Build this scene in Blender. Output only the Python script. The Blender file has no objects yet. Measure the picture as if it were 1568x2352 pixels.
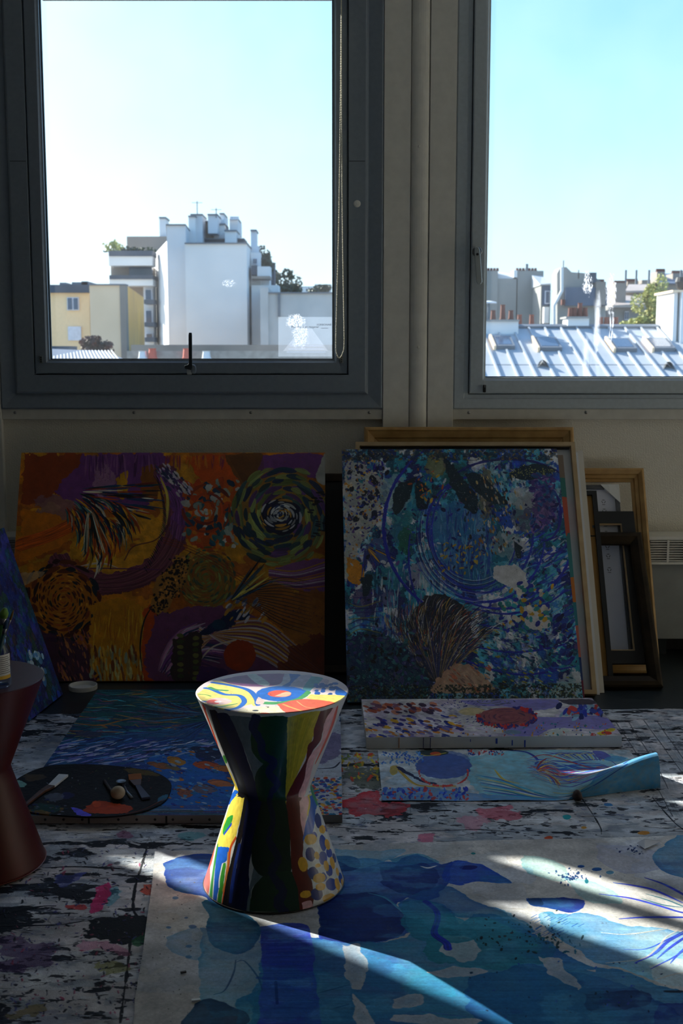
import bpy, bmesh, math, random
import numpy as np
from mathutils import Vector, Matrix
R = math.radians
SC = bpy.context.scene
COL = SC.collection
random.seed(7)

# ------------------------------------------------------------------ camera
F = 2714.0; PITCH = R(7.6); CAMZ = 1.2
cam_d = bpy.data.cameras.new('camera')
cam = bpy.data.objects.new('camera', cam_d); COL.objects.link(cam)
cam.location = (0, 0, CAMZ); cam.rotation_euler = (math.pi / 2 - PITCH, 0, 0)
cam_d.sensor_fit = 'HORIZONTAL'; cam_d.sensor_width = 15.6; cam_d.lens = F * 15.6 / 1568
cam_d.clip_start = .05; cam_d.clip_end = 2000
cam_d.dof.use_dof = True; cam_d.dof.focus_distance = 3.1; cam_d.dof.aperture_fstop = 5.6
SC.camera = cam

# ------------------------------------------------------------------ sky, sun, exposure
SUN_AZ = R(50); SUN_EL = R(27.3)          # sun is beyond the windows, to the left
SUND = Vector((-math.sin(SUN_AZ) * math.cos(SUN_EL), math.cos(SUN_AZ) * math.cos(SUN_EL), math.sin(SUN_EL)))
w = bpy.data.worlds.new('sky'); SC.world = w; w.use_nodes = True
nt = w.node_tree; nt.nodes.clear()
def N(nt, typ, **kw):
    n = nt.nodes.new(typ)
    for k, v in kw.items(): setattr(n, k, v)
    return n
tc = N(nt, 'ShaderNodeTexCoord'); sp = N(nt, 'ShaderNodeSeparateXYZ'); nt.links.new(tc.outputs['Generated'], sp.inputs[0])
rp = N(nt, 'ShaderNodeValToRGB'); nt.links.new(sp.outputs['Z'], rp.inputs[0])
stops = [(0.0, (.75, .85, .96)), (.03, (.72, .95, 1.1)), (.10, (.60, .88, 1.08)), (.18, (.43, .77, 1.05)), (.27, (.28, .62, 1.0)), (.60, (.16, .40, .84)), (1.0, (.10, .26, .62))]
e = rp.color_ramp.elements
while len(e) < len(stops): e.new(.5)
for i, (p, c) in enumerate(stops): e[i].position = p; e[i].color = (*c, 1)
dt = N(nt, 'ShaderNodeVectorMath', operation='DOT_PRODUCT'); nt.links.new(tc.outputs['Generated'], dt.inputs[0]); dt.inputs[1].default_value = SUND
cl = N(nt, 'ShaderNodeMath', operation='MAXIMUM'); nt.links.new(dt.outputs['Value'], cl.inputs[0]); cl.inputs[1].default_value = 0
pw = N(nt, 'ShaderNodeMath', operation='POWER'); nt.links.new(cl.outputs[0], pw.inputs[0]); pw.inputs[1].default_value = 5
gl = N(nt, 'ShaderNodeMix', data_type='RGBA', blend_type='ADD'); nt.links.new(pw.outputs[0], gl.inputs[0])
nt.links.new(rp.outputs[0], gl.inputs[6]); gl.inputs[7].default_value = (1.1, 1.0, .85, 1)
# faint high haze, the same everywhere
nz = N(nt, 'ShaderNodeTexNoise'); nz.inputs['Scale'].default_value = 3.0; nt.links.new(tc.outputs['Generated'], nz.inputs['Vector'])
hz = N(nt, 'ShaderNodeMix', data_type='RGBA', blend_type='MULTIPLY'); hz.inputs[0].default_value = .12
nt.links.new(gl.outputs[2], hz.inputs[6]); nt.links.new(nz.outputs['Fac'], hz.inputs[7])
bg = N(nt, 'ShaderNodeBackground'); nt.links.new(hz.outputs[2], bg.inputs[0]); bg.inputs[1].default_value = 1.08
wo = N(nt, 'ShaderNodeOutputWorld'); nt.links.new(bg.outputs[0], wo.inputs[0])
sd = bpy.data.lights.new('sun', 'SUN'); sd.energy = 9.5; sd.color = (1, .96, .89); sd.angle = R(.55)
so = bpy.data.objects.new('sun', sd); COL.objects.link(so); so.rotation_euler = SUND.to_track_quat('Z', 'Y').to_euler(); so.location = (-6, 6, 8)
vs = SC.view_settings; vs.view_transform = 'Standard'; vs.look = 'None'; vs.exposure = .5; vs.gamma = 1; vs.use_curve_mapping = False
SC.cycles.max_bounces = 8; SC.cycles.diffuse_bounces = 4; SC.cycles.transparent_max_bounces = 12
SC.cycles.sample_clamp_indirect = 6; SC.cycles.caustics_reflective = False; SC.cycles.caustics_refractive = False

# ------------------------------------------------------------------ photograph pixel -> point in the room
CP, SP = math.cos(PITCH), math.sin(PITCH)
def ray(px, py):
    x, y = px - 784.0, 1176.0 - py
    return Vector((x, F * CP + y * SP, -F * SP + y * CP))
def at_y(px, py, Y):
    d = ray(px, py); t = Y / d.y
    return Vector((d.x * t, Y, CAMZ + d.z * t))
def at_z(px, py, z=0.0):
    d = ray(px, py); t = (z - CAMZ) / d.z
    return Vector((d.x * t, d.y * t, z))
def rays(p):
    p = np.asarray(p, float); x = p[:, 0] - 784.0; y = 1176.0 - p[:, 1]
    return np.stack([x, F * CP + y * SP, -F * SP + y * CP], 1)

# ------------------------------------------------------------------ object helpers
def link(o): COL.objects.link(o); return o
def thing(name, label, cat, loc=(0, 0, 0), group=None, kind=None):
    o = link(bpy.data.objects.new(name, None)); o.location = loc; o.empty_display_size = .05
    if label: o['label'] = label
    if cat: o['category'] = cat
    if group: o['group'] = group
    if kind: o['kind'] = kind
    return o
def tag(o, label, cat, group=None):
    o['label'] = label; o['category'] = cat
    if group: o['group'] = group
    return o
def world_loc(o):
    v = Vector(o.location)
    while o.parent: o = o.parent; v += Vector(o.location)
    return v
def mk(name, verts, faces, mat, parent=None, smooth=False, uvs=None, label=None, kind=None, bevel=0, seg=2, origin=True):
    """one mesh object; verts in world space, origin moved to the base of the mesh"""
    verts = [Vector(v) for v in verts]
    o0 = Vector((0, 0, 0))
    if origin:
        o0 = Vector((sum(v.x for v in verts) / len(verts), sum(v.y for v in verts) / len(verts), min(v.z for v in verts)))
    me = bpy.data.meshes.new(name)
    me.from_pydata([v - o0 for v in verts], [], faces)
    if uvs is not None:
        ul = me.uv_layers.new(name='UVMap')
        ul.data.foreach_set('uv', np.array([c for f in uvs for p in f for c in p], dtype=np.float32))
    if smooth: me.polygons.foreach_set('use_smooth', [True] * len(me.polygons))
    me.update()
    if uvs is None and len(faces) < 4000:
        bm = bmesh.new(); bm.from_mesh(me); bmesh.ops.recalc_face_normals(bm, faces=bm.faces); bm.to_mesh(me); bm.free()
    for m in (mat if isinstance(mat, (list, tuple)) else [mat]): me.materials.append(m)
    o = link(bpy.data.objects.new(name, me)); o.location = o0
    if parent:
        o.parent = parent; o.location = o0 - world_loc(parent)
    if label: o['label'] = label
    if kind: o['kind'] = kind
    if bevel:
        b = o.modifiers.new('bevel', 'BEVEL'); b.width = bevel; b.segments = seg; b.limit_method = 'ANGLE'; b.angle_limit = R(40)
    return o
class MB:
    def __init__(s): s.v = []; s.f = []
    def add(s, vs, fs):
        n = len(s.v); s.v += [Vector(v) for v in vs]; s.f += [tuple(i + n for i in f) for f in fs]; return s
    def box(s, x0, x1, y0, y1, z0, z1):
        return s.add([(x0, y0, z0), (x1, y0, z0), (x1, y1, z0), (x0, y1, z0), (x0, y0, z1), (x1, y0, z1), (x1, y1, z1), (x0, y1, z1)], BOXF)
    def hexa(s, p): return s.add(p, BOXF)
    def obox(s, c, ux, uy, uz, a, b, d):      # oriented box, half sizes a b d
        c = Vector(c); return s.add([c + ux * (i * a) + uy * (j * b) + uz * (k * d) for k in (-1, 1) for i, j in ((-1, -1), (1, -1), (1, 1), (-1, 1))], BOXF)
    def tube(s, pts, rad, n=8, cap=True):
        pts = [Vector(p) for p in pts]; base = len(s.v)
        rr = rad if isinstance(rad, (list, tuple)) else [rad] * len(pts)
        prev = None
        for i, p in enumerate(pts):
            t = (pts[min(i + 1, len(pts) - 1)] - pts[max(i - 1, 0)]).normalized()
            if prev is None: prev = t.orthogonal().normalized()
            a = (prev - t * prev.dot(t)).normalized(); prev = a; b = t.cross(a)
            for k in range(n):
                an = 2 * math.pi * k / n; s.v.append(p + (a * math.cos(an) + b * math.sin(an)) * rr[i])
        for i in range(len(pts) - 1):
            for k in range(n):
                s.f.append((base + i * n + k, base + i * n + (k + 1) % n, base + (i + 1) * n + (k + 1) % n, base + (i + 1) * n + k))
        if cap:
            s.f.append(tuple(base + k for k in reversed(range(n)))); s.f.append(tuple(base + (len(pts) - 1) * n + k for k in range(n)))
        return s
    def lathe(s, prof, c, n=32, axis=None):
        c = Vector(c); base = len(s.v)
        q = Matrix.Identity(3) if axis is None else Vector(axis).to_track_quat('Z', 'Y').to_matrix()
        for r, z in prof:
            for k in range(n):
                an = 2 * math.pi * k / n; s.v.append(c + q @ Vector((r * math.cos(an), r * math.sin(an), z)))
        for i in range(len(prof) - 1):
            for k in range(n):
                s.f.append((base + i * n + k, base + i * n + (k + 1) % n, base + (i + 1) * n + (k + 1) % n, base + (i + 1) * n + k))
        if prof[0][0] > 0: s.f.append(tuple(base + k for k in reversed(range(n))))
        if prof[-1][0] > 0: s.f.append(tuple(base + (len(prof) - 1) * n + k for k in range(n)))
        return s
    def prism(s, foot, z0, z1):               # vertical prism on an xy polygon (counter-clockwise)
        n = len(foot); zz = z1 if isinstance(z1, (list, tuple)) else [z1] * n
        vs = [(x, y, z0) for x, y in foot] + [(x, y, zz[i]) for i, (x, y) in enumerate(foot)]
        fs = [tuple(reversed(range(n))), tuple(range(n, 2 * n))] + [(i, (i + 1) % n, n + (i + 1) % n, n + i) for i in range(n)]
        return s.add(vs, fs)
    def build(s, name, mat, parent=None, **kw): return mk(name, s.v, s.f, mat, parent, **kw)
BOXF = [(0, 3, 2, 1), (4, 5, 6, 7), (0, 1, 5, 4), (1, 2, 6, 5), (2, 3, 7, 6), (3, 0, 4, 7)]
def bx(name, x0, x1, y0, y1, z0, z1, mat, parent=None, **kw): return MB().box(x0, x1, y0, y1, z0, z1).build(name, mat, parent, **kw)
def copy_tree(o, parent=None):
    c = o.copy(); COL.objects.link(c); c.parent = parent
    for ch in list(o.children): copy_tree(ch, c)
    return c

# ------------------------------------------------------------------ materials
def lin(c): return tuple(((v / 255) / 12.92 if v / 255 <= .04045 else ((v / 255 + .055) / 1.055) ** 2.4) for v in c)
MATS = {}
def mat(name, col, rough=.6, metal=0, bump=0, scale=40, var=.1, spec=.5, stretch=(1, 1, 1), detail=4, coat=0, col2=None, csc=None):
    """procedural principled material: noise-driven colour variation and relief"""
    if name in MATS: return MATS[name]
    m = bpy.data.materials.new(name); m.use_nodes = True; nt = m.node_tree; nt.nodes.clear()
    o = N(nt, 'ShaderNodeOutputMaterial'); p = N(nt, 'ShaderNodeBsdfPrincipled'); nt.links.new(p.outputs[0], o.inputs[0])
    tcn = N(nt, 'ShaderNodeTexCoord'); mp = N(nt, 'ShaderNodeMapping'); mp.inputs['Scale'].default_value = stretch
    nt.links.new(tcn.outputs['Object'], mp.inputs[0])
    nz = N(nt, 'ShaderNodeTexNoise'); nz.inputs['Scale'].default_value = csc or scale * .3; nz.inputs['Detail'].default_value = detail; nt.links.new(mp.outputs[0], nz.inputs['Vector'])
    r = N(nt, 'ShaderNodeValToRGB'); nt.links.new(nz.outputs['Fac'], r.inputs[0])
    c = lin(col); c2 = lin(col2) if col2 else tuple(max(0, v * (1 - var)) for v in c); c1 = c if col2 else tuple(min(1, v * (1 + var)) for v in c)
    r.color_ramp.elements[0].position = .3; r.color_ramp.elements[1].position = .7
    r.color_ramp.elements[0].color = (*c2, 1); r.color_ramp.elements[1].color = (*c1, 1)
    nt.links.new(r.outputs[0], p.inputs['Base Color'])
    p.inputs['Roughness'].default_value = rough; p.inputs['Metallic'].default_value = metal
    p.inputs['Specular IOR Level'].default_value = spec; p.inputs['Coat Weight'].default_value = coat
    if bump:
        n2 = N(nt, 'ShaderNodeTexNoise'); n2.inputs['Scale'].default_value = scale; n2.inputs['Detail'].default_value = 5; nt.links.new(mp.outputs[0], n2.inputs['Vector'])
        b = N(nt, 'ShaderNodeBump'); b.inputs['Strength'].default_value = min(1, bump); b.inputs['Distance'].default_value = .002; nt.links.new(n2.outputs['Fac'], b.inputs['Height'])
        nt.links.new(b.outputs[0], p.inputs['Normal'])
    MATS[name] = m; return m
def wall_paper_mat():
    m = bpy.data.materials.new('woven_wall_covering'); m.use_nodes = True; nt = m.node_tree; p = nt.nodes['Principled BSDF']
    p.inputs['Base Color'].default_value = (*lin((226, 220, 206)), 1); p.inputs['Roughness'].default_value = .75
    tcn = N(nt, 'ShaderNodeTexCoord'); mp = N(nt, 'ShaderNodeMapping'); mp.inputs['Scale'].default_value = (150, 150, 190); nt.links.new(tcn.outputs['Object'], mp.inputs[0])
    v = N(nt, 'ShaderNodeTexVoronoi'); v.inputs['Scale'].default_value = 1.0; v.inputs['Randomness'].default_value = .35; nt.links.new(mp.outputs[0], v.inputs['Vector'])
    b = N(nt, 'ShaderNodeBump'); b.inputs['Strength'].default_value = .8; b.inputs['Distance'].default_value = .002; nt.links.new(v.outputs['Distance'], b.inputs['Height'])
    nt.links.new(b.outputs[0], p.inputs['Normal']); return m
def wood_mat(name, c1, c2, along=(1, 1, 1), rough=.5, scale=60):
    return mat(name, c1, rough, bump=.25, scale=scale, stretch=along, col2=c2, csc=scale * .5, detail=6)
def glass_mat(name, dirt):
    """window pane: clear sheet that reflects a little, with dust and streaks of dried dirt on it"""
    m = bpy.data.materials.new(name); m.use_nodes = True; nt = m.node_tree; nt.nodes.clear()
    o = N(nt, 'ShaderNodeOutputMaterial'); tr = N(nt, 'ShaderNodeBsdfTransparent'); tr.inputs[0].default_value = (.96, .98, .97, 1)
    g = N(nt, 'ShaderNodeBsdfGlossy'); g.inputs['Roughness'].default_value = .02
    lw = N(nt, 'ShaderNodeLayerWeight'); lw.inputs[0].default_value = .5
    p4 = N(nt, 'ShaderNodeMath', operation='POWER'); nt.links.new(lw.outputs['Facing'], p4.inputs[0]); p4.inputs[1].default_value = 4
    fr = N(nt, 'ShaderNodeMath', operation='MULTIPLY_ADD'); nt.links.new(p4.outputs[0], fr.inputs[0]); fr.inputs[1].default_value = .6; fr.inputs[2].default_value = .03
    m1 = N(nt, 'ShaderNodeMixShader'); nt.links.new(fr.outputs[0], m1.inputs[0]); nt.links.new(tr.outputs[0], m1.inputs[1]); nt.links.new(g.outputs[0], m1.inputs[2])
    df = N(nt, 'ShaderNodeBsdfDiffuse'); df.inputs[0].default_value = (.9, .93, 1, 1); tl = N(nt, 'ShaderNodeBsdfTranslucent'); tl.inputs[0].default_value = (.9, .93, 1, 1)
    dd = N(nt, 'ShaderNodeMixShader'); dd.inputs[0].default_value = .8; nt.links.new(df.outputs[0], dd.inputs[1]); nt.links.new(tl.outputs[0], dd.inputs[2])
    tcn = N(nt, 'ShaderNodeTexCoord')
    def thr(scale, lo, hi, vecsc=(1, 1, 1), typ='ShaderNodeTexNoise'):
        mp = N(nt, 'ShaderNodeMapping'); mp.inputs['Scale'].default_value = vecsc; nt.links.new(tcn.outputs['Object'], mp.inputs[0])
        n = N(nt, typ); n.inputs['Scale'].default_value = scale; nt.links.new(mp.outputs[0], n.inputs['Vector'])
        if typ == 'ShaderNodeTexNoise': n.inputs['Detail'].default_value = 3
        r = N(nt, 'ShaderNodeMapRange'); r.inputs[1].default_value = lo; r.inputs[2].default_value = hi; nt.links.new(n.outputs[0], r.inputs[0]); return r.outputs[0]
    def mul(a, b, op='MULTIPLY'):
        n = N(nt, 'ShaderNodeMath', operation=op)
        for i, x in enumerate((a, b)):
            if isinstance(x, (int, float)): n.inputs[i].default_value = x
            else: nt.links.new(x, n.inputs[i])
        return n.outputs[0]
    specks = mul(thr(300, .74, .80), thr(18, .45, .7)); acc = mul(specks, .7)
    haze = mul(thr(3, .3, .8), .035); acc = mul(acc, haze, 'ADD')
    sx = N(nt, 'ShaderNodeSeparateXYZ'); nt.links.new(tcn.outputs['Object'], sx.inputs[0])
    for (cx, cz, rx, rz, amt, sc, st) in dirt:
        a = mul(mul(sx.outputs[0], cx, 'SUBTRACT'), 1 / rx); b = mul(mul(sx.outputs[2], cz, 'SUBTRACT'), 1 / rz)
        d = mul(mul(a, a), mul(b, b), 'ADD'); d = mul(d, mul(thr(38, .3, .7), 1.1), 'ADD'); d = mul(d, .6, 'SUBTRACT'); q = N(nt, 'ShaderNodeMapRange'); q.inputs[1].default_value = 1; q.inputs[2].default_value = .2; nt.links.new(d, q.inputs[0])
        s = thr(sc, .50, .62, st); acc = mul(acc, mul(mul(q.outputs[0], s), amt), 'ADD')
    cl = N(nt, 'ShaderNodeClamp'); nt.links.new(acc, cl.inputs[0])
    m2 = N(nt, 'ShaderNodeMixShader'); nt.links.new(cl.outputs[0], m2.inputs[0]); nt.links.new(m1.outputs[0], m2.inputs[1]); nt.links.new(dd.outputs[0], m2.inputs[2])
    nt.links.new(m2.outputs[0], o.inputs[0]); return m
def film_mat(name, fac, col=(.85, .9, 1)):
    m = bpy.data.materials.new(name); m.use_nodes = True; nt = m.node_tree; nt.nodes.clear()
    o = N(nt, 'ShaderNodeOutputMaterial'); tr = N(nt, 'ShaderNodeBsdfTransparent'); g = N(nt, 'ShaderNodeBsdfPrincipled')
    g.inputs['Base Color'].default_value = (*col, 1); g.inputs['Roughness'].default_value = .15
    nz = N(nt, 'ShaderNodeTexNoise'); nz.inputs['Scale'].default_value = 14; nz.inputs['Distortion'].default_value = 2.5
    b = N(nt, 'ShaderNodeBump'); b.inputs['Distance'].default_value = .01; b.inputs['Strength'].default_value = .6; nt.links.new(nz.outputs[0], b.inputs['Height']); nt.links.new(b.outputs[0], g.inputs['Normal'])
    mx = N(nt, 'ShaderNodeMixShader'); mx.inputs[0].default_value = fac; nt.links.new(tr.outputs[0], mx.inputs[1]); nt.links.new(g.outputs[0], mx.inputs[2]); nt.links.new(mx.outputs[0], o.inputs[0]); return m
def veil_mat(name, fac, col=(.85, .9, 1)):
    """thin translucent paper or print: lets the daylight behind it through, scattered"""
    m = bpy.data.materials.new(name); m.use_nodes = True; nt = m.node_tree; nt.nodes.clear()
    o = N(nt, 'ShaderNodeOutputMaterial'); tr = N(nt, 'ShaderNodeBsdfTransparent'); g = N(nt, 'ShaderNodeBsdfTranslucent'); g.inputs[0].default_value = (*col, 1)
    nz = N(nt, 'ShaderNodeTexNoise'); nz.inputs['Scale'].default_value = 60
    r = N(nt, 'ShaderNodeMapRange'); r.inputs[3].default_value = fac * .8; r.inputs[4].default_value = fac * 1.2; nt.links.new(nz.outputs[0], r.inputs[0])
    mx = N(nt, 'ShaderNodeMixShader'); nt.links.new(r.outputs[0], mx.inputs[0]); nt.links.new(tr.outputs[0], mx.inputs[1]); nt.links.new(g.outputs[0], mx.inputs[2]); nt.links.new(mx.outputs[0], o.inputs[0]); return m

M_FRAME = mat('grey_aluminium', (130, 141, 153), .42, bump=.06, scale=200, var=.05)
M_FRAME2 = mat('pale_grey_aluminium', (188, 198, 204), .42, bump=.06, scale=200, var=.05)
M_COVER = mat('painted_steel_cover', (226, 223, 214), .5, bump=.1, scale=90, var=.05)
M_SILL = mat('painted_sill_strip', (208, 204, 194), .5, bump=.1, scale=90, var=.06)
M_WALL = wall_paper_mat()
M_PLASTER = mat('painted_plaster', (240, 230, 212), .8, bump=.2, scale=60, var=.06)
M_DARKP = mat('pale_plaster', (216, 214, 208), .8, bump=.2, scale=60, var=.06)
M_LEFT = mat('grey_plaster', (120, 120, 122), .8, bump=.2, scale=60, var=.06)
M_CEIL = mat('ceiling_paint', (240, 240, 236), .85, bump=.2, scale=60, var=.04)
M_LINO = mat('dark_linoleum', (40, 48, 48), .42, bump=.25, scale=120, col2=(22, 27, 28), csc=6)
M_RUB = mat('black_rubber', (14, 15, 17), .6)
M_BLACK = mat('black_lacquer', (9, 10, 15), .45, bump=.05)
M_WHITE = mat('white_plastic', (222, 222, 218), .4, var=.03)
M_METAL = mat('brushed_metal', (150, 150, 150), .3, metal=1, var=.1)
M_DMETAL = mat('dark_metal', (52, 58, 62), .4, metal=.4, var=.1)
# ------------------------------------------------------------------ numpy painter: makes the paint layer of canvases stroke by stroke
def fbm(H, W, cx, cy, octv=4, seed=0):
    rg = np.random.default_rng(seed); out = np.zeros((H, W), np.float32); amp = 1.; tot = 0
    for o in range(octv):
        gh, gw = int(H / cy) + 3, int(W / cx) + 3
        g = rg.random((gh, gw)).astype(np.float32) * 2 - 1
        y = np.arange(H, dtype=np.float32) / cy; x = np.arange(W, dtype=np.float32) / cx
        yi = y.astype(int); xi = x.astype(int); fy = y - yi; fx = x - xi
        fy = (fy * fy * (3 - 2 * fy))[:, None]; fx = (fx * fx * (3 - 2 * fx))[None]
        r = g[yi] * (1 - fy) + g[yi + 1] * fy
        out += amp * (r[:, xi] * (1 - fx) + r[:, xi + 1] * fx)
        tot += amp; amp *= .55; cx = max(1.01, cx / 2); cy = max(1.01, cy / 2)
    return out / tot * 1.6
STREAK = fbm(256, 256, 24, 2.2, 3, 99)
def smooth_pts(p, n=6):
    p = np.asarray(p, float)
    if len(p) < 3: return p
    q = np.vstack([2 * p[0] - p[1], p, 2 * p[-1] - p[-2]]); out = []
    for i in range(1, len(q) - 2):
        for t in np.linspace(0, 1, n, endpoint=False):
            out.append(.5 * ((2 * q[i]) + (-q[i - 1] + q[i + 1]) * t + (2 * q[i - 1] - 5 * q[i] + 4 * q[i + 1] - q[i + 2]) * t * t + (-q[i - 1] + 3 * q[i] - 3 * q[i + 1] + q[i + 2]) * t ** 3))
    out.append(q[-2]); return np.array(out)
class Art:
    def __init__(s, name, W, H, mp, base, seed=1):
        s.name = name; s.W = W; s.H = H; s.mp = mp; s.rg = np.random.default_rng(seed)
        s.a = np.empty((H, W, 3), np.float32); s.a[:] = np.array(base, np.float32) / 255
        s.h = np.full((H, W), .3, np.float32); s.fr = (0, 0, 1.)
        s.n1 = fbm(H, W, 26, 26, 4, seed + 1); s.n2 = fbm(H, W, 26, 26, 4, seed + 2)
    def frame(s, x0, y0, k): s.fr = (x0, y0, k)
    def T(s, p):
        p = np.asarray(p, float).reshape(-1, 2); x0, y0, k = s.fr
        return s.mp(np.stack([x0 + p[:, 0] * k, y0 + p[:, 1] * k], 1))
    def ks(s, pt):
        q = s.T([pt, (pt[0] + 4, pt[1])]); return float(np.hypot(*(q[1] - q[0]))) / 4
    def apply(s, y0, y1, x0, x1, m, col, hh=.5, var=None):
        c = np.array(col, np.float32) / 255; c = c[None, None, :]
        if var is not None: c = np.clip(c * (1 + var[..., None]), 0, 1)
        m = m.astype(np.float32)[..., None]
        v = s.a[y0:y1, x0:x1]; v += (c - v) * m
        h = s.h[y0:y1, x0:x1]; h += (hh + (0 if var is None else var * .5) - h) * m[..., 0]
    def polyt(s, q, col, a=1., rough=4., hh=.45, var=.12, soft=1.2, wash=0):
        pad = int(rough + soft + 3)
        x0 = max(0, int(q[:, 0].min()) - pad); x1 = min(s.W, int(q[:, 0].max()) + pad + 1); y0 = max(0, int(q[:, 1].min()) - pad); y1 = min(s.H, int(q[:, 1].max()) + pad + 1)
        if x1 <= x0 or y1 <= y0: return
        n1 = s.n1[y0:y1, x0:x1]; n2 = s.n2[y0:y1, x0:x1]
        X = np.arange(x0, x1, dtype=np.float32)[None] + n1 * rough; Y = np.arange(y0, y1, dtype=np.float32)[:, None] + n2 * rough
        ins = np.zeros(X.shape, bool); n = len(q)
        for i in range(n):
            ax, ay = q[i]; bx_, by = q[(i + 1) % n]
            if ay == by: continue
            c = ((ay > Y) != (by > Y)); ins ^= c & (X < (bx_ - ax) * (Y - ay) / (by - ay) + ax)
        m = ins.astype(np.float32)
        for _ in range(max(1, int(round(soft)))):
            mm = np.pad(m, 1, mode='edge'); m = (mm[:-2, 1:-1] + mm[2:, 1:-1] + mm[1:-1, :-2] + mm[1:-1, 2:] + 4 * mm[1:-1, 1:-1]) / 8
        if wash:
            b = m.copy(); k = 7
            for _ in range(6):
                mm = np.pad(b, k, mode='edge'); b = (mm[:-2 * k, k:-k] + mm[2 * k:, k:-k] + mm[k:-k, :-2 * k] + mm[k:-k, 2 * k:] + b) / 5
            rim = m * (1 - b) * 2; m = m * np.clip(a * (1 - wash * .45 + wash * (n1 * .5) + rim * .6 * wash), 0, 1)
        else: m = m * a
        s.apply(y0, y1, x0, x1, m, col, hh, (n1 + n2) * .5 * var)
    def poly(s, p, col, a=1., rough=4., smooth=True, **kw):
        p = np.asarray(p, float)
        if smooth and len(p) > 3: p = smooth_pts(np.vstack([p, p[:1]]), 5)
        s.polyt(s.T(p), col, a, rough, **kw)
    def ell(s, cx, cy, rx, ry, col, ang=0, a=1., rough=2., n=18, **kw):
        t = np.linspace(0, 2 * np.pi, n, endpoint=False); c, d = math.cos(ang), math.sin(ang)
        x = rx * np.cos(t); y = ry * np.sin(t); s.polyt(s.T(np.stack([cx + x * c - y * d, cy + x * d + y * c], 1)), col, a, rough, **kw)
    def line(s, p, w, col, a=1., br=.25, taper=0., hh=.6, dry=0., smooth=True, jag=0.):
        """a brush stroke: w full width in the current frame's units"""
        p = np.asarray(p, float); k = s.ks(p[len(p) // 2])
        q = s.T(smooth_pts(p) if smooth else p); hw = max(.6, w * k / 2)
        pad = hw + 3; x0 = max(0, int(q[:, 0].min() - pad)); x1 = min(s.W, int(q[:, 0].max() + pad) + 1); y0 = max(0, int(q[:, 1].min() - pad)); y1 = min(s.H, int(q[:, 1].max() + pad) + 1)
        if x1 <= x0 or y1 <= y0: return
        D = np.full((y1 - y0, x1 - x0), 1e6, np.float32); Tt = np.zeros_like(D); S = np.zeros_like(D)
        L = 0.; seg = np.hypot(*(q[1:] - q[:-1]).T); tot = max(seg.sum(), 1e-3)
        for i in range(len(q) - 1):
            ax, ay = q[i]; bx_, by = q[i + 1]; l = seg[i]
            if l < 1e-4: continue
            u0 = max(x0, int(min(ax, bx_) - pad)); u1 = min(x1, int(max(ax, bx_) + pad) + 1); v0 = max(y0, int(min(ay, by) - pad)); v1 = min(y1, int(max(ay, by) + pad) + 1)
            if u1 <= u0 or v1 <= v0: L += l; continue
            X = np.arange(u0, u1, dtype=np.float32)[None] - ax; Y = np.arange(v0, v1, dtype=np.float32)[:, None] - ay
            dx, dy = (bx_ - ax) / l, (by - ay) / l; t = np.clip(X * dx + Y * dy, 0, l); d = np.hypot(X - t * dx, Y - t * dy); sg = X * dy - Y * dx
            sl = (slice(v0 - y0, v1 - y0), slice(u0 - x0, u1 - x0)); c = d < D[sl]
            D[sl] = np.where(c, d, D[sl]); Tt[sl] = np.where(c, L + t, Tt[sl]); S[sl] = np.where(c, sg, S[sl]); L += l
        ww = hw
        if taper:
            f = Tt / tot; ww = hw * (1 - taper * np.abs(2 * f - 1) ** 2)
        if jag: ww = ww * (1 + jag * s.n1[y0:y1, x0:x1])
        m = np.clip((ww - D) + .5, 0, 1)
        st = STREAK[(S * (40. / max(hw, 6)) * .35 + 128 + s.rg.integers(0, 90)).astype(int) % 256, (Tt * .25).astype(int) % 256] if hw > 1.2 else 0 * D
        st = STREAK[(S * max(1., 14 / hw) * .8 + 100 + int(s.rg.integers(0, 90))).astype(int) % 256, (Tt * .35).astype(int) % 256] if hw > 1.2 else st
        if dry: m = m * np.clip(1.6 - dry * 2 + st * 1.5, 0, 1)
        s.apply(y0, y1, x0, x1, m * a, col, hh, st * br)
    def dabs(s, n, region, sizes, cols, ang=None, a=.95, rough=1.2, asp=.4, hh=.65, jit=.12):
        """n small ellipses; region(rg)->(x,y); sizes (lo,hi) long radius; ang(x,y)->direction"""
        for _ in range(n):
            x, y = region(s.rg); L = s.rg.uniform(*sizes); c = np.array(cols[s.rg.integers(len(cols))], float) * (1 + s.rg.uniform(-jit, jit)); c = np.clip(c, 0, 255)
            g = ang(x, y) if ang else s.rg.uniform(0, 3.14)
            s.ell(x, y, L, L * asp * s.rg.uniform(.7, 1.3), c, g + s.rg.uniform(-.15, .15), a, rough, n=8, hh=hh)
    def rings(s, cx, cy, r0, r1, n, cols, dash=.3, w=8, asp=1., wob=.05, gap=.6, a=.95, swirl=.12):
        for i in range(n):
            r = r0 + (r1 - r0) * i / max(1, n - 1); t = s.rg.uniform(0, 6)
            end = t + 2 * math.pi
            while t < end:
                d = dash * s.rg.uniform(.5, 1.5) * min(3, (r0 + r1) * .5 / max(r, 1)); c = np.clip(np.array(cols[s.rg.integers(len(cols))], float) * s.rg.uniform(.8, 1.2), 0, 255)
                ts = np.linspace(t, t + d, 5); rr = r * (1 + s.rg.uniform(-wob, wob) + swirl * (ts - t)); 
                s.line(np.stack([cx + rr * np.cos(ts), cy + rr * asp * np.sin(ts)], 1), w * s.rg.uniform(.6, 1.3), c, a, taper=.5, smooth=False)
                t += d * (1 + gap * s.rg.uniform(.3, 1.6))
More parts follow.
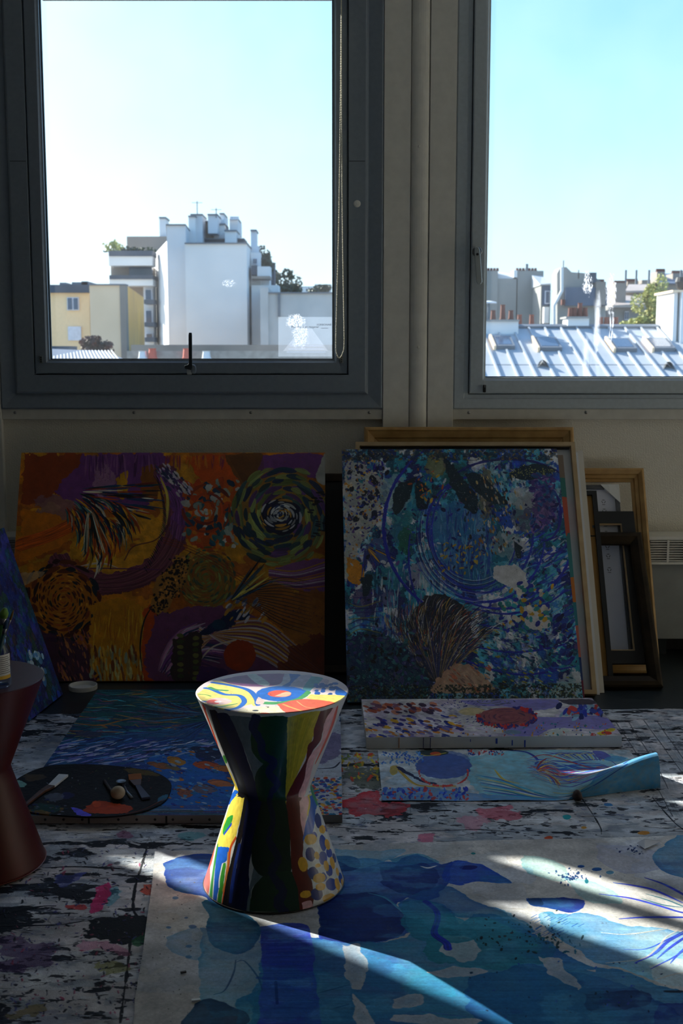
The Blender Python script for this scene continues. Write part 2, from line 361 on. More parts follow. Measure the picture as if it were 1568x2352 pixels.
    def fan(s, ox, oy, a0, a1, r0, r1, n, cols, w=5, bend=0., taper=.7, jr=.25, a=.95, asp=1., dash=0):
        for i in range(n):
            g = a0 + (a1 - a0) * s.rg.random(); ra = r0 * s.rg.uniform(1 - jr, 1 + jr); rb = r0 + (r1 - r0) * s.rg.uniform(.25, 1)
            ra, rb = min(ra, rb), max(ra, rb)
            if dash: ra = r0 + (r1 - r0) * s.rg.random(); rb = ra + (r1 - r0) * dash * s.rg.uniform(.5, 1.3)
            tt = np.linspace(0, 1, 5); rr = ra + (rb - ra) * tt; gg = g + bend * tt * tt
            c = np.clip(np.array(cols[s.rg.integers(len(cols))], float) * s.rg.uniform(.75, 1.25), 0, 255)
            s.line(np.stack([ox + rr * np.cos(gg), oy + asp * rr * np.sin(gg)], 1), w * s.rg.uniform(.5, 1.3), c, a, taper=taper, smooth=False)
    def patches(s, cols, cell=30, seed=5, cy=None, mask=None, a=1., octv=5, k=2.2):
        """organic colour patches: several noise fields compete"""
        n = len(cols); best = np.full((s.H, s.W), -9, np.float32); idx = np.zeros((s.H, s.W), int)
        for i in range(n):
            f = fbm(s.H, s.W, cell, cy or cell, octv, seed + i * 13) + (cols[i][3] if len(cols[i]) > 3 else 0)
            c = f > best; best = np.where(c, f, best); idx = np.where(c, i, idx)
        pal = np.array([c[:3] for c in cols], np.float32) / 255; out = pal[idx] * (1 + (best[..., None] - .5) * .25) * (1 + s.n1[..., None] * .12)
        m = (np.ones((s.H, s.W), np.float32) if mask is None else mask) * a
        s.a += (out - s.a) * m[..., None]; s.h += (.3 + .4 * s.n1 - s.h) * m
    def speckle(s, cell, thr, col, a=1., seed=3, cy=None, mask=None, octv=4):
        f = fbm(s.H, s.W, cell, cy or cell, octv, seed); m = np.clip((f - thr) * 12, 0, 1) * a
        if mask is not None: m = m * mask
        s.a += (np.array(col, np.float32) / 255 - s.a) * m[..., None]; s.h += (.7 - s.h) * m
    def image(s, grain=.05):
        g = s.rg.standard_normal((s.H, s.W)).astype(np.float32); a = np.clip(s.a * (1 + g[..., None] * grain * .5), 0, 1)
        buf = np.empty((s.H, s.W, 4), np.float32); buf[..., :3] = a; buf[..., 3] = np.clip(s.h + g * .04, .02, 1)
        im = bpy.data.images.new(s.name, s.W, s.H, alpha=True); im.alpha_mode = 'CHANNEL_PACKED'
        im.pixels.foreach_set(buf[::-1].ravel()); im.update(); return im
def art_mat(art, rough=.5, relief=.4, dist=.0025, spec=.45, weave=0, coat=0):
    im = art.image(); m = bpy.data.materials.new(art.name); m.use_nodes = True; nt = m.node_tree; p = nt.nodes['Principled BSDF']
    t = N(nt, 'ShaderNodeTexImage'); t.image = im; t.interpolation = 'Linear'; t.extension = 'EXTEND'
    nt.links.new(t.outputs['Color'], p.inputs['Base Color']); p.inputs['Roughness'].default_value = rough; p.inputs['Specular IOR Level'].default_value = spec; p.inputs['Coat Weight'].default_value = coat
    h = t.outputs['Alpha']
    nz = N(nt, 'ShaderNodeTexNoise'); nz.inputs['Scale'].default_value = 350 if weave else 120; tcn = N(nt, 'ShaderNodeTexCoord'); nt.links.new(tcn.outputs['Object'], nz.inputs['Vector'])
    ad = N(nt, 'ShaderNodeMath', operation='MULTIPLY_ADD'); nt.links.new(nz.outputs[0], ad.inputs[0]); ad.inputs[1].default_value = .15; nt.links.new(h, ad.inputs[2])
    b = N(nt, 'ShaderNodeBump'); b.inputs['Strength'].default_value = relief; b.inputs['Distance'].default_value = dist; nt.links.new(ad.outputs[0], b.inputs['Height'])
    nt.links.new(b.outputs[0], p.inputs['Normal']); return m
def plane_map(O, U, V, W, H):
    """photo px -> texture px on the plane O + u*U + v*V (v up); texture y runs down"""
    O, U, V = (np.array(a, float) for a in (O, U, V)); Nn = np.cross(U, V); C = np.array([0, 0, CAMZ]); UU, VV, UV = U @ U, V @ V, U @ V; den = UU * VV - UV * UV
    def f(p):
        d = rays(p); t = ((O - C) @ Nn) / (d @ Nn); q = C + d * t[:, None] - O; a = q @ U; b = q @ V
        u = (a * VV - b * UV) / den; v = (b * UU - a * UV) / den; return np.stack([u * W, (1 - v) * H], 1)
    return f
# ================================================================== THE ROOM
WY = 4.75                                   # inner face of the window wall
def struct(o, label=None):
    o['kind'] = 'structure'
    if label: o['label'] = label
    return o
def X(px, py=600, Y=WY): return at_y(px, py, Y).x
def Z(py, Y=WY): return at_y(784, py, Y).z
RX0, RX1, RY0, RZ1 = -4.3, 4.3, -2.6, 2.95
UNITW = X(879) - X(-5)
W2X = X(1043)
PITCHX = W2X - X(-5)
WZ0, WZ1 = Z(939), 2.76
units = [X(-5) - PITCHX, X(-5), W2X, W2X + PITCHX]      # left edges of the four window units
# window wall with its four openings
m = MB(); T0, T1 = WY, WY + .06
m.box(RX0, RX1, T0, T1, 0, WZ0); m.box(RX0, RX1, T0, T1, WZ1, RZ1)
edges = [RX0] + [v for u in units for v in (u, u + UNITW)] + [RX1]
for i in range(0, len(edges), 2): m.box(edges[i], edges[i + 1], T0, T1, WZ0, WZ1)
struct(m.build('wall_front', M_WALL), 'wall below and between the windows, woven pale grey covering')
struct(bx('floor', RX0, RX1, RY0, WY, -.12, 0, M_LINO), 'dark green grey linoleum floor with paint specks')
struct(bx('shade_strip_front', RX0, RX1, WY - .012, WY, 0, .09, M_RUB), 'black strip standing for the shade under the windows')  # black strip stands in for the shade below the heater
struct(bx('ceiling', RX0, RX1, RY0, WY + .1, RZ1, RZ1 + .1, M_CEIL), 'white painted ceiling')
struct(bx('wall_left', RX0 - .1, RX0, RY0, WY + .1, 0, RZ1, M_LEFT), 'plaster wall on the left')
struct(bx('wall_right', RX1, RX1 + .1, RY0, WY + .1, 0, RZ1, M_PLASTER), 'plaster wall on the right')
struct(bx('wall_back', RX0, RX1, RY0 - .1, RY0, 0, RZ1, M_DARKP), 'plaster wall behind the camera')

class Quad:                                  # a rectangle in space: p(a, b, h) = along, up, out towards the room
    def __init__(s, BL, u, v, W, L):
        s.BL = Vector(BL); s.u = Vector(u).normalized(); s.v = Vector(v).normalized(); s.n = s.u.cross(s.v).normalized(); s.W = W; s.L = L
    def p(s, a, b, h=0): return s.BL + s.u * a + s.v * b + s.n * h
    def mp(s, W, H): return plane_map(s.BL, s.u * s.W, s.v * s.L, W, H)
def mitred(Q, prof, mat, parent, name='rail', sides=(0, 1, 2, 3), labels=None, bevel=0):
    n = len(prof); out = []
    def cor(i, d): return [(d, d), (Q.W - d, d), (Q.W - d, Q.L - d), (d, Q.L - d)][i % 4]
    for i in sides:
        vs = [Q.p(*cor(i, d), h) for d, h in prof] + [Q.p(*cor(i + 1, d), h) for d, h in prof]
        fs = [(k, (k + 1) % n, n + (k + 1) % n, n + k) for k in range(n)] + [tuple(range(n)), tuple(range(n, 2 * n))]
        out.append(mk(name, vs, fs, mat, parent, bevel=bevel))
    return out
def qbox(m, Q, a0, a1, b0, b1, h0, h1):
    return m.hexa([Q.p(a0, b0, h0), Q.p(a1, b0, h0), Q.p(a1, b1, h0), Q.p(a0, b1, h0), Q.p(a0, b0, h1), Q.p(a1, b0, h1), Q.p(a1, b1, h1), Q.p(a0, b1, h1)])

def window(n, x0, cas, sash, mc, ms, gm, big):
    """one window unit: mitred casing, mitred sash, gasket, pane"""
    root = struct(thing('window_%d' % n, None, None, (x0 + UNITW / 2, WY, WZ0)), ['', 'tall window behind the beaded blind chain', 'tall window with a lever handle on its left sash', 'window left of the picture', 'window right of the picture'][n])
    Q = Quad((x0, WY, WZ0), (1, 0, 0), (0, 0, 1), UNITW, WZ1 - WZ0)
    if big: prof = [(0, -.035), (0, .026), (.006, .032), (.058, .022), (.064, .034), (.07, .037), (cas, .037), (cas, -.035)]
    else: prof = [(0, -.035), (0, .022), (.005, .028), (cas - .018, .028), (cas - .014, .024), (cas, .024), (cas, -.035)]
    mitred(Q, prof, mc, root, 'casing')
    s0, s1 = cas + .004, cas + sash; hs = .024 if big else .04
    mitred(Q, [(cas - .004, -.03), (cas - .004, -.01), (s0, -.008), (s0, hs), (s0 + .004, hs + .003), (s1 - .012, hs + .003), (s1 - .006, hs - .004), (s1, hs - .006), (s1, -.03)], ms, root, 'sash')
    mitred(Q, [(s1 - .002, -.012), (s1 - .002, .0), (s1 + .004, .0), (s1 + .004, -.012)], M_RUB, root, 'gasket')
    mm = MB(); qbox(mm, Q, s1 - .004, UNITW - s1 + .004, s1 - .004, Q.L - s1 + .004, -.012, -.008)
    mm.build('glass_pane', gm, root)
    return root, Q
CAS1 = X(879) - X(800); SA1 = X(800) - X(765)
CAS2 = X(1077) - X(1043); SA2 = X(1116) - X(1077)
M_VOID = mat('dark_joint', (10, 12, 14), .8)
def gpos(x0, cas, sash, px, py):             # pane-local coordinates of a photo pixel
    return at_y(px, py, WY).x - (x0 + UNITW / 2), at_y(px, py, WY).z - (WZ0 + cas + sash - .004)
def dirt(x0, cas, sash, lst):
    o = []
    for px, py, rx, ry, amt, sc, st in lst:
        a, b = gpos(x0, cas, sash, px, py); o.append((a, b, rx * .00174, ry * .00174, amt, sc, st))
    return o
G1 = glass_mat('window_glass_left', dirt(units[1], CAS1, SA1, [(680, 738, 24, 18, .8, 330, (1, 1, .6)), (690, 770, 20, 32, .4, 380, (1, 1, .5)), (525, 650, 16, 10, .35, 330, (1, 1, .7))]))
G2 = glass_mat('window_glass_right', dirt(units[2], CAS2, SA2, [(1350, 650, 12, 30, .8, 300, (1, 1, .25)), (1404, 675, 13, 42, .85, 300, (1, 1, .25)), (1370, 735, 14, 80, .30, 20, (1, 1, .12)), (1350, 840, 28, 60, .22, 16, (1, 1, .12)), (1404, 745, 7, 40, .5, 120, (1, 1, .1))]))
G3 = glass_mat('window_glass_plain', [])
win1, QW1 = window(1, units[1], CAS1, SA1, M_FRAME, M_FRAME, G1, True)
win2, QW2 = window(2, units[2], CAS2, SA2, M_FRAME2, M_FRAME2, G2, False)
win3, QW3 = window(3, units[0], .073, .05, M_FRAME, M_FRAME, G3, False)
win4, QW4 = window(4, units[3], CAS2, SA2, M_FRAME2, M_FRAME2, G3, False)
# bright aluminium spacer inside the left pane edge
zj = at_y(784, 370, WY - .037).z
for xa, xb in ((QW1.BL.x + .072, QW1.BL.x + CAS1 - .002), (QW1.BL.x + UNITW - CAS1 + .002, QW1.BL.x + UNITW - .072)):
    bx('joint_line', xa, xb, WY - .0378, WY - .036, zj - .001, zj + .001, M_VOID, win1)
# steel covers on the columns between the units, with a half-round pipe cover in the middle
def column(n, x0, x1):
    r = struct(thing('trim_%d' % n, None, None, ((x0 + x1) / 2, WY, 0)), 'tall pale steel column cover between two windows')
    wd = x1 - x0; a = x0 + wd * .37; b = x0 + wd * .635
    bx('cover_panel', x0 + .001, a, WY - .03, WY, 0, WZ1 + .1, M_COVER, r, bevel=.002)
    bx('cover_panel', b, x1 - .001, WY - .03, WY, 0, WZ1 + .1, M_COVER, r, bevel=.002)
    m = MB(); c = (a + b) / 2; rr = (b - a) / 2; pts = []
    for k in range(13):
        t = math.pi * k / 12; pts.append((c - rr * .98 * math.cos(t), WY - .012 - .028 * math.sin(t) ** .7))
    foot = pts + [(b, WY), (a, WY)]
    m.prism(foot, 0, WZ1 + .1); m.build('pipe_cover', M_COVER, r)
    return r
c1 = column(1, X(879), W2X); c0 = column(2, units[0] + UNITW, X(-5)); column(3, units[2] + UNITW, units[3])
for (px, py) in ((962, 336), (960, 797)):
    p = at_y(px, py, WY - .04); m = MB().lathe([(.0, .004), (.003, .003), (.005, 0)], p, 10, (0, -1, 0)); m.build('screw', M_COVER, c1)
# sill strips with their screws
for i, u in enumerate(units):
    r = struct(thing('trim_%d' % (4 + i), None, None, (u + UNITW / 2, WY, Z(962))), 'painted strip with screws under a window')
    bx('sill_strip', u, u + UNITW, WY - .022, WY, Z(963), WZ0, M_SILL, r, bevel=.002)
    for px in ((38, 310, 577, 848) if i == 1 else (1075, 1343, 1612)):
        x = X(px, 945) if i == 1 else X(px, 945) - units[2] + u
        MB().lathe([(.006, 0), (.006, .002), (.003, .004), (0, .004)], (x, WY - .022, Z(947)), 10, (0, -1, 0)).build('screw', M_METAL, r)
# ---- handles, hinge bits, vent knob, paper print on the glass
h = thing('handle', None, None, at_y(440, 848, WY - .03)); h.parent = win1; h.location = at_y(440, 848, WY - .03) - win1.location
h.name = 'window_handle'
def P1(px, py, off): return at_y(px, py, WY - off)
m = MB(); outline = [(433, 775), (443, 775), (444, 780), (444, 846), (441, 850), (433, 849), (416, 847), (416, 841), (428, 839), (431, 836), (431, 780)]
f = [P1(a, b, .075) for a, b in outline]; g = [P1(a, b, .055) for a, b in outline]; n = len(f)
m.add(f + g, [tuple(range(n)), tuple(reversed(range(n, 2 * n)))] + [(i, (i + 1) % n, n + (i + 1) % n, n + i) for i in range(n)])
m.build('lever', M_DMETAL, h, bevel=.0015)
MB().lathe([(.016, -.005), (.016, .03), (.014, .032), (0, .032)], P1(449, 848, .027), 20, (0, -1, 0)).build('rosette', M_FRAME, h, smooth=False, bevel=.002)
MB().lathe([(.016, -.002), (.018, .003), (0, .004)], P1(432, 852, .027), 20, (0, -1, 0)).build('rosette', M_WHITE, h)
h2 = thing('window_handle', None, None); h2.parent = win2; h2.location = P1(1097, 580, .04) - win2.location
MB().lathe([(.019, -.003), (.019, .008), (.017, .010), (0, .010)], P1(1095, 578, .043), 24, (0, -1, 0)).build('rosette', M_METAL, h2)
m = MB(); outline = [(1089, 568), (1094, 566), (1099, 568), (1102, 575), (1107, 648), (1103, 653), (1098, 653), (1094, 648), (1089, 580)]
f = [P1(a, b, .085) for a, b in outline]; g = [P1(a, b, .068) for a, b in outline]; n = len(f)
m.add(f + g, [tuple(range(n)), tuple(reversed(range(n, 2 * n)))] + [(i, (i + 1) % n, n + (i + 1) % n, n + i) for i in range(n)])
m.build('lever', mat('satin_nickel', (196, 204, 206), .3, metal=.6), h2, bevel=.002)
MB().lathe([(.009, 0), (.009, .03)], P1(1095, 578, .045), 16, (0, -1, 0)).build('spindle', M_METAL, h2)
MB().lathe([(.005, 0), (.005, .002), (0, .002)], P1(1096, 584, .0851), 14, (0, -1, 0)).build('lock', M_RUB, h2)
MB().lathe([(.0, .008), (.010, .006), (.0145, .0)], P1(820, 468, .036), 20, (0, -1, 0)).build('cap', M_WHITE, win1)
win1.children[-1].scale = (.62, 1, 1.15)
for (px, py) in ((95, 826), (784, 826)):
    p = P1(px, py, .03); m = MB().box(p.x - .006, p.x + .006, p.y - .006, p.y + .004, p.z - .014, p.z + .014); m.build('hinge_bracket', M_METAL, win1, bevel=.001)
    for k in (-1, 0, 1): MB().lathe([(.0025, 0), (.0025, .002), (0, .002)], (p.x, p.y - .006, p.z + k * .008), 8, (0, -1, 0)).build('screw', M_RUB, win1)
p = P1(1112, 893, .043); bx('cord_clip', p.x - .005, p.x + .005, p.y - .012, p.y + .0, p.z - .014, p.z + .016, M_RUB, win2, bevel=.002)
m = MB(); m.tube([P1(1119, -60, .06), P1(1116, 300, .058), P1(1112, 640, .056), P1(1113, 890, .055)], .0006, 5); m.build('cord', M_WHITE, win2)
# print taped to the inside of the left pane
PR = thing('paper_print', 'translucent printed sheet stuck in the lower right corner of the left window pane', 'poster', P1(700, 820, .0))
yv = WY + .0065
M_VEIL = veil_mat('translucent_print', .07, (.74, .84, 1)); M_VEIL2 = veil_mat('translucent_print_pale', .045, (.86, .88, 1)); M_INK = mat('faded_ink', (96, 100, 112), .8)
def vq(name, pts, mt, off=0, th=.0003, label=None):
    f = [at_y(a, b, yv - off) for a, b in pts]; g = [v + Vector((0, th, 0)) for v in f]; n = len(f)
    return mk(name, f + g, [tuple(range(n)), tuple(reversed(range(n, 2 * n)))] + [(i, (i + 1) % n, n + (i + 1) % n, n + i) for i in range(n)], mt, PR, label=label)
vq('sheet', [(639, 819), (762, 819), (762, 728), (639, 728)], M_VEIL)
vq('printed_triangle', [(650, 806), (753, 806), (716, 755), (692, 755)], M_VEIL2, .0006, label='paler printed triangle')
def text(body, px, py, hpx, parent, mt, Y, name='lettering', rot=None, loc=None, size=None, sx=1):
    c = bpy.data.curves.new(name, 'FONT'); c.body = body; c.size = size or hpx * .00174 * 1.4; c.extrude = .0001; c.align_x = 'CENTER'; c.align_y = 'CENTER'; c.resolution_u = 2
    to = bpy.data.objects.new(name, c); COL.objects.link(to); bpy.context.view_layer.update()
    me = bpy.data.meshes.new_from_object(to.evaluated_get(bpy.context.evaluated_depsgraph_get())); bpy.data.objects.remove(to)
    me.materials.clear(); me.materials.append(mt)
    o = link(bpy.data.objects.new(name, me)); l = loc or at_y(px, py, Y); o.rotation_euler = rot or (math.pi / 2, 0, 0); o.scale = (sx, 1, 1)
    o.parent = parent; o.location = Vector(l) - world_loc(parent); return o
text('Peindre à en respirer', 701, 751, 5.2, PR, M_INK, yv - .001)
text('SORBONNE', 744, 746, 4.6, PR, M_INK, yv - .001)
vq('printed_rule', [(737, 754), (753, 754), (753, 753.2), (737, 753.2)], M_INK, .001)
for i, (a, b) in enumerate(((665, 741), (662, 744), (658, 748))):
    vq('printed_rule', [(a, 795 + i * 7), (b, 795 + i * 7), (b, 794 + i * 7), (a, 794 + i * 7)], veil_mat('faint_line%d' % i, .12, (.5, .6, .9)), .001)
# roller blind of the left window, rolled up above the frame of view, with its bead chain
RB = thing('roller_blind', 'roller blind pulled up at the head of the left window with white bead chain', 'blind', (X(430), WY - .05, 2.62))
zb = P1(430, 3, .045).z
bx('bottom_bar', P1(98, 3, .045).x, P1(763, 3, .045).x, WY - .062, WY - .046, zb, zb + .022, M_WHITE, RB, bevel=.004)
bx('fabric', P1(100, 3, .045).x, P1(761, 3, .045).x, WY - .056, WY - .054, zb + .02, 2.72, M_WHITE, RB)
MB().tube([(P1(98, 3, .045).x, WY - .075, 2.72), (P1(775, 3, .045).x, WY - .075, 2.72)], .028, 20).build('roller', M_WHITE, RB)
ch = MB(); pa = [P1(784, -120, .09), P1(782, 200, .09), P1(778, 500, .088), P1(773, 700, .085), P1(771, 790, .085), P1(773, 812, .086), P1(779, 822, .088), P1(786, 812, .09), P1(790, 790, .09), P1(789, 700, .09), P1(786, 500, .092), P1(784, 200, .095), P1(784, -120, .096)]
sp_ = [Vector(v) for v in smooth_pts([tuple(v) for v in pa], 40)]
bead = []; acc = 0; last = sp_[0]
for v in sp_[1:]:
    d = (v - last).length
    while acc + d >= .0062:
        t = (.0062 - acc) / d; last = last + (v - last) * t; bead.append(last.copy()); d = (v - last).length; acc = 0
    acc += d; last = v
for b in bead:
    r_ = .0026; vv = [b + Vector(q) * r_ for q in ((0, 0, 1), (1, 0, 0), (0, 1, 0), (-1, 0, 0), (0, -1, 0), (0, 0, -1), )]
    ch.add(vv, [(0, 1, 2), (0, 2, 3), (0, 3, 4), (0, 4, 1), (5, 2, 1), (5, 3, 2), (5, 4, 3), (5, 1, 4)])
ch.tube(sp_[::6], .0006, 4)
mk('bead_chain', ch.v, ch.f, mat('ivory_beads', (226, 218, 190), .35), RB, smooth=True, kind='stuff')
# convector heaters low on the wall
def convector(xa, xb, gx0, label):
    zt, zs1, zs0, zg, zb_ = Z(1233, 4.6), Z(1241, 4.6), Z(1291, 4.6), Z(1297, 4.6), .07
    r = thing('convector_heater', label, 'heater', ((xa + xb) / 2, 4.68, 0), 'convector heaters under the windows')
    mc = M_COVER
    bx('body', xa, xb, 4.63, WY - .004, zg, zs0 - .0, mc, r); bx('front_panel', xa + .01, xb - .01, 4.625, WY - .004, zb_, zg, mat('grey_panel', (150, 152, 148), .5, bump=.05), r, bevel=.002)
    bx('recess', xa + .004, xb - .004, 4.615, WY - .01, zs0, zs1, M_VOID, r)
    bx('top_cover', xa, xb, 4.6, WY - .004, zs1, zt, mc, r, bevel=.003); bx('lower_strip', xa, xb, 4.6, 4.64, zg, zs0, mc, r, bevel=.002)
    for x in (xa + .1, xb - .1): bx('foot', x - .02, x + .02, 4.66, 4.7, 0, zb_, M_DMETAL, r)
    sw = .066; gp = .0085; x = gx0; k = 0
    while x > xa + sw: x -= sw + gp
    first = None
    while x < xb:
        a = max(x + sw, xa); b = min(x + sw + gp, xb)
        if b > a: bx('grille_bar', a, b, 4.6, 4.62, zs0, zs1, mc, r)
        lo, hi = max(x, xa), min(x + sw, xb)
        if hi - lo > .05:
            for j in range(9):
                zz = zs0 + (zs1 - zs0) * (j + .5) / 9
                if first is None:
                    first = mk('slat', [(lo, 4.602, zz - .002), (hi, 4.602, zz - .002), (hi, 4.618, zz + .002), (lo, 4.618, zz + .002), (lo, 4.602, zz + .0012), (hi, 4.602, zz + .0012), (hi, 4.618, zz + .0052), (lo, 4.618, zz + .0052)], BOXF, mc, r); fl = lo; fz_ = zz
                elif k < 90:
                    c = first.copy(); COL.objects.link(c); c.parent = r; c.location = first.location + Vector((lo - fl, 0, zz - fz_))
                k += 1
        x += sw + gp
    return r
convector(at_y(1478, 1260, 4.6).x, at_y(1478, 1260, 4.6).x + .66, at_y(1493, 1260, 4.6).x, 'pale convector heater with slotted grille low on the wall at the right')
convector(-1.46, -1.02, -1.4, 'convector heater half hidden behind the orange painting')

# ---- unseen boards, a post and a sheet added at the next window to the left, outside the picture: they break up the sunlight on the floor
def wq(name, xa, xb, za, zb, Y, mt, label, cat, group=None, dz=0., th=.02):
    k = WY - Y; X_ = lambda x: x + k * 1.1918; Z_ = lambda z: z - k * .8027
    f = [(X_(xa), Y, za), (X_(xb), Y, za), (X_(xb), Y, Z_(zb + dz)), (X_(xa), Y, Z_(zb))]
    o = mk(name, f + [(x, y + th, z) for x, y, z in f], BOXF, mt); tag(o, label, cat, group); return o
M_BLOCKER = mat('sun_blocker_face', (190, 180, 160), .85, bump=.2, scale=200)
wq('sun_blocker', -2.20, -1.86, 0, 1.675, 4.57, M_BLOCKER, 'square unseen board added to block sun, left of the picture', 'canvas', 'unseen sun blockers added at the far left window')
wq('sun_blocker', -3.12, -2.30, 0, 1.65, 4.60, M_BLOCKER, 'wide unseen board added to block sun under the window left of the picture', 'canvas', 'unseen sun blockers added at the far left window')
wq('sun_blocker', -2.84, -2.44, 0, 2.17, 4.55, M_BLOCKER, 'tallest narrow unseen board added to block sun at the window left of the picture', 'canvas', 'unseen sun blockers added at the far left window', .12)
wq('sun_blocker', -2.44, -2.17, 0, 1.86, 4.52, M_BLOCKER, 'medium narrow unseen board added to block sun at the window left of the picture', 'canvas', 'unseen sun blockers added at the far left window')
tag(bx('sun_blocker_post', -2.19 + .2 * 1.19, -2.13 + .2 * 1.19, 4.55, 4.57, 0, 2.7, M_BLOCKER), 'tall unseen post added to block sun at the window left of the picture', 'blocker_post')
m = MB(); n = 40; cv = [(-2.05 + .17 + i * .36 / n, 4.65 + .025 * math.sin(i * .95)) for i in range(n + 1)]
m.prism(cv + [(x, y + .004) for x, y in reversed(cv)], .03, 2.78); tag(m.build('sun_blocker_sheet', M_COVER), 'pale unseen sheet added to block sun at the right side of the window left of the picture', 'sun_blocker_sheet')

# ================================================================== OUTSIDE
GZ = -16.
def fx(px, Y): return at_y(px, 760, Y).x
def fz(py, Y): return at_y(784, py, Y).z
M_STREET = mat('asphalt', (120, 120, 118), .9); struct(bx('ground', -160, 200, 8, 420, GZ - .5, GZ, M_STREET), 'street level far below')
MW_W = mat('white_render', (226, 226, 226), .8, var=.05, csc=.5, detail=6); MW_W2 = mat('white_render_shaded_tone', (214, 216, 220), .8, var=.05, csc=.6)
MW_C = mat('cream_render', (236, 206, 172), .8, var=.05, csc=.7); MW_Y = mat('bounce_lit_render', (255, 196, 104), .8, csc=.5, col2=(222, 168, 108)); MW_YH = mat('pale_yellow_render', (244, 212, 166), .8, var=.04)
MW_G = mat('grey_render', (150, 148, 144), .85, var=.08, csc=.4); MW_B = mat('brown_grey_render', (150, 138, 128), .85, var=.1, csc=.6); MW_T = mat('stained_render', (212, 212, 210), .85, csc=.35, col2=(168, 168, 166), detail=8)
M_ZINC = mat('zinc_sheet', (176, 180, 184), .6, metal=.0, var=.1, csc=.8, spec=.3); M_SLATE = mat('slate_roof', (86, 98, 118), .6, var=.12, csc=1.2); M_POT = mat('terracotta_pot', (112, 66, 54), .8, var=.15)
M_FGL = mat('far_window_glass', (70, 88, 112), .12); M_SHUT = mat('white_shutter', (214, 216, 226), .7); M_DRK = mat('dark_parapet', (76, 84, 96), .8, var=.15, csc=1); M_LEAD = mat('lead_flashing', (110, 116, 124), .6)
def blk(name, px0, px1, py, Y, dep, mt, parent, zb=None, pyb=None, Yf=None, **kw):
    x0, x1 = fx(px0, Y), fx(px1, Y); z1 = fz(py, Y); z0 = GZ if zb is None and pyb is None else (zb if zb is not None else fz(pyb, Y))
    return bx(name, x0, x1, Y, Y + dep, z0, z1, mt, parent, **kw)
def bld(name, label, cat, px, Y, group=None, z=GZ): return thing(name, label, cat, (fx(px, Y), Y, z), group)
def pots(parent, pxs, py0, py1, Y, r=.13, mt=None):
    for q in pxs:
        x = fx(q, Y); z0, z1 = fz(py0, Y), fz(py1, Y)
        MB().lathe([(r * 1.15, 0), (r * 1.15, (z1 - z0) * .12), (r, (z1 - z0) * .15), (r * .8, (z1 - z0) * .9), (r * .95, z1 - z0), (r * .6, z1 - z0), (0, (z1 - z0) * .8)], (x, Y + .3, z0), 8).build('chimney_pot', mt or M_POT, parent)
def fwin(px0, px1, py0, py1, Y, parent, shut=False, mull=1):
    w = bx('window', fx(px0, Y), fx(px1, Y), Y - .08, Y + .05, fz(py1, Y), fz(py0, Y), M_SHUT, parent)
    if not shut:
        d = (px1 - px0) / (mull + 1)
        for k in range(mull + 1):
            bx('pane', fx(px0 + d * (k + .16), Y), fx(px0 + d * (k + .84), Y), Y - .12, Y - .07, fz(py1 - 2, Y), fz(py0 + 2, Y), M_FGL, w)
def leaves(parent, c, rx, ry, rz, n, sz, cols, seed=1, name='foliage'):
    """crown of small separate leaves, denser towards its clumps"""
    rg = random.Random(seed); m = MB(); cl = [(rg.gauss(0, .45), rg.gauss(0, .45), rg.uniform(-.8, .8), rg.uniform(.25, .5)) for _ in range(26)]
    c = Vector(c)
    for i in range(n):
        q = cl[rg.randrange(26)]; v = Vector((rg.gauss(0, 1), rg.gauss(0, 1), rg.gauss(0, 1))).normalized() * q[3] * rg.uniform(.6, 1)
        k = 1 - .5 * max(0, q[2]) ; p = c + Vector(((q[0] * k + v.x) * rx, (q[1] * k + v.y) * ry, (q[2] + v.z) * rz))
        a = Vector((rg.gauss(0, 1), rg.gauss(0, 1), rg.gauss(0, 1))).normalized() * sz; b = a.orthogonal().normalized() * sz * .6
        m.add([p - a, p + b, p + a, p - b], [(0, 1, 2, 3)])
    return mk(name, m.v, m.f, cols, parent, kind='stuff')
M_LEAF = mat('leaf_yellow_green', (206, 196, 104), .6, var=.3, csc=2, col2=(140, 150, 84)); M_LEAFD = mat('leaf_dark', (52, 72, 44), .6, csc=2, col2=(30, 46, 30)); M_BARK = mat('bark', (80, 70, 60), .9); M_REDL = mat('red_brown_leaf', (120, 70, 60), .7, csc=3, col2=(60, 60, 50))

# --- left window view
b = bld('low_house', 'pale yellow house with dark roof edge and two windows, far left outside', 'house', 165, 42)
blk('wall', 60, 207, 672, 42, 10, MW_YH, b); blk('roof', 55, 207, 654, 41.8, 10.4, M_DRK, b, pyb=672)
fwin(157, 184, 683, 713, 42, b); fwin(157, 187, 750, 782, 42, b, shut=True)
for q0, q1, y0 in ((168, 206, 648), (190, 204, 646), (140, 155, 649)): blk('roof_hatch', q0, q1, y0, 44, 2, M_LEAD, b, pyb=656)
b = bld('cream_block', 'blank cream block whose right side carries warm bounced light in its colour, beside the low house', 'building', 250, 40)
Yb = 40; x0, x1, x2 = fx(208, Yb), fx(290, Yb), fx(331, Yb + 9)
MB().prism([(x0, Yb), (x1, Yb), (x2, Yb + 9), (x0, Yb + 9)], GZ, fz(654, Yb)).build('wall', MW_C, b)
mk('side_wall', [(x1 + .01, Yb, GZ), (x2 + .01, Yb + 9, GZ), (x2 + .01, Yb + 9, fz(654, Yb)), (x1 + .01, Yb, fz(654, Yb)), (x1 - .3, Yb + .02, GZ), (x2 - .3, Yb + 8.9, GZ), (x2 - .3, Yb + 8.9, fz(654, Yb)), (x1 - .3, Yb + .02, fz(654, Yb))], BOXF, MW_Y, b)  # yellow puts the bounced light into the side wall's colour
blk('corner_strip', 277, 290.5, 652, Yb - .05, .4, MW_B, b)
blk('coping', 206, 291, 652, Yb - .08, .5, M_LEAD, b, pyb=655)
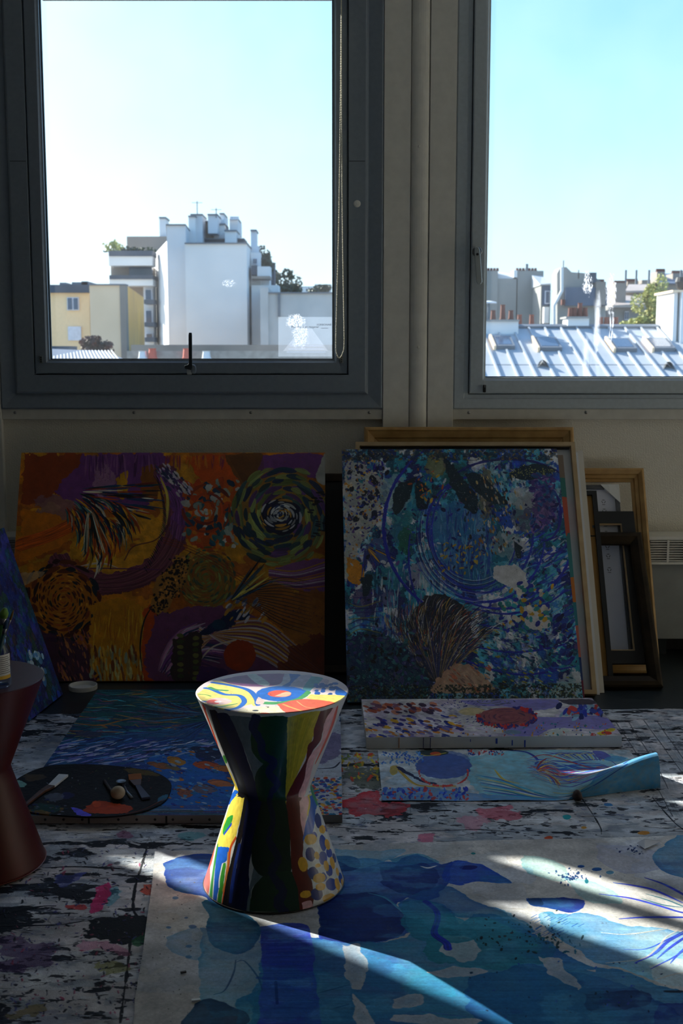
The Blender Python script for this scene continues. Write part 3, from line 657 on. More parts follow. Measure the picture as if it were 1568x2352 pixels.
b = bld('terraced_apartments', 'stepped apartment building with planted terraces, upper left outside', 'apartment building', 300, 60)
blk('wall', 258, 350, 612, 60.5, 1.4, MW_B, b); blk('parapet', 254, 353, 588, 59.3, 1.2, MW_W, b, pyb=610)
blk('planter', 254, 353, 576, 59.2, 1.4, M_DRK, b, pyb=588); blk('upper_storey', 296, 388, 543, 64.5, 6, MW_B, b, pyb=590)
blk('balcony', 254, 353, 632, 59.2, 1.5, M_DRK, b, pyb=641); blk('parapet', 254, 353, 641, 59.3, 1.3, MW_W, b, pyb=656)
blk('glazing', 300, 352, 613, 60.4, .3, M_FGL, b, pyb=632); blk('wall', 331, 353, 656, 60, 1, MW_W2, b)
for y0, y1 in ((664, 698), (712, 750), (765, 785)):
    fwin(334, 352, y0, y1 - 8, 59.9, b, mull=0); blk('balcony', 332, 354, y1 - 10, 59, 1, M_DRK, b, pyb=y1)
blk('chimney', 371, 385, 500, 65, 1.2, MW_W2, b, pyb=545); blk('chimney_cap', 370, 386, 498, 64.9, 1.4, M_LEAD, b, pyb=502)
leaves(b, (fx(266, 60), 60, fz(570, 60)), .45, .5, .35, 260, .09, M_LEAF, 3, 'terrace_plant'); leaves(b, (fx(305, 60), 60, fz(578, 60)), 1.2, .5, .22, 300, .09, M_LEAFD, 4, 'terrace_plant')
b = bld('white_tower_block', 'tall blank white block crowned with chimneys, centre of the left window', 'building', 500, 55)
xa, xb = fx(353, 64), fx(387.5, 55)
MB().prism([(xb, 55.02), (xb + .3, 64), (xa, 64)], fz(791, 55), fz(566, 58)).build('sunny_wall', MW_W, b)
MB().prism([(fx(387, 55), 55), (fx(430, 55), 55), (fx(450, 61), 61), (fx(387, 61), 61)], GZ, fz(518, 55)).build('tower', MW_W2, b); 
MB().prism([(fx(386, 55), 54.9), (fx(431, 55), 54.9), (fx(451, 61), 61.1), (fx(386, 61), 61.1)], fz(518, 55), fz(515, 55)).build('coping', M_LEAD, b)
blk('main_wall', 428, 568, 560, 54.5, 6.5, MW_W, b); blk('coping', 427, 570, 557, 54.4, 6.7, M_LEAD, b, pyb=560)
for (p0, p1, y0, y1, mt) in ((437, 452, 497, 556, MW_W), (442, 468, 493, 553, MW_W2), (459, 496, 509, 556, MW_B), (481, 502, 493, 530, MW_W2), (494, 519, 515, 556, MW_W), (508, 517, 491, 520, MW_W2), (530, 549, 503, 530, MW_W2), (519, 545, 530, 556, MW_W), (453, 562, 549, 558, M_DRK)):
    yk = 57.5 + (p0 - 437) % 37 * .083; c = blk('chimney', p0, p1, y0, yk, 1.6 + p0 * .0013, mt, b, pyb=y1 + 6)
    blk('chimney_cap', p0 - 1, p1 + 1, y0 - 2, yk - .1, 1.8, M_LEAD, b, pyb=y0 + 1)
pots(b, (532, 537, 542, 547), 503, 496, 58.5, .08, MW_W2)
for (px, y0) in ((457, 462), (500, 478)): bx('antenna', fx(px, 58) - .02, fx(px, 58) + .02, 58, 58.04, fz(500, 58), fz(y0, 58), M_LEAD, b); bx('antenna', fx(px, 58) - .25, fx(px, 58) + .25, 58, 58.03, fz(y0 + 4, 58), fz(y0 + 3, 58), M_LEAD, b)
b = bld('balcony_wing', 'lower wing with white balcony and roof plants right of the white block', 'building', 600, 57)
blk('wall', 577, 600, 580, 56.6, 2, MW_W, b); blk('gable', 578, 596, 565, 57, 1.5, MW_W2, b); blk('chimney', 578, 590, 530, 58, 1.0, MW_W2, b, pyb=585); blk('chimney_cap', 577, 591, 527, 57.9, 1.4, M_LEAD, b, pyb=531)
blk('wall', 596, 620, 642, 56.8, 2, MW_W, b); blk('wall', 600, 631, 603, 58, 1, M_DRK, b); blk('wall', 578, 640, 655, 55.8, 1.5, MW_W, b)
fwin(583, 592, 593, 608, 56.5, b, mull=1); blk('balcony', 592, 621, 612, 55.5, 1.2, MW_W, b, pyb=634); blk('balcony', 578, 592, 610, 55.6, 1.2, M_DRK, b, pyb=632); blk('balcony_slab', 578, 621, 634, 55.4, 1.4, MW_B, b, pyb=640)
leaves(b, (fx(602, 57.5), 57.4, fz(584, 57.5)), .3, .3, .4, 160, .09, M_LEAFD, 5, 'terrace_plant'); leaves(b, (fx(618, 57.5), 57.4, fz(590, 57.5)), .12, .12, .3, 60, .08, M_LEAFD, 6, 'terrace_plant'); leaves(b, (fx(612, 57.5), 57, fz(612, 57.5)), .55, .3, .35, 300, .1, M_LEAFD, 7, 'terrace_plant')
b = bld('boundary_wall_block', 'long low stained wall running right from the white block', 'building', 700, 53)
blk('wall', 606, 1000, 674, 53, 8, MW_T, b); blk('coping', 604, 1002, 671, 52.9, 8.2, M_LEAD, b, pyb=674); blk('end_pier', 598, 616, 660, 52.8, 3, MW_T, b)
bx('pipe', fx(641, 52.9) - .05, fx(641, 52.9) + .05, 52.85, 52.95, fz(728, 53), fz(675, 53), M_LEAD, b)
t = bld('tree', 'dark rounded tree top behind the long low wall', 'tree', 655, 64)
MB().tube([(fx(655, 64), 64, GZ), (fx(655, 64), 64, fz(660, 64))], .25, 8).build('trunk', M_BARK, t)
leaves(t, (fx(652, 64), 64, fz(660, 64)), 1.1, 1.2, .9, 1500, .13, M_LEAFD, 8)
t = bld('tree', 'small distant tree above the long low wall, near the blind chain', 'tree', 735, 90)
MB().tube([(fx(735, 90), 90, GZ), (fx(735, 90), 90, fz(668, 90))], .25, 8).build('trunk', M_BARK, t); leaves(t, (fx(735, 90), 90, fz(668, 90)), 1.0, 1, .5, 500, .15, M_LEAFD, 9)
for k, (p0, p1, y0) in enumerate(((690, 722, 660), (724, 760, 655), (763, 800, 662))):
    b = bld('distant_building', ['pale distant building just above the low wall', 'tallest pale building on the skyline above the low wall', 'pale distant building behind the blind chain'][k], 'building', (p0 + p1) / 2, 240); blk('wall', p0, p1, y0, 240, 10, MW_W, b); blk('roof', p0 - 1, p1 + 1, y0 - 2, 240, 10, M_ZINC, b, pyb=y0)
b = bld('courtyard_roof', 'brown gravel roof with terracotta vents in front of the white block', 'roof', 500, 34)
blk('wall', 300, 800, 792, 38, 12, MW_B, b); blk('parapet', 290, 800, 806, 33, 4, mat('gravel_roof', (150, 142, 134), .9, var=.2, csc=6), b)
pots(b, (345, 425), 824, 800, 32.5, .12, mat('red_vent', (190, 90, 70), .7)); pots(b, (322, 470), 824, 806, 32.5, .12, MW_W2)
b = bld('glazed_lean_to', 'ribbed glass lean-to roof at the foot of the yellow house', 'roof', 190, 30)
mk('glazed_roof', [(fx(90, 30), 30, fz(830, 30)), (fx(300, 30), 30, fz(832, 30)), (fx(240, 33), 33, fz(806, 33)), (fx(90, 33), 33, fz(800, 33)), (fx(90, 30), 30.1, fz(834, 30)), (fx(300, 30), 30.1, fz(836, 30)), (fx(240, 33), 33.1, fz(810, 33)), (fx(90, 33), 33.1, fz(804, 33))], BOXF, M_SLATE, b)
for k in range(22):
    q = 95 + k * 8.5; mk('glazing_bar', [(fx(q, 30), 29.98, fz(829, 30)), (fx(q + 2, 30), 29.98, fz(829, 30)), (fx(q * .86 + 20, 33), 33, fz(804, 33)), (fx(q * .86 + 18, 33), 33, fz(804, 33)), (fx(q, 30), 29.98, fz(831, 30)), (fx(q + 2, 30), 29.98, fz(831, 30)), (fx(q * .86 + 20, 33), 33, fz(806, 33)), (fx(q * .86 + 18, 33), 33, fz(806, 33))], BOXF, MW_W, b)
blk('wall', 90, 158, 795, 34, 1, M_DRK, b)
t = bld('shrub', 'reddish brown shrub in front of the cream block', 'shrub', 220, 38)
MB().tube([(fx(220, 38), 38, GZ), (fx(220, 38), 38, fz(795, 38))], .1, 6).build('stem', M_BARK, t)
leaves(t, (fx(213, 38), 38, fz(792, 38)), .42, .4, .28, 700, .07, M_REDL, 10); leaves(t, (fx(232, 38), 38, fz(800, 38)), .25, .3, .2, 300, .07, M_REDL, 11)

# --- right window view: zinc roof in front, Paris-like roofs behind
RYr, RYe = 43., 34.8; zr = fz(751, 43); ze38 = fz(880, 36.8); sl = (zr - ze38) / (43 - 36.8)
def rz(Y): return zr - sl * (RYr - Y)
def roofpt(px, py):
    d = ray(px, py); t = (zr - sl * RYr - CAMZ) / (d.z - sl * d.y); return Vector((d.x * t, d.y * t, CAMZ + d.z * t))
zroof = bld('zinc_roof', 'pale standing seam zinc roof with four skylights below the right window', 'roof', 1350, 40, z=GZ)
xs0 = roofpt(1151.5, 877).x; sx = .573; nl, nr = -9, 18
blk('wall', 880, 1960, 900, 35.2, 12, MW_W, zroof)
nrm = Vector((0, -sl, 1)).normalized()
def rslab(name, x0, x1, Ya, Yb, h0, h1, mt, parent):
    A = [Vector((x0, Ya, rz(Ya))), Vector((x1, Ya, rz(Ya))), Vector((x1, Yb, rz(Yb))), Vector((x0, Yb, rz(Yb)))]
    return mk(name, [v + nrm * h0 for v in A] + [v + nrm * h1 for v in A], BOXF, mt, parent)
for k in range(nl, nr):
    xk = xs0 + k * sx
    rslab('zinc_panel', xk + .005, xk + sx - .005, RYe, RYr, -.05, 0, M_ZINC, zroof)
    rslab('zinc_lap', xk + .03, xk + sx - .03, 38.6, 38.65, 0, .008, M_LEAD, zroof)
skl = [(1138, 1182, 780, 803), (1238, 1290, 783, 807), (1412, 1462, 785, 809), (1500, 1550, 785, 808)]
skx = []
for (p0, p1, y0, y1) in skl:
    a = roofpt((p0 + p1) / 2, y1); c = roofpt((p0 + p1) / 2, y0); hw = (p1 - p0) / 2 / F * a.y
    skx.append((a.x - hw, a.x + hw, a.y, c.y))
for k in range(nl, nr + 1):
    xk = xs0 + k * sx; segs = [(RYe, RYr)]
    for (xa, xb, ya, yb) in skx:
        if xa - .05 < xk < xb + .05: segs = [(RYe, ya - .15), (yb + .3, RYr)]
    for a, c in segs: rslab('seam', xk - .03, xk + .03, a, c, 0, .07, M_ZINC, zroof)
rslab('ridge_cap', xs0 + nl * sx, xs0 + nr * sx, RYr - .2, RYr + .05, .0, .09, M_LEAD, zroof)
for (xa, xb, ya, yb) in skx:
    s_ = thing('skylight', None, None); s_.parent = zroof; s_.location = Vector(((xa + xb) / 2, ya, rz(ya))) - zroof.location
    rslab('frame', xa, xb, ya, yb, 0, .14, M_LEAD, s_); rslab('pane', xa + .09, xb - .09, ya + .14, yb - .1, .14, .15, M_FGL, s_)
    rslab('flashing', xa - .08, xa, ya - .1, yb + .1, 0, .17, MW_C, s_)
for (px, py) in ((1246, 845), (1535, 849)):
    c = roofpt(px, py); v_ = MB(); n = 8; pts = [(c.x + .17 * math.cos(math.pi * i / n), c.y, rz(c.y) + .26 * math.sin(math.pi * i / n)) for i in range(n + 1)]
    tip = (c.x + .1, c.y + .75, rz(c.y + .75) + .02); v_.add(pts + [tip], [(i, i + 1, n + 1) for i in range(n)]); v_.build('roof_vent', M_LEAD, zroof)
# chimney stacks on and behind the ridge
b = bld('chimney_stack', 'low white chimney stack with brown pots at the left end of the zinc roof ridge', 'chimney', 1150, 42, 'chimney stacks along the zinc roof', z=fz(768, 42))
blk('stack', 1095, 1190, 738, 42.1, 1.0, MW_W, b, pyb=772); blk('coping', 1093, 1192, 734, 42.0, 1.2, MW_G, b, pyb=738)
pots(b, (1112, 1134, 1175), 735, 712, 42.4, .10); pots(b, (1156,), 735, 699, 42.4, .1); MB().lathe([(.0, .1), (.28, .05), (.28, 0), (0, 0)], (fx(1121, 42.5), 42.5, fz(697, 42.5)), 14).build('cowl', MW_W2, b); bx('cowl_post', fx(1121, 42.5) - .03, fx(1121, 42.5) + .03, 42.47, 42.53, fz(735, 42.5), fz(697, 42.5), M_LEAD, b)
pots(b, (1195, 1223), 752, 722, 43.5, .1)
b = bld('chimney_stack', 'white chimney stack with a bright end and four brown pots, middle of the ridge', 'chimney', 1330, 42, 'chimney stacks along the zinc roof', z=fz(755, 43))
blk('stack', 1303, 1352, 730, 42.8, 1.0, MW_W, b, pyb=762); blk('coping', 1299, 1354, 727, 42.7, 1.2, MW_G, b, pyb=731); pots(b, (1312, 1322, 1346), 728, 706, 43, .1); pots(b, (1334,), 728, 695, 43, .1)
b = bld('chimney_stack', 'row of short brown pots on the ridge under the dried splash on the right pane', 'chimney', 1400, 43.5, 'chimney stacks along the zinc roof', z=fz(752, 43.5))
blk('stack', 1376, 1422, 749, 43.6, .8, MW_C, b, pyb=770); pots(b, (1382, 1396, 1417), 750, 728, 43.8, .11); pots(b, (1406,), 750, 735, 43.8, .13)
b = bld('chimney_stack', 'tall white double chimney at the right edge of the right window', 'chimney', 1556, 41, 'chimney stacks along the zinc roof', z=fz(780, 41))
blk('shaft', 1544, 1553, 671, 41.2, 2.2, MW_W, b, pyb=790); blk('shaft', 1553, 1562, 673, 42, 1.2, MW_G, b, pyb=790); blk('shaft', 1562, 1600, 671, 41.0, 2.2, MW_W, b, pyb=800)
blk('coping', 1541, 1602, 666, 41, 2.4, MW_C, b, pyb=671); MB().lathe([(.02, 0), (.16, .1), (.22, .3), (.18, .45), (0, .5)], (fx(1560, 41.5), 41.5, fz(668, 41.5)), 12).build('cowl', M_RUB, b)
b = bld('grey_gable_building', 'big blank grey wall with chimney tops behind the left of the zinc roof', 'building', 1180, 80)
blk('wall', 1080, 1186, 640, 80, 10, MW_G, b); blk('wall', 1184, 1245, 622, 80, 10, MW_G, b); blk('wall', 1240, 1262, 665, 81, 8, MW_G, b); blk('chimney', 1080, 1141, 622, 79.9, 1.5, MW_G, b)
MB().prism([(fx(1141, 80), 80.2), (fx(1178, 80), 80.2), (fx(1178, 88), 88), (fx(1141, 88), 88)], fz(641, 80), [fz(628, 80), fz(636, 80), fz(630, 88), fz(624, 88)]).build('roof', MW_W2, b)
blk('chimney', 1177, 1185, 621, 79.9, 1.4, MW_W, b, pyb=637)
pots(b, range(1106, 1142, 7), 622, 615, 80.3, .1); pots(b, range(1186, 1232, 7), 622, 615, 80.3, .1); bx('antenna', fx(1207, 80) - .08, fx(1207, 80) + .08, 80, 80.1, fz(622, 80), fz(606, 80), M_LEAD, b)
b = bld('zinc_attic_house', 'house with bright worn zinc roof between the grey wall and the white flue', 'house', 1258, 76.2)
MB().prism([(fx(1238, 76.2), 76.2), (fx(1262, 76.2), 76.2), (fx(1262, 76.2), 79.7), (fx(1238, 76.2), 79.7)], fz(655, 76.2), [fz(653, 76.2), fz(651, 76.2), fz(634, 79.7), fz(632, 79.7)]).build('roof', M_ZINC, b)
blk('wall', 1240, 1262, 655, 76.3, 3.3, MW_G, b); blk('mansard', 1243, 1262, 656, 76.25, .3, M_SLATE, b, pyb=702); fwin(1249, 1260, 668, 698, 76.2, b, mull=0); blk('dormer', 1248, 1260, 705, 75.6, .5, MW_W, b, pyb=742)
b = bld('slate_gable_building', 'blue grey slate roofed building with a bent white flue pipe up its side', 'building', 1330, 74)
foot = [(1279, 628), (1286, 615), (1300, 613), (1312, 625), (1352, 628), (1378, 645), (1390, 660), (1390, 760), (1279, 760)]
f_ = [at_y(a, c, 74) for a, c in foot]; g_ = [v + Vector((0, 1.8, 0)) for v in f_]; n = len(f_)
mk('wall', f_ + g_, [tuple(range(n)), tuple(reversed(range(n, 2 * n)))] + [(i, (i + 1) % n, n + (i + 1) % n, n + i) for i in range(n)], MW_G, b)
blk('lower_wall', 1279, 1392, 740, 74.1, 1.7, MW_G, b)
blk('slate_roof', 1296, 1392, 660, 73.6, .6, M_SLATE, b, pyb=702); MB().tube([at_y(a, c, 73.4) for a, c in ((1290, 614), (1290, 668), (1272, 702), (1272, 760))], .10, 8).build('flue_pipe', MW_W, b)
blk('chimney', 1350, 1366, 626, 73.8, 1.5, M_DRK, b, pyb=650); blk('chimney', 1366, 1388, 647, 73.5, 1.5, MW_B, b, pyb=700); pots(b, range(1368, 1388, 5), 647, 641, 73.8, .1); bx('antenna', fx(1325, 74) - .03, fx(1325, 74) + .03, 74, 74.1, fz(640, 74), fz(620, 74), M_LEAD, b)
bx('antenna', fx(1290, 74) - .03, fx(1290, 74) + .03, 74, 74.1, fz(616, 74), fz(598, 74), M_LEAD, b); blk('dormer_shutter', 1288, 1296, 688, 73.4, .3, M_POT, b, pyb=700)
b = bld('tile_roofed_house', 'house with two pinkish sunlit roof slopes left of the tree', 'house', 1440, 78)
blk('wall', 1395, 1490, 705, 78, 10, MW_G, b); MB().prism([(fx(1405, 77), 77), (fx(1480, 77), 77), (fx(1480, 84), 84), (fx(1425, 84), 84)], fz(706, 77), [fz(701, 77), fz(698, 77), fz(680, 84), fz(678, 84)]).build('roof', mat('warm_zinc', (176, 160, 150), .6, csc=.8), b)
blk('chimney', 1410, 1434, 650, 79, 1.8, MW_B, b, pyb=705); blk('upper_wall', 1432, 1490, 668, 84.5, 5, MW_G, b)
MB().prism([(fx(1432, 84), 84), (fx(1490, 84), 84), (fx(1490, 90), 90), (fx(1440, 90), 90)], fz(672, 84), [fz(668, 84), fz(667, 84), fz(653, 90), fz(653, 90)]).build('roof', mat('warm_zinc', (176, 160, 150)), b)
pots(b, range(1411, 1434, 5), 650, 644, 79.2, .1); fwin(1432, 1442, 715, 735, 77.9, b)
b = bld('skyline_house', 'slate house with crowded chimney pots behind the tree', 'house', 1530, 95)
blk('wall', 1500, 1600, 650, 95, 10, MW_G, b); MB().prism([(fx(1500, 94), 94), (fx(1600, 94), 94), (fx(1600, 102), 102), (fx(1512, 102), 102)], fz(652, 94), [fz(650, 94), fz(650, 94), fz(628, 102), fz(628, 102)]).build('roof', M_SLATE, b)
blk('chimney', 1504, 1522, 624, 96, 2, MW_B, b, pyb=650); blk('chimney', 1540, 1566, 628, 97, 2, MW_B, b, pyb=650); pots(b, range(1506, 1523, 5), 624, 617, 96.3, .13); pots(b, range(1542, 1566, 5), 628, 621, 97.3, .13)
for px in (1433, 1457, 1486, 1559): bx('antenna', fx(px, 95) - .07, fx(px, 95) + .07, 95, 95.1, fz(660, 95), fz(620, 95), M_LEAD, b)
b = bld('skyline_house', 'low dark house row on the skyline between the splash marks and the tree', 'house', 1450, 110)
blk('wall', 1408, 1500, 655, 110, 10, MW_G, b); blk('chimney', 1410, 1430, 646, 108, 2, MW_B, b, pyb=670); blk('chimney', 1437, 1462, 646, 109, 2, MW_B, b, pyb=670); blk('chimney', 1470, 1490, 643, 109, 2, MW_B, b, pyb=670); pots(b, range(1439, 1462, 5), 646, 640, 108.5, .14)
t = bld('tree', 'tall yellow green tree rising behind the zinc roof', 'tree', 1500, 60)
tx = fx(1502, 60); MB().tube([(tx, 60, GZ), (tx, 60, fz(760, 60)), (tx + .1, 60, fz(690, 60)), (tx, 60, fz(650, 60))], [.35, .25, .15, .05], 8).build('trunk', M_BARK, t)
leaves(t, (tx, 60, fz(695, 60)), .75, 1, 1.15, 7000, .07, M_LEAF, 12); leaves(t, (fx(1462, 60), 60, fz(745, 60)), .9, .8, .35, 1500, .08, M_LEAF, 13); leaves(t, (tx, 60, fz(750, 60)), 1.2, .8, .8, 2500, .08, M_LEAF, 14)
# ================================================================== PAINTINGS AND OBJECTS
def gb(px, Y, z=0.):                        # floor point under photo column px at depth Y
    zc = Y * CP + (CAMZ - z) * SP; return Vector(((px - 784) / F * zc, Y, z))
def lean(BL, BR, ptop, Yt):
    u = (BR - BL).normalized(); T = at_y(ptop[0], ptop[1], Yt); v = T - (BL + BR) / 2; v -= u * v.dot(u); return Quad(BL, u, v, (BR - BL).length, v.length)
def leanR(BR, W, ptr_y, Yt, zoff=0):        # anchored at its lower right corner
    T = at_y(1400, ptr_y, Yt); u = Vector((1, 0, 0)); v = Vector((0, Yt - BR.y, T.z - BR.z)); return Quad(BR - u * W, u, v, W, v.length)
def canvas(name, Q, th, front, side, parent=None, h0=0., **kw):
    vs = [Q.p(a, b, h0 + h) for h in (0, th) for a, b in ((0, 0), (Q.W, 0), (Q.W, Q.L), (0, Q.L))]
    c = ((0, 0), (1, 0), (1, 1), (0, 1)); e = .012
    uv = [[(0, 0), (0, 1), (1, 1), (1, 0)], list(c), [(0, e), (1, e), (1, 0), (0, 0)], [(1 - e, 0), (1 - e, 1), (1, 1), (1, 0)], [(0, 1 - e), (1, 1 - e), (1, 1), (0, 1)], [(0, 0), (0, 1), (e, 1), (e, 0)]]
    o = mk(name, vs, BOXF, [front, side], parent, uvs=uv, **kw)
    for i, p in enumerate(o.data.polygons): p.material_index = 0 if i == 1 else 1
    return o
def qshift(Q, h): return Quad(Q.p(0, 0, h), Q.u, Q.v, Q.W, Q.L)
M_CSIDE = mat('primed_canvas_edge', (206, 204, 200), .8, bump=.2, scale=300, var=.08, csc=8)
M_PINE = wood_mat('pine_wood', (196, 158, 98), (164, 124, 70), (1, 1, 1), .5, 30); M_PALEWOOD = wood_mat('pale_wood', (196, 170, 128), (172, 144, 102), (1, 1, 1), .55, 30)
M_MDF = mat('fibreboard', (166, 122, 62), .8, var=.08, scale=200, csc=12); M_DWOOD = mat('dark_brown_wood', (58, 46, 30), .6, bump=.2, scale=24, col2=(30, 24, 16), csc=12, spec=.15)
NAVY = (14, 22, 74); COB = (24, 54, 170); ULT = (32, 28, 150); TEAL = (14, 104, 128); CYAN = (62, 160, 186); WHT = (206, 206, 210); BLK = (12, 14, 20); OCH = (206, 150, 34); DGRN = (16, 40, 38)

# ---------------------------------------------------------------- large orange painting leaning on the left
Q = lean(gb(17, 4.25), gb(745, 4.25), (402, 1043), 4.57); QO = Q
def paint_orange():
    W, H = 1400, 1060; A = Art('orange_painting', W, H, qshift(Q, .02).mp(W, H), (206, 128, 22), 11); A.frame(0, 1000, .5102)
    A.patches([(208, 128, 20), (190, 100, 16), (214, 150, 34), (176, 96, 30)], 150, 21, 110, octv=4)
    rg = A.rg; P = (118, 62, 132); P2 = (150, 96, 150); RB = (150, 62, 22); RO = (206, 82, 18)
    A.poly([(115, 88), (380, 90), (360, 180), (250, 260), (105, 300)], RB, rough=14); A.poly([(100, 330), (340, 360), (300, 480), (180, 540), (95, 560)], (212, 120, 16), rough=10)
    A.line([(95, 490), (220, 450), (330, 400), (380, 380)], 60, (200, 88, 18), br=.3)
    A.poly([(370, 88), (740, 88), (700, 240), (620, 330), (420, 330), (320, 300), (250, 250), (330, 160)], P, rough=14); A.poly([(150, 280), (250, 270), (360, 330), (300, 370), (170, 330)], (140, 104, 130), a=.7, rough=16)
    A.poly([(430, 120), (500, 140), (510, 230), (460, 280), (420, 220)], (176, 130, 160), a=.8, rough=10); A.poly([(515, 190), (570, 160), (575, 260), (540, 280)], (208, 150, 20), rough=8); A.poly([(625, 150), (700, 130), (710, 270), (650, 290)], (140, 80, 24), rough=12)
    for i in range(60): x = rg.uniform(380, 720); A.line([(x, 88), (x + rg.uniform(-12, 12), rg.uniform(120, 200))], rg.uniform(5, 11), [(90, 40, 110), P, P2, (70, 30, 80)][i % 4], .7, taper=.6)
    A.dabs(60, lambda r: (r.normal(465, 22), r.normal(170, 26)), (2, 4), [(90, 50, 90)], a=.6)
    A.poly([(840, 100), (1010, 90), (1080, 230), (1050, 250), (900, 200)], RO, rough=12)
    for i in range(40): x = rg.uniform(740, 1010); A.line([(x, 90), (x + rg.uniform(-10, 10), rg.uniform(105, 160))], 8, [(200, 90, 20), (120, 40, 90), (210, 130, 30)][i % 3], .7, taper=.6)
    A.poly([(1005, 88), (1190, 88), (1150, 230), (1090, 230)], (122, 74, 32), rough=6); A.poly([(1185, 88), (1450, 88), (1420, 190), (1300, 150), (1170, 170)], P, rough=5); A.poly([(1455, 90), (1465, 90), (1465, 220), (1420, 190)], (190, 190, 180), rough=4)
    for i in range(26): A.line([(1030 + i * 6, 95), (1060 + i * 5, 150), (1100 + i * 3, 220)], 3, (80, 44, 24), .5)
    # purple crescent
    arc = [(745, 180), (800, 270), (800, 400), (760, 510), (690, 600), (570, 655), (420, 665), (300, 620), (270, 580)]
    A.line(arc, 104, (110, 56, 72), br=.35, jag=.25); A.line([(750, 190), (815, 300), (805, 430)], 84, (112, 62, 128), br=.4, jag=.3)
    for k in range(9): A.line([(x + (k - 4) * 7, y + (k - 4) * 6) for x, y in arc[2:]], 4, [(134, 78, 92), (86, 40, 56), (150, 98, 96)][k % 3], .6)
    A.line([(722, 190), (752, 270), (748, 370), (715, 470)], 15, (212, 190, 84), br=.2, taper=.6); A.line([(560, 560), (600, 500), (700, 470), (760, 400)], 6, (80, 30, 40), .7)
    for i in range(46): t = i / 46; x = 700 + 60 * math.sin(t * 3.1) - 60 * t; y = 180 + 420 * t; A.line([(x, y), (x + 16, y + 26)], 5, [BLK, (90, 30, 60), (40, 20, 50)][i % 3], .8, taper=.7)
    A.poly([(380, 590), (430, 540), (520, 530), (500, 580), (440, 600)], (222, 176, 40), rough=6); A.line([(350, 590), (450, 575), (530, 595)], 9, (216, 200, 190), .9, taper=.8); A.line([(330, 600), (480, 598), (720, 604)], 6, (90, 40, 90), .8)
    # feathered fan
    A.fan(250, 250, -.1, .3, 120, 390, 90, [BLK, (20, 60, 80), (190, 70, 20), (216, 200, 170), (150, 40, 20), (30, 60, 110)], 8, dash=.35); A.fan(240, 230, .25, 1.1, 110, 370, 260, [BLK, (14, 54, 80), (200, 80, 20), (206, 200, 176), (150, 40, 20), (60, 110, 110), (216, 150, 30), (16, 30, 60)], 9, dash=.3, bend=.12)
    A.fan(400, 300, 1.1, 1.7, 60, 240, 60, [BLK, (20, 60, 60), (200, 90, 20), (200, 196, 170)], 8)
    # teal and orange mosaic
    A.poly([(830, 230), (1040, 190), (1080, 260), (1040, 480), (900, 500), (830, 420)], (196, 84, 24), rough=18)
    A.dabs(120, lambda r: (r.uniform(825, 1075), r.uniform(205, 500)), (10, 26), [(200, 74, 20), (30, 92, 112), (196, 202, 198), (24, 60, 90), (206, 120, 30), (150, 170, 160), (176, 60, 20), (60, 110, 110)], asp=.6, rough=5)
    A.rings(930, 330, 30, 100, 3, [(176, 66, 26), (120, 40, 26)], 1.1, 14, 1.0)
    A.dabs(90, lambda r: (lambda t: (725 + 120 * t + r.normal(0, 16), 150 + 110 * t + r.normal(0, 16)))(r.random()), (7, 18), [(210, 206, 204), (60, 50, 100), (200, 190, 210), (40, 60, 90)], ang=lambda x, y: .9, asp=.35)
    # big spiral
    A.ell(1265, 365, 215, 222, (150, 120, 60), rough=12, a=.7)
    A.rings(1262, 362, 90, 215, 9, [(150, 160, 84), (26, 52, 70), (44, 66, 66), (132, 148, 84), (92, 60, 120), (30, 42, 74), (120, 136, 70), (60, 92, 96)], .42, 24, 1.0, gap=.25)
    A.ell(1262, 365, 92, 84, (20, 26, 52), rough=6); A.rings(1262, 360, 12, 86, 6, [(206, 210, 206), (190, 196, 206), (30, 30, 70), (206, 150, 60), (206, 206, 210)], .9, 11, .8, gap=.3); A.rings(1265, 350, 8, 34, 3, [(200, 206, 200), (50, 80, 130)], .9, 8)
    A.dabs(26, lambda r: (1405 + r.uniform(-10, 55), r.uniform(250, 480)), (8, 16), [BLK, (30, 30, 50)], ang=lambda x, y: .1, asp=.3)
    # lower middle rosette
    A.ell(935, 655, 128, 130, (140, 100, 40), rough=10); A.rings(925, 640, 14, 128, 11, [(110, 120, 56), (60, 84, 66), (150, 80, 30), (120, 140, 70), (74, 90, 60), (160, 130, 50)], .34, 9, 1.05)
    # lower left rosette
    A.ell(285, 750, 150, 160, (190, 112, 24), rough=14); A.rings(285, 740, 12, 120, 10, [(90, 34, 14), (60, 22, 16), (150, 70, 20), (20, 30, 34), (206, 140, 40)], .3, 8, 1.1)
    A.rings(280, 745, 130, 170, 3, [(44, 14, 20), (70, 24, 18), (18, 34, 46), (110, 50, 20)], .3, 22, 1.0, gap=.5); A.poly([(80, 620), (200, 612), (160, 650), (85, 690)], (204, 170, 130), a=.8, rough=6)
    A.poly([(180, 880), (330, 920), (420, 1000), (420, 1108), (170, 1108), (130, 900)], (60, 34, 70), rough=20, a=.9); A.dabs(120, lambda r: (r.uniform(260, 430), r.uniform(880, 1100)), (8, 20), [(190, 120, 70), (90, 50, 60), (160, 90, 90), (40, 20, 40)], ang=lambda x, y: 1.2, asp=.25)
    A.poly([(400, 760), (560, 730), (650, 790), (640, 1000), (600, 1080), (430, 1080)], (206, 136, 14), rough=16)
    for i in range(90): x = rg.uniform(420, 640); y = rg.uniform(760, 1000); A.line([(x, y), (x + rg.uniform(-14, 14), y + rg.uniform(40, 90))], 5, [(222, 160, 20), (180, 104, 10), (236, 190, 60), (170, 90, 10)][i % 4], .7, taper=.6)
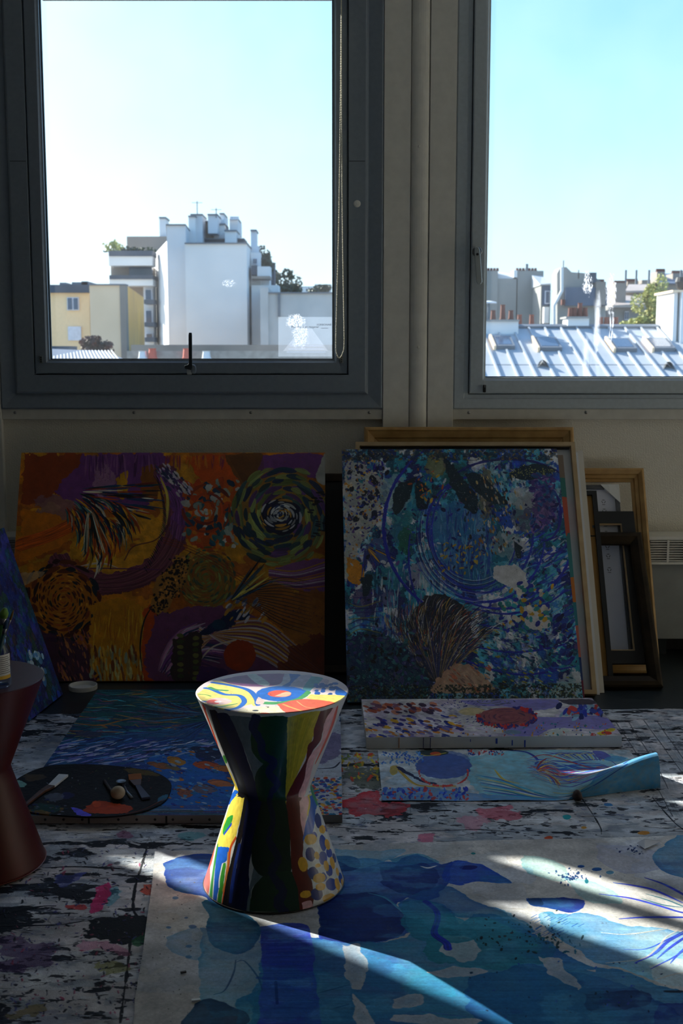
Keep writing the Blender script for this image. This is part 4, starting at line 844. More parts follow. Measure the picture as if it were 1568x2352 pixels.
    A.dabs(130, lambda r: (r.uniform(400, 650), r.uniform(960, 1100)), (14, 30), [(206, 200, 130), (220, 170, 60), (170, 150, 90), (150, 170, 150), (120, 60, 20)], ang=lambda x, y: 1.5, asp=.22)
    A.poly([(650, 780), (700, 760), (705, 900), (690, 1100), (645, 1100), (640, 900)], (196, 74, 14), rough=8); A.line([(705, 740), (650, 830), (630, 950), (640, 1060)], 7, BLK, .9, taper=.6)
    # leopard dots
    A.poly([(820, 540), (840, 620), (790, 720), (730, 810), (690, 770), (700, 660)], (170, 116, 50), rough=10); A.dabs(230, lambda r: (lambda t: (830 - 120 * t + r.normal(0, 26), 550 + 240 * t + r.normal(0, 12)))(r.random()), (4, 9), [(30, 16, 12), (20, 14, 20), (206, 140, 60)], asp=.6)
    # violet plumes and curved bands in the lower right
    A.poly([(700, 800), (1000, 770), (1200, 850), (1300, 1000), (1460, 1108), (700, 1108)], (112, 60, 104), rough=16)
    A.fan(690, 1150, -1.35, -.75, 120, 400, 130, [(150, 104, 150), (112, 60, 130), (206, 190, 210), (70, 34, 90), (30, 54, 96), (176, 120, 160)], 12, bend=.35)
    for k in range(20): A.line([(900, 960 - k * 5), (1010, 860 + k * 4), (1180, 830 + k * 9), (1330, 940 + k * 8), (1460, 1060 + k * 4)], 11, [(206, 130, 30), (200, 180, 190), (150, 80, 60), (210, 160, 60), (120, 66, 110), (224, 206, 190)][k % 6], .9, br=.35)
    A.ell(1078, 990, 72, 70, (176, 60, 18), rough=4); A.line([(900, 1010), (960, 950), (1060, 920)], 8, (214, 200, 180), .9)
    A.poly([(880, 900), (1020, 800), (1060, 840), (1010, 880)], (20, 34, 74), rough=10); A.ell(985, 852, 30, 24, (20, 54, 84)); A.poly([(1040, 790), (1110, 780), (1115, 825), (1050, 830)], (16, 40, 84), rough=6); A.dabs(40, lambda r: (r.uniform(1020, 1200), r.uniform(730, 830)), (10, 26), [(210, 206, 214), (110, 120, 160), (206, 150, 60)], ang=lambda x, y: -.9, asp=.3)
    A.poly([(780, 920), (900, 890), (890, 1100), (775, 1100)], (56, 40, 40), rough=8)
    for i in range(16): A.ell(880 if i % 2 else 812, 900 + i * 13, 15, 10, [(96, 104, 50), (120, 120, 60), (60, 70, 40)][i % 3], rough=3)
    A.poly([(900, 1040), (1020, 1050), (1000, 1108), (890, 1108)], (70, 34, 96), rough=8)
    A.poly([(1210, 600), (1460, 560), (1460, 700), (1330, 690), (1220, 640)], (140, 84, 140), rough=6)
    for k in range(10): A.line([(1210, 600 + k * 9), (1330, 610 + k * 9), (1462, 570 + k * 12)], 6, [(206, 150, 40), (170, 120, 170), (216, 200, 210), (110, 60, 110), (190, 110, 40)][k % 5], .85, br=.3)
    A.poly([(1150, 640), (1330, 700), (1462, 720), (1462, 1050), (1300, 900), (1180, 790)], (166, 96, 34), rough=10, a=.85)
    for k in range(15): A.line([(1040, 745 - k), (1120, 690 + k * 5), (1260, 640 + k * 15), (1400, 660 + k * 17)], 3.5, [BLK, (20, 26, 50)][k % 2], .8, taper=.8)
    A.fan(1030, 750, -1.0, -.35, 20, 250, 40, [(20, 50, 84), BLK, (206, 190, 90), (60, 90, 110)], 8)
    A.dabs(70, lambda r: (r.uniform(1200, 1450), r.uniform(760, 960)), (2, 5), [(50, 30, 50)], a=.8); A.poly([(1300, 960), (1462, 900), (1462, 1108), (1250, 1108)], (110, 40, 22), rough=18, a=.8)
    for k in range(3): A.line([(735, 458 + k * 12), (900, 520 + k * 12), (1120, 650 + k * 14)], 3.5, (130, 50, 26), .7)
    A.speckle(9, .85, (150, 70, 30), .5, 40); return A
MO = art_mat(paint_orange(), .42, .7, .003, .5)
tag(canvas('orange_painting', Q, .02, MO, mat('orange_canvas_edge', (120, 80, 50), .8)), 'large orange and violet abstract painting leaning under the left window', 'painting', 'paintings leaning against the wall')

# ---------------------------------------------------------------- blue painting with the dark shell
QB = lean(gb(797, 3.97), gb(1336, 4.0), (1032, 1037), 4.5)
def paint_blue():
    W, H = 1300, 1560; A = Art('blue_painting', W, H, qshift(QB, .02).mp(W, H), TEAL, 31); A.frame(750, 960, .5217); rg = A.rg
    A.patches([(14, 110, 140), (26, 80, 180), (76, 176, 206, .12), (16, 36, 110), (214, 220, 226, .0), (20, 84, 110), (34, 140, 166)], 80, 61, 95, octv=6)
    A.patches([(12, 24, 70), (60, 150, 180), (28, 60, 190), (216, 218, 220, .15)], 22, 77, 40, mask=np.clip(fbm(H, W, 200, 200, 2, 5) * 2, 0, 1) * .55, octv=4)
    # upper left cream field with dark seeds
    A.poly([(80, 180), (260, 260), (240, 420), (150, 560), (85, 720), (78, 400)], (196, 190, 178), rough=16, a=.85)
    A.dabs(60, lambda r: (r.uniform(84, 270), r.uniform(150, 450)), (9, 17), [(16, 24, 54), (14, 18, 30), (30, 40, 110)], asp=.7, rough=3); A.dabs(70, lambda r: (r.uniform(84, 260), r.uniform(180, 450)), (5, 10), [(206, 160, 50), (40, 50, 140)], asp=.5)
    A.dabs(300, lambda r: (r.uniform(80, 250), r.uniform(150, 640)), (3, 8), [(60, 56, 110), (200, 190, 170), (110, 84, 130), (196, 130, 50)], asp=.5)
    A.poly([(85, 610), (150, 640), (160, 720), (100, 720)], (214, 140, 30), rough=8); A.ell(225, 590, 55, 60, (70, 96, 150), rough=10); A.fan(170, 560, .2, 1.7, 20, 150, 26, [(206, 150, 40), (40, 50, 120), (60, 70, 150)], 8)
    for (x, y, rx, ry, c) in ((410, 690, 60, 55, (196, 198, 202)), (330, 480, 50, 90, (54, 140, 150)), (520, 480, 70, 90, (60, 130, 170)), (600, 540, 150, 180, (50, 120, 184)), (660, 600, 80, 90, (34, 90, 160)), (350, 540, 40, 60, (30, 100, 70)), (800, 560, 80, 60, (140, 160, 170)), (900, 420, 90, 90, (110, 110, 120)), (860, 350, 60, 50, (180, 186, 190)), (290, 700, 60, 60, (50, 140, 160)), (250, 790, 90, 50, (40, 44, 110)), (850, 560, 40, 30, (200, 196, 200)), (960, 380, 50, 90, (90, 60, 130)), (700, 700, 120, 60, (30, 110, 150)), (560, 260, 60, 60, (30, 90, 90)), (170, 810, 60, 70, (60, 44, 100)), (480, 200, 50, 60, (150, 120, 60)), (700, 330, 40, 110, (120, 100, 70)), (300, 330, 70, 80, (150, 190, 200))):
        A.ell(x, y, rx, ry, c, rough=22, a=.7)
    A.dabs(500, lambda r: (r.uniform(90, 1100), r.uniform(150, 1230)), (5, 15), [COB, NAVY, (190, 196, 206), CYAN, (30, 110, 120), (96, 70, 140), ULT, (14, 20, 40)], asp=.45, rough=4)
    for k in range(240):
        x = rg.uniform(200, 520); y = rg.uniform(640, 1080); A.line([(x, y), (x + rg.uniform(-8, 8), y + rg.uniform(18, 60))], rg.uniform(3, 9), [(206, 212, 218), (90, 180, 200), (60, 130, 190), (190, 200, 214), (40, 110, 150), (120, 120, 180)][k % 6], .8, taper=.6, jag=.4)
    for k in range(200):
        x = rg.uniform(840, 1090); y = rg.uniform(500, 1000); g = rg.uniform(-.9, -.2); L = rg.uniform(20, 60); A.line([(x, y), (x + L * math.cos(g), y + L * math.sin(g))], rg.uniform(4, 12), [(30, 60, 200), (70, 160, 210), (200, 210, 220), (20, 30, 130), (40, 120, 190), (26, 44, 180)][k % 6], .8, taper=.6, jag=.4)
    for k in range(150):
        x = rg.uniform(500, 720); y = rg.uniform(380, 700); A.line([(x, y), (x + rg.uniform(-12, 12), y + rg.uniform(20, 70))], rg.uniform(3, 8), [(90, 170, 210), (30, 80, 160), (120, 160, 200), (20, 50, 130), (40, 60, 180)][k % 5], .7, taper=.6)
    # great blue arcs
    for (cx, cy, rx, ry, a0, a1, w_, c) in ((690, 480, 440, 420, 2.0, 4.1, 16, (26, 34, 170)), (640, 480, 200, 220, 1.8, 4.9, 11, (28, 40, 176)), (650, 500, 190, 250, .2, 4.7, 9, (34, 50, 190)), (680, 500, 230, 270, -.3, 3.4, 10, (26, 40, 170)), (700, 520, 260, 290, .1, 2.6, 12, (30, 44, 180)), (760, 500, 330, 340, .0, 2.2, 13, (30, 40, 180)), (960, 420, 70, 120, -1.9, 1.9, 12, (34, 30, 140)), (980, 430, 110, 170, -1.7, 2.0, 10, (44, 50, 170)), (800, 330, 280, 150, -2.6, -.4, 14, (24, 30, 120)), (560, 600, 200, 340, 2.0, 3.4, 9, (30, 40, 160))):
        t = np.linspace(a0, a1, 16); A.line(np.stack([cx + rx * np.cos(t), cy + ry * np.sin(t)], 1), w_, c, .92, br=.3, smooth=False, taper=.5, jag=.3)
    for k in range(26): r = 180 + k * 4; t = np.linspace(.2 + rg.random() * 2, 2.2 + rg.random() * 1.6, 9); A.line(np.stack([650 + r * np.cos(t), 500 + r * 1.15 * np.sin(t)], 1), 4, [COB, (60, 120, 190), (190, 200, 220), NAVY][k % 4], .7, smooth=False, taper=.7)
    for pts in ([(640, 840), (800, 862), (960, 820), (1060, 755)], [(665, 905), (820, 935), (960, 905), (1080, 838)], [(640, 1005), (800, 1030), (950, 1018), (1090, 985)], [(600, 1065), (760, 1115), (900, 1128), (1095, 1092)]): A.line(pts, 10, (26, 36, 170), .95, taper=.4, jag=.3)
    # dark leaves
    for p in ([(395, 260), (370, 330), (330, 400), (300, 425), (290, 350), (320, 290)], [(505, 150), (600, 260), (660, 350), (655, 420), (600, 380), (540, 280)], [(600, 240), (680, 250), (760, 330), (790, 370), (740, 380), (660, 330)], [(800, 240), (900, 200), (1005, 230), (900, 270), (820, 262)], [(400, 270), (440, 300), (420, 350), (450, 400), (400, 390), (388, 320)], [(820, 540), (855, 570), (850, 620), (830, 600)], [(150, 700), (200, 690), (190, 760), (160, 790)]): A.poly(p, (14, 38, 52), rough=9, a=.93)
    A.dabs(90, lambda r: (r.uniform(800, 1005), 238 + r.normal(0, 12)), (1.8, 3), [(170, 170, 90)], asp=.9)
    A.dabs(200, lambda r: (r.normal(730, 60), r.uniform(250, 600)), (4, 12), [(196, 170, 110), (20, 24, 30), (206, 200, 190), (150, 100, 50), (20, 60, 80)], ang=lambda x, y: 1.3, asp=.4)
    A.dabs(110, lambda r: (r.uniform(900, 1010), r.uniform(250, 500)), (8, 18), [(80, 60, 140), (40, 34, 110), (130, 100, 160), (30, 80, 140)], asp=.5, rough=4); A.dabs(60, lambda r: (r.normal(600, 50), r.normal(610, 50)), (6, 14), [(206, 166, 40), (190, 160, 60), (30, 40, 110)], asp=.4)
    A.dabs(40, lambda r: (r.normal(450, 25), r.normal(300, 40)), (5, 14), [(206, 160, 40), (196, 90, 40), (30, 30, 70)], asp=.4)
    # white islands
    A.poly([(740, 650), (830, 650), (880, 700), (870, 760), (790, 740), (735, 700)], (212, 212, 214), rough=12); A.poly([(862, 815), (960, 850), (980, 920), (890, 925), (870, 870)], (208, 208, 208), rough=12); A.poly([(1020, 1150), (1110, 1120), (1112, 1230), (1010, 1230)], (190, 200, 206), rough=16, a=.7)
    A.dabs(90, lambda r: (r.uniform(760, 1000), r.uniform(720, 940)), (9, 17), [(206, 160, 40), (30, 130, 130), (26, 40, 160), (216, 206, 190), (40, 150, 160)], asp=.65, rough=2)
    A.dabs(50, lambda r: (r.uniform(1000, 1085), r.uniform(860, 1080)), (12, 20), [(20, 34, 130), (30, 70, 160), NAVY], ang=lambda x, y: -.8, asp=.55)
    A.dabs(260, lambda r: (r.uniform(640, 1090), r.uniform(930, 1230)), (6, 14), [(40, 150, 160), (170, 200, 200), (150, 150, 60), (20, 84, 110), (20, 50, 110)], ang=lambda x, y: .4, asp=.35)
    # shell
    A.poly([(430, 790), (520, 780), (600, 830), (640, 920), (600, 1030), (520, 1150), (450, 1150), (380, 1040), (360, 900)], (26, 28, 40), rough=14, a=.93)
    A.fan(490, 1180, -2.3, -.8, 60, 350, 950, [(20, 24, 40), (120, 110, 120), (190, 150, 60), (160, 60, 40), (24, 40, 96), (200, 200, 196), (14, 16, 24), (60, 60, 90)], 3.2, asp=1.0, dash=.18, bend=.06); A.fan(490, 1180, -2.3, -.8, 40, 390, 110, [(24, 30, 60), (150, 130, 90), (40, 50, 110)], 3)
    A.poly([(560, 1075), (640, 1090), (740, 1190), (700, 1210), (560, 1210), (450, 1200)], (206, 160, 130), rough=12, a=.9); A.dabs(50, lambda r: (r.uniform(540, 720), r.uniform(1090, 1200)), (8, 20), [(216, 180, 150), (196, 110, 80), (150, 120, 110)], ang=lambda x, y: .7, asp=.3)
    # lower left
    A.poly([(95, 960), (230, 940), (420, 1100), (430, 1230), (95, 1240)], (18, 40, 66), rough=22, a=.75); A.dabs(300, lambda r: (r.uniform(90, 440), r.uniform(940, 1240)), (6, 16), [(18, 34, 80), (20, 80, 90), (10, 14, 24), (60, 60, 120), (50, 110, 120)], asp=.5, rough=4)
    for i in range(9): A.line([(95, 790 + i * 24), (150, 800 + i * 20 + rg.uniform(-14, 14)), (240, 780 + i * 24)], 6, [(60, 50, 120), (150, 140, 60), (30, 30, 90)][i % 3], .7, taper=.6)
    m = np.zeros((H, W), np.float32); m[int(H * .94):] = 1; A.speckle(10, .0, (14, 30, 30), .8, 8, mask=m); A.speckle(7, .6, (150, 150, 60), .7, 9, mask=m)
    m = np.zeros((H, W), np.float32); m[:int(H * .05)] = 1; A.speckle(16, -.1, (20, 40, 60), .7, 12, mask=m); A.speckle(12, .45, (150, 120, 50), .8, 13, mask=m)
    A.speckle(5, .82, (206, 206, 210), .7, 15); A.speckle(5, .85, (10, 14, 30), .7, 16); return A
MB_ = art_mat(paint_blue(), .40, .8, .003, .5)
tag(canvas('blue_painting', QB, .02, MB_, mat('blue_canvas_edge', (60, 80, 120), .8)), 'large blue and turquoise painting with a dark shell shape, leaning at the centre', 'painting', 'paintings leaning against the wall')

# ---------------------------------------------------------------- what stands behind the blue painting
def strip_mat():
    m = bpy.data.materials.new('painted_canvas_edge'); m.use_nodes = True; nt = m.node_tree; p = nt.nodes['Principled BSDF']; t = N(nt, 'ShaderNodeTexCoord'); s = N(nt, 'ShaderNodeSeparateXYZ'); nt.links.new(t.outputs['Generated'], s.inputs[0])
    n = N(nt, 'ShaderNodeTexNoise'); n.inputs['Scale'].default_value = 9; ad = N(nt, 'ShaderNodeMath', operation='MULTIPLY_ADD'); nt.links.new(n.outputs[0], ad.inputs[0]); ad.inputs[1].default_value = .08; nt.links.new(s.outputs['Z'], ad.inputs[2])
    r = N(nt, 'ShaderNodeValToRGB'); r.color_ramp.interpolation = 'CONSTANT'; el = r.color_ramp.elements; cs = [(0, (120, 30, 60)), (.12, (30, 60, 120)), (.2, (200, 110, 90)), (.33, (40, 130, 140)), (.42, (206, 120, 40)), (.52, (50, 130, 130)), (.62, (60, 120, 120)), (.7, (196, 90, 60)), (.84, (50, 120, 110)), (.93, (130, 110, 90))]
    while len(el) < len(cs): el.new(.5)
    for i, (a, c) in enumerate(cs): el[i].position = a; el[i].color = (*lin(c), 1)
    nt.links.new(ad.outputs[0], r.inputs[0]); nt.links.new(r.outputs[0], p.inputs['Base Color']); p.inputs['Roughness'].default_value = .6; return m
Q = leanR(gb(1340, 4.025), .74, 1050, 4.54); MS = strip_mat()
tag(canvas('striped_canvas', Q, .018, MS, MS), 'canvas with a many-coloured edge peeping out right of the blue painting', 'painting', 'paintings leaning against the wall')
Q = leanR(gb(1367, 4.062), .845, 1023, 4.577); r = thing('picture_frame', 'thin pale wood tray frame with white backing behind the blue painting', 'picture frame', Q.p(Q.W / 2, 0), 'empty frames and boards against the wall')
mitred(Q, [(0, 0), (0, .03), (.016, .03), (.016, .004), (.02, .004), (.02, 0)], M_PALEWOOD, r, 'rail')
mm = MB(); qbox(mm, Q, .016, Q.W - .016, .016, Q.L - .016, .0, .006); mm.build('backing', mat('white_board', (212, 214, 216), .7, var=.03), r)
mm = MB(); qbox(mm, Q, .02, Q.W - .02, Q.L - .022, Q.L - .017, .006, .02); mm.build('shadow_gap', M_BLACK, r)
Q = leanR(gb(1377, 4.078), .5, 1040, 4.584); mm = MB(); qbox(mm, Q, 0, Q.W, 0, Q.L, 0, .003); tag(mm.build('white_sheet', mat('white_board', (212, 214, 216))), 'thin white sheet just behind the pale tray frame', 'board', 'empty frames and boards against the wall')
Q = leanR(gb(1387, 4.10), .62, 1036, 4.592); mm = MB(); qbox(mm, Q, 0, Q.W, 0, Q.L, 0, .005); tag(mm.build('mount_board', mat('cream_board', (206, 200, 188), .75, var=.04)), 'cream white mount board leaning left of the empty frames', 'board', 'empty frames and boards against the wall')
PROF_BIG = [(0, 0), (0, .045), (.006, .05), (.014, .05), (.018, .044), (.040, .034), (.042, .028), (.054, .024), (.056, .012), (.066, .010), (.068, 0)]
Q = lean(gb(838, 4.36), gb(1336, 4.36), (1079, 988), 4.69); Q = Quad(Q.BL, Q.u, Q.v, Q.W, Q.L); r = thing('picture_frame', 'large empty pine picture frame with a stepped moulding behind the blue painting', 'picture frame', Q.p(Q.W / 2, 0), 'empty frames and boards against the wall')
mitred(Q, PROF_BIG, M_PINE, r, 'rail')
Q = leanR(gb(1511, 4.35), .30, 1082, 4.70); r = thing('picture_frame', 'empty pine frame with a stepped moulding, rearmost of the frames at the right', 'picture frame', Q.p(Q.W / 2, 0), 'empty frames and boards against the wall'); QA = Q
mitred(Q, [(0, 0), (0, .035), (.008, .038), (.022, .030), (.024, .022), (.036, .020), (.038, .010), (.048, .008), (.048, 0)], M_PINE, r, 'rail')
# black frame still wrapped, with card corners
Q = leanR(gb(1454, 4.325, .056), .145, 1118, 4.668); Q = Quad(Q.BL - Vector((.0, 0, 0)), Q.u, Q.v, Q.W, Q.L)
r = thing('picture_frame', 'black frame still in clear wrap with white card corners and recycling marks', 'picture frame', Q.p(Q.W / 2, 0), 'empty frames and boards against the wall')
mitred(Q, [(0, 0), (0, .018), (.016, .018), (.016, 0)], M_BLACK, r, 'rail')
mm = MB(); qbox(mm, Q, .016, Q.W - .016, .016, Q.L - .016, .004, .008); mm.build('insert_sheet', mat('insert_paper', (206, 208, 222), .6, var=.02), r)
mm = MB(); c = M_WHITE
def tri(Q, pts, h0, h1): return [Q.p(a, b, h0) for a, b in pts] + [Q.p(a, b, h1) for a, b in pts]
TF = [(0, 2, 1), (3, 4, 5), (0, 1, 4, 3), (1, 2, 5, 4), (2, 0, 3, 5)]
mk('card_corner', tri(Q, [(Q.W + .002, Q.L + .002), (Q.W - .072, Q.L + .002), (Q.W + .002, Q.L - .078)], -.001, .021), TF, c, r)
mk('card_corner', tri(Q, [(Q.W + .002, -.002), (Q.W + .002, .05), (Q.W - .05, -.002)], -.001, .021), TF, c, r)
M_INKD = mat('black_ink', (30, 30, 34), .7)
for k, (py) in enumerate((1155, 1177, 1207, 1230, 1262, 1284, 1316)):
    b0 = Q.L * (1 - (py - 1117) / (1523 - 1117.)); a0 = Q.W - .062; mark = MB()
    for j in range(3):                       # three chasing bars make the recycling sign
        g = 2 * math.pi * j / 3 + math.pi / 2; cx, cy = a0 + .006 * math.cos(g), b0 + .006 * math.sin(g)
        ux = (-math.sin(g), math.cos(g))
        pts = [(cx - ux[0] * .005, cy - ux[1] * .005), (cx + ux[0] * .005, cy + ux[1] * .005)]
        for s_, w_ in ((0, .0012),):
            nx, ny = math.cos(g) * w_, math.sin(g) * w_
            qd = [(pts[0][0] - nx, pts[0][1] - ny), (pts[1][0] - nx, pts[1][1] - ny), (pts[1][0] + nx, pts[1][1] + ny), (pts[0][0] + nx, pts[0][1] + ny)]
            mark.hexa([Q.p(a, b, .0081) for a, b in qd] + [Q.p(a, b, .0086) for a, b in qd])
    qbox(mark, Q, a0 - .006, a0 + .006, b0 - .014, b0 - .012, .0081, .0086); mark.build('recycling_mark', M_INKD, r)
mm = MB(); nx_, ny_ = 14, 40
rg_ = random.Random(5)
vs = [Q.p(Q.W * i / nx_, Q.L * j / ny_, .0195 + .002 * rg_.random() + .0015 * math.sin(i * 1.3 + j * .7)) for j in range(ny_ + 1) for i in range(nx_ + 1)]
mk('clear_wrap', vs, [(j * (nx_ + 1) + i, j * (nx_ + 1) + i + 1, (j + 1) * (nx_ + 1) + i + 1, (j + 1) * (nx_ + 1) + i) for j in range(ny_) for i in range(nx_)], film_mat('clear_film', .10), r, smooth=True)
# black frame with fibreboard back turned outwards
Q = leanR(gb(1407, 4.21), .118, 1132, 4.60); r = thing('picture_frame', 'thin black frame turned round, showing its brown fibreboard back', 'picture frame', Q.p(Q.W / 2, 0), 'empty frames and boards against the wall')
mitred(Q, [(0, 0), (0, .022), (.018, .022), (.018, .0)], M_BLACK, r, 'rail'); mm = MB(); qbox(mm, Q, .017, Q.W - .017, .017, Q.L - .017, .006, .012); mm.build('backing_board', M_MDF, r)
mm = MB(); qbox(mm, Q, Q.W - .026, Q.W - .016, Q.L * .80, Q.L * .80 + .01, .012, .016); mm.build('clip', M_DMETAL, r)
# plain black frame, bare wood inner edge
Q = leanR(gb(1490, 4.28, .056), .20, 1178, 4.60); r = thing('picture_frame', 'wide flat black frame with a bare wood inner edge', 'picture frame', Q.p(Q.W / 2, 0), 'empty frames and boards against the wall')
mitred(Q, [(0, 0), (0, .016), (.05, .016), (.05, .0)], M_BLACK, r, 'rail'); mitred(Q, [(.05, .001), (.05, .012), (.055, .012), (.055, .001)], M_PALEWOOD, r, 'inner_edge')
# dark brown frame in front
Q = leanR(gb(1519, 4.15), .34, 1229, 4.53); r = thing('picture_frame', 'dark brown empty wooden frame standing in front of the others at the right', 'picture frame', Q.p(Q.W / 2, 0), 'empty frames and boards against the wall')
mitred(Q, [(0, 0), (0, .024), (.006, .028), (.02, .03), (.04, .02), (.046, .014), (.046, 0)], M_DWOOD, r, 'rail')
# dark framed picture between the two big paintings
Q = lean(gb(690, 4.36), gb(824, 4.36), (756, 1091), 4.69); r = thing('picture_frame', 'dark framed panel in the gap between the orange and the blue painting', 'picture frame', Q.p(Q.W / 2, 0), 'empty frames and boards against the wall')
mitred(Q, [(0, 0), (0, .02), (.004, .022), (.03, .016), (.03, 0)], wood_mat('walnut_wood', (74, 56, 38), (44, 32, 22)), r, 'rail'); mm = MB(); qbox(mm, Q, .029, Q.W - .029, .029, Q.L - .029, .002, .008); mm.build('panel', M_BLACK, r)

# ---------------------------------------------------------------- blue canvas leaning at the far left, seen edge on
A0 = gb(134, 4.07); dirn = (Vector((at_z(60, 1656).x, at_z(60, 1656).y, 0)) - A0).normalized(); Bn = A0 + dirn * .68
top_far = at_y(0, 1238, 4.07); v = (top_far - A0); u = -dirn; v -= u * v.dot(u); QL = Quad(Bn, u, v, .68, .625)
def paint_left():
    W, H = 1100, 830; A = Art('blue_dab_painting', W, H, qshift(QL, .018).mp(W, H), (20, 50, 110), 41)
    A.patches([(18, 44, 120), (20, 80, 110), (26, 30, 90), (24, 66, 60), (50, 60, 150)], 60, 91, 60, octv=5); A.frame(0, 1180, .2126)
    A.dabs(200, lambda r: (r.uniform(-900, 640), r.uniform(1150, 2250)), (34, 80), [(30, 70, 190), (20, 100, 160), (24, 50, 130), (60, 130, 200), (20, 30, 80), (70, 60, 60)], ang=lambda x, y: 1.25, asp=.25, rough=3)
    A.dabs(30, lambda r: (r.uniform(300, 500), r.uniform(1480, 1800)), (24, 42), [(150, 190, 210), (196, 210, 214), (70, 140, 190)], ang=lambda x, y: 1.3, asp=.45); A.speckle(6, .6, (110, 120, 190), .6, 17); A.speckle(7, .75, (150, 90, 60), .6, 18); return A
ML = art_mat(paint_left(), .45, .7, .003)
tag(canvas('blue_dab_painting', QL, .018, ML, ML), 'dark blue canvas of loose dabs leaning behind the red stool', 'painting', 'paintings leaning against the wall')

# ---------------------------------------------------------------- plastic and paper covering on the floor
DX0, DX1, DY0, DY1 = -2.1, 1.8, 1.15, 3.90
def floor_map(x0, x1, y0, y1, W, H, z=0.):
    def f(p):
        d = rays(p); t = (z - CAMZ) / d[:, 2]; return np.stack([(d[:, 0] * t - x0) / (x1 - x0) * W, (y1 - d[:, 1] * t) / (y1 - y0) * H], 1)
    return f
def paint_drop():
    W, H = 2900, 2050; A = Art('paint_stained_covering', W, H, floor_map(DX0, DX1, DY0, DY1, W, H), (196, 198, 202), 51); rg = A.rg
    A.patches([(204, 206, 210), (182, 188, 196), (200, 196, 198), (168, 176, 186, -.2)], 150, 101, 60, octv=5)
    big = fbm(H, W, 420, 300, 3, 7); yy = (np.arange(H) / H)[:, None]; xx = (np.arange(W) / W)[None]
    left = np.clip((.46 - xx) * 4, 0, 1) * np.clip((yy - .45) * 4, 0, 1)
    f = fbm(H, W, 64, 26, 6, 8) + big * .45; m = np.clip((f - .42 + left * .2) * 10, 0, 1); A.a *= (1 - left * .28)[..., None]; A.a += (np.array((16, 18, 24)) / 255 - A.a) * (m * .95)[..., None]; A.h -= m * .2  # lower left darkened to hold the vignette, with more black flakes there
    A.a = A.a.astype(np.float32)
    f4 = fbm(H, W, 22, 11, 4, 208); mk4 = np.clip(fbm(H, W, 160, 90, 3, 209) * 2 + .35, 0, 1); A.a += (np.array((24, 26, 34)) / 255 - A.a) * (np.clip((f4 - .45) * 9, 0, 1) * mk4 * .85)[..., None]; A.a += (np.array((90, 104, 126)) / 255 - A.a) * (np.clip((fbm(H, W, 40, 22, 4, 210) - .3) * 4, 0, 1) * .35)[..., None]
    f2 = np.abs(fbm(H, W, 260, 60, 5, 9)); A.a *= (1 - np.clip((.022 - f2) * 40, 0, 1) * .8)[..., None]
    f3 = np.abs(fbm(H, W, 90, 240, 4, 10)); A.a *= (1 - np.clip((.015 - f3) * 50, 0, 1) * .6 * np.clip(big * 2 + .3, 0, 1))[..., None]
    A.patches([(70, 60, 120), (120, 60, 110), (80, 96, 150), (150, 110, 140), (90, 110, 90)], 120, 300, 70, mask=np.clip(left * np.clip(fbm(H, W, 160, 90, 4, 11) * 2.2, 0, 1), 0, 1) * .55)
    A.frame(768, 1550, .5102)
    R1 = (196, 56, 66)
    A.poly([(60, 560), (180, 530), (220, 580), (330, 590), (260, 640), (120, 640), (50, 600)], R1, a=.85, rough=16, wash=.6); A.poly([(640, 600), (800, 600), (840, 650), (680, 650)], (206, 90, 110), a=.7, rough=14); A.poly([(560, 630), (680, 640), (650, 700), (570, 690)], (216, 150, 170), a=.7, rough=14); A.poly([(390, 720), (450, 720), (440, 760), (390, 760)], (210, 110, 140), a=.8, rough=8)
    A.poly([(30, 420), (200, 420), (210, 500), (120, 520), (40, 480)], (60, 70, 50), a=.6, rough=22); A.dabs(60, lambda r: (r.uniform(20, 200), r.uniform(360, 480)), (5, 16), [(206, 160, 40), (196, 70, 40), (110, 130, 60), (206, 190, 60)], asp=.4); A.ell(1045, 645, 18, 10, (30, 160, 170)); A.ell(1230, 590, 20, 7, (60, 130, 190)); A.ell(960, 735, 18, 8, (206, 80, 30)); A.ell(1390, 715, 26, 9, (206, 140, 50)); A.ell(1120, 690, 12, 6, (206, 150, 60))
    for pts in ([(0, 690), (250, 712), (500, 705), (640, 700), (830, 712)], [(1110, 560), (1190, 680), (1200, 720)], [(1430, 560), (1520, 660), (1568, 700)], [(0, 775), (300, 790), (470, 765)]): A.line(pts, 6, BLK, .95, jag=.8, taper=.3)
    for pts in ([(1260, 210), (1340, 330), (1420, 460), (1520, 640)], [(1390, 210), (1480, 330), (1568, 450)], [(1320, 215), (1440, 400), (1500, 520)], [(1450, 215), (1568, 380)]): A.line(pts, 4, (60, 66, 74), .8, jag=.5); A.line([(x + 26, y) for x, y in pts], 34, (150, 160, 170), .35)  # fold lines and their shading bands drawn into the colour
    A.frame(0, 1950, .5102)
    for pts in ([(190, 86), (370, 84), (560, 94)], [(0, 352), (250, 345), (420, 325), (690, 328)], [(660, 0), (610, 170), (600, 280), (640, 320)], [(590, 380), (570, 560), (540, 788)], [(0, 300), (180, 265), (250, 262)]): A.line(pts, 12, BLK, .95, jag=.9, taper=.3)
    A.poly([(440, 180), (495, 160), (480, 240), (430, 290), (400, 280)], (206, 40, 110), a=.85, rough=6); A.poly([(295, 255), (380, 255), (370, 275), (300, 272)], (196, 50, 50), a=.8, rough=6); A.poly([(490, 170), (540, 180), (520, 250), (480, 250)], (60, 150, 180), a=.5, rough=10); A.poly([(250, 120), (400, 110), (360, 150), (250, 165)], (70, 80, 160), a=.6, rough=14, wash=.5)
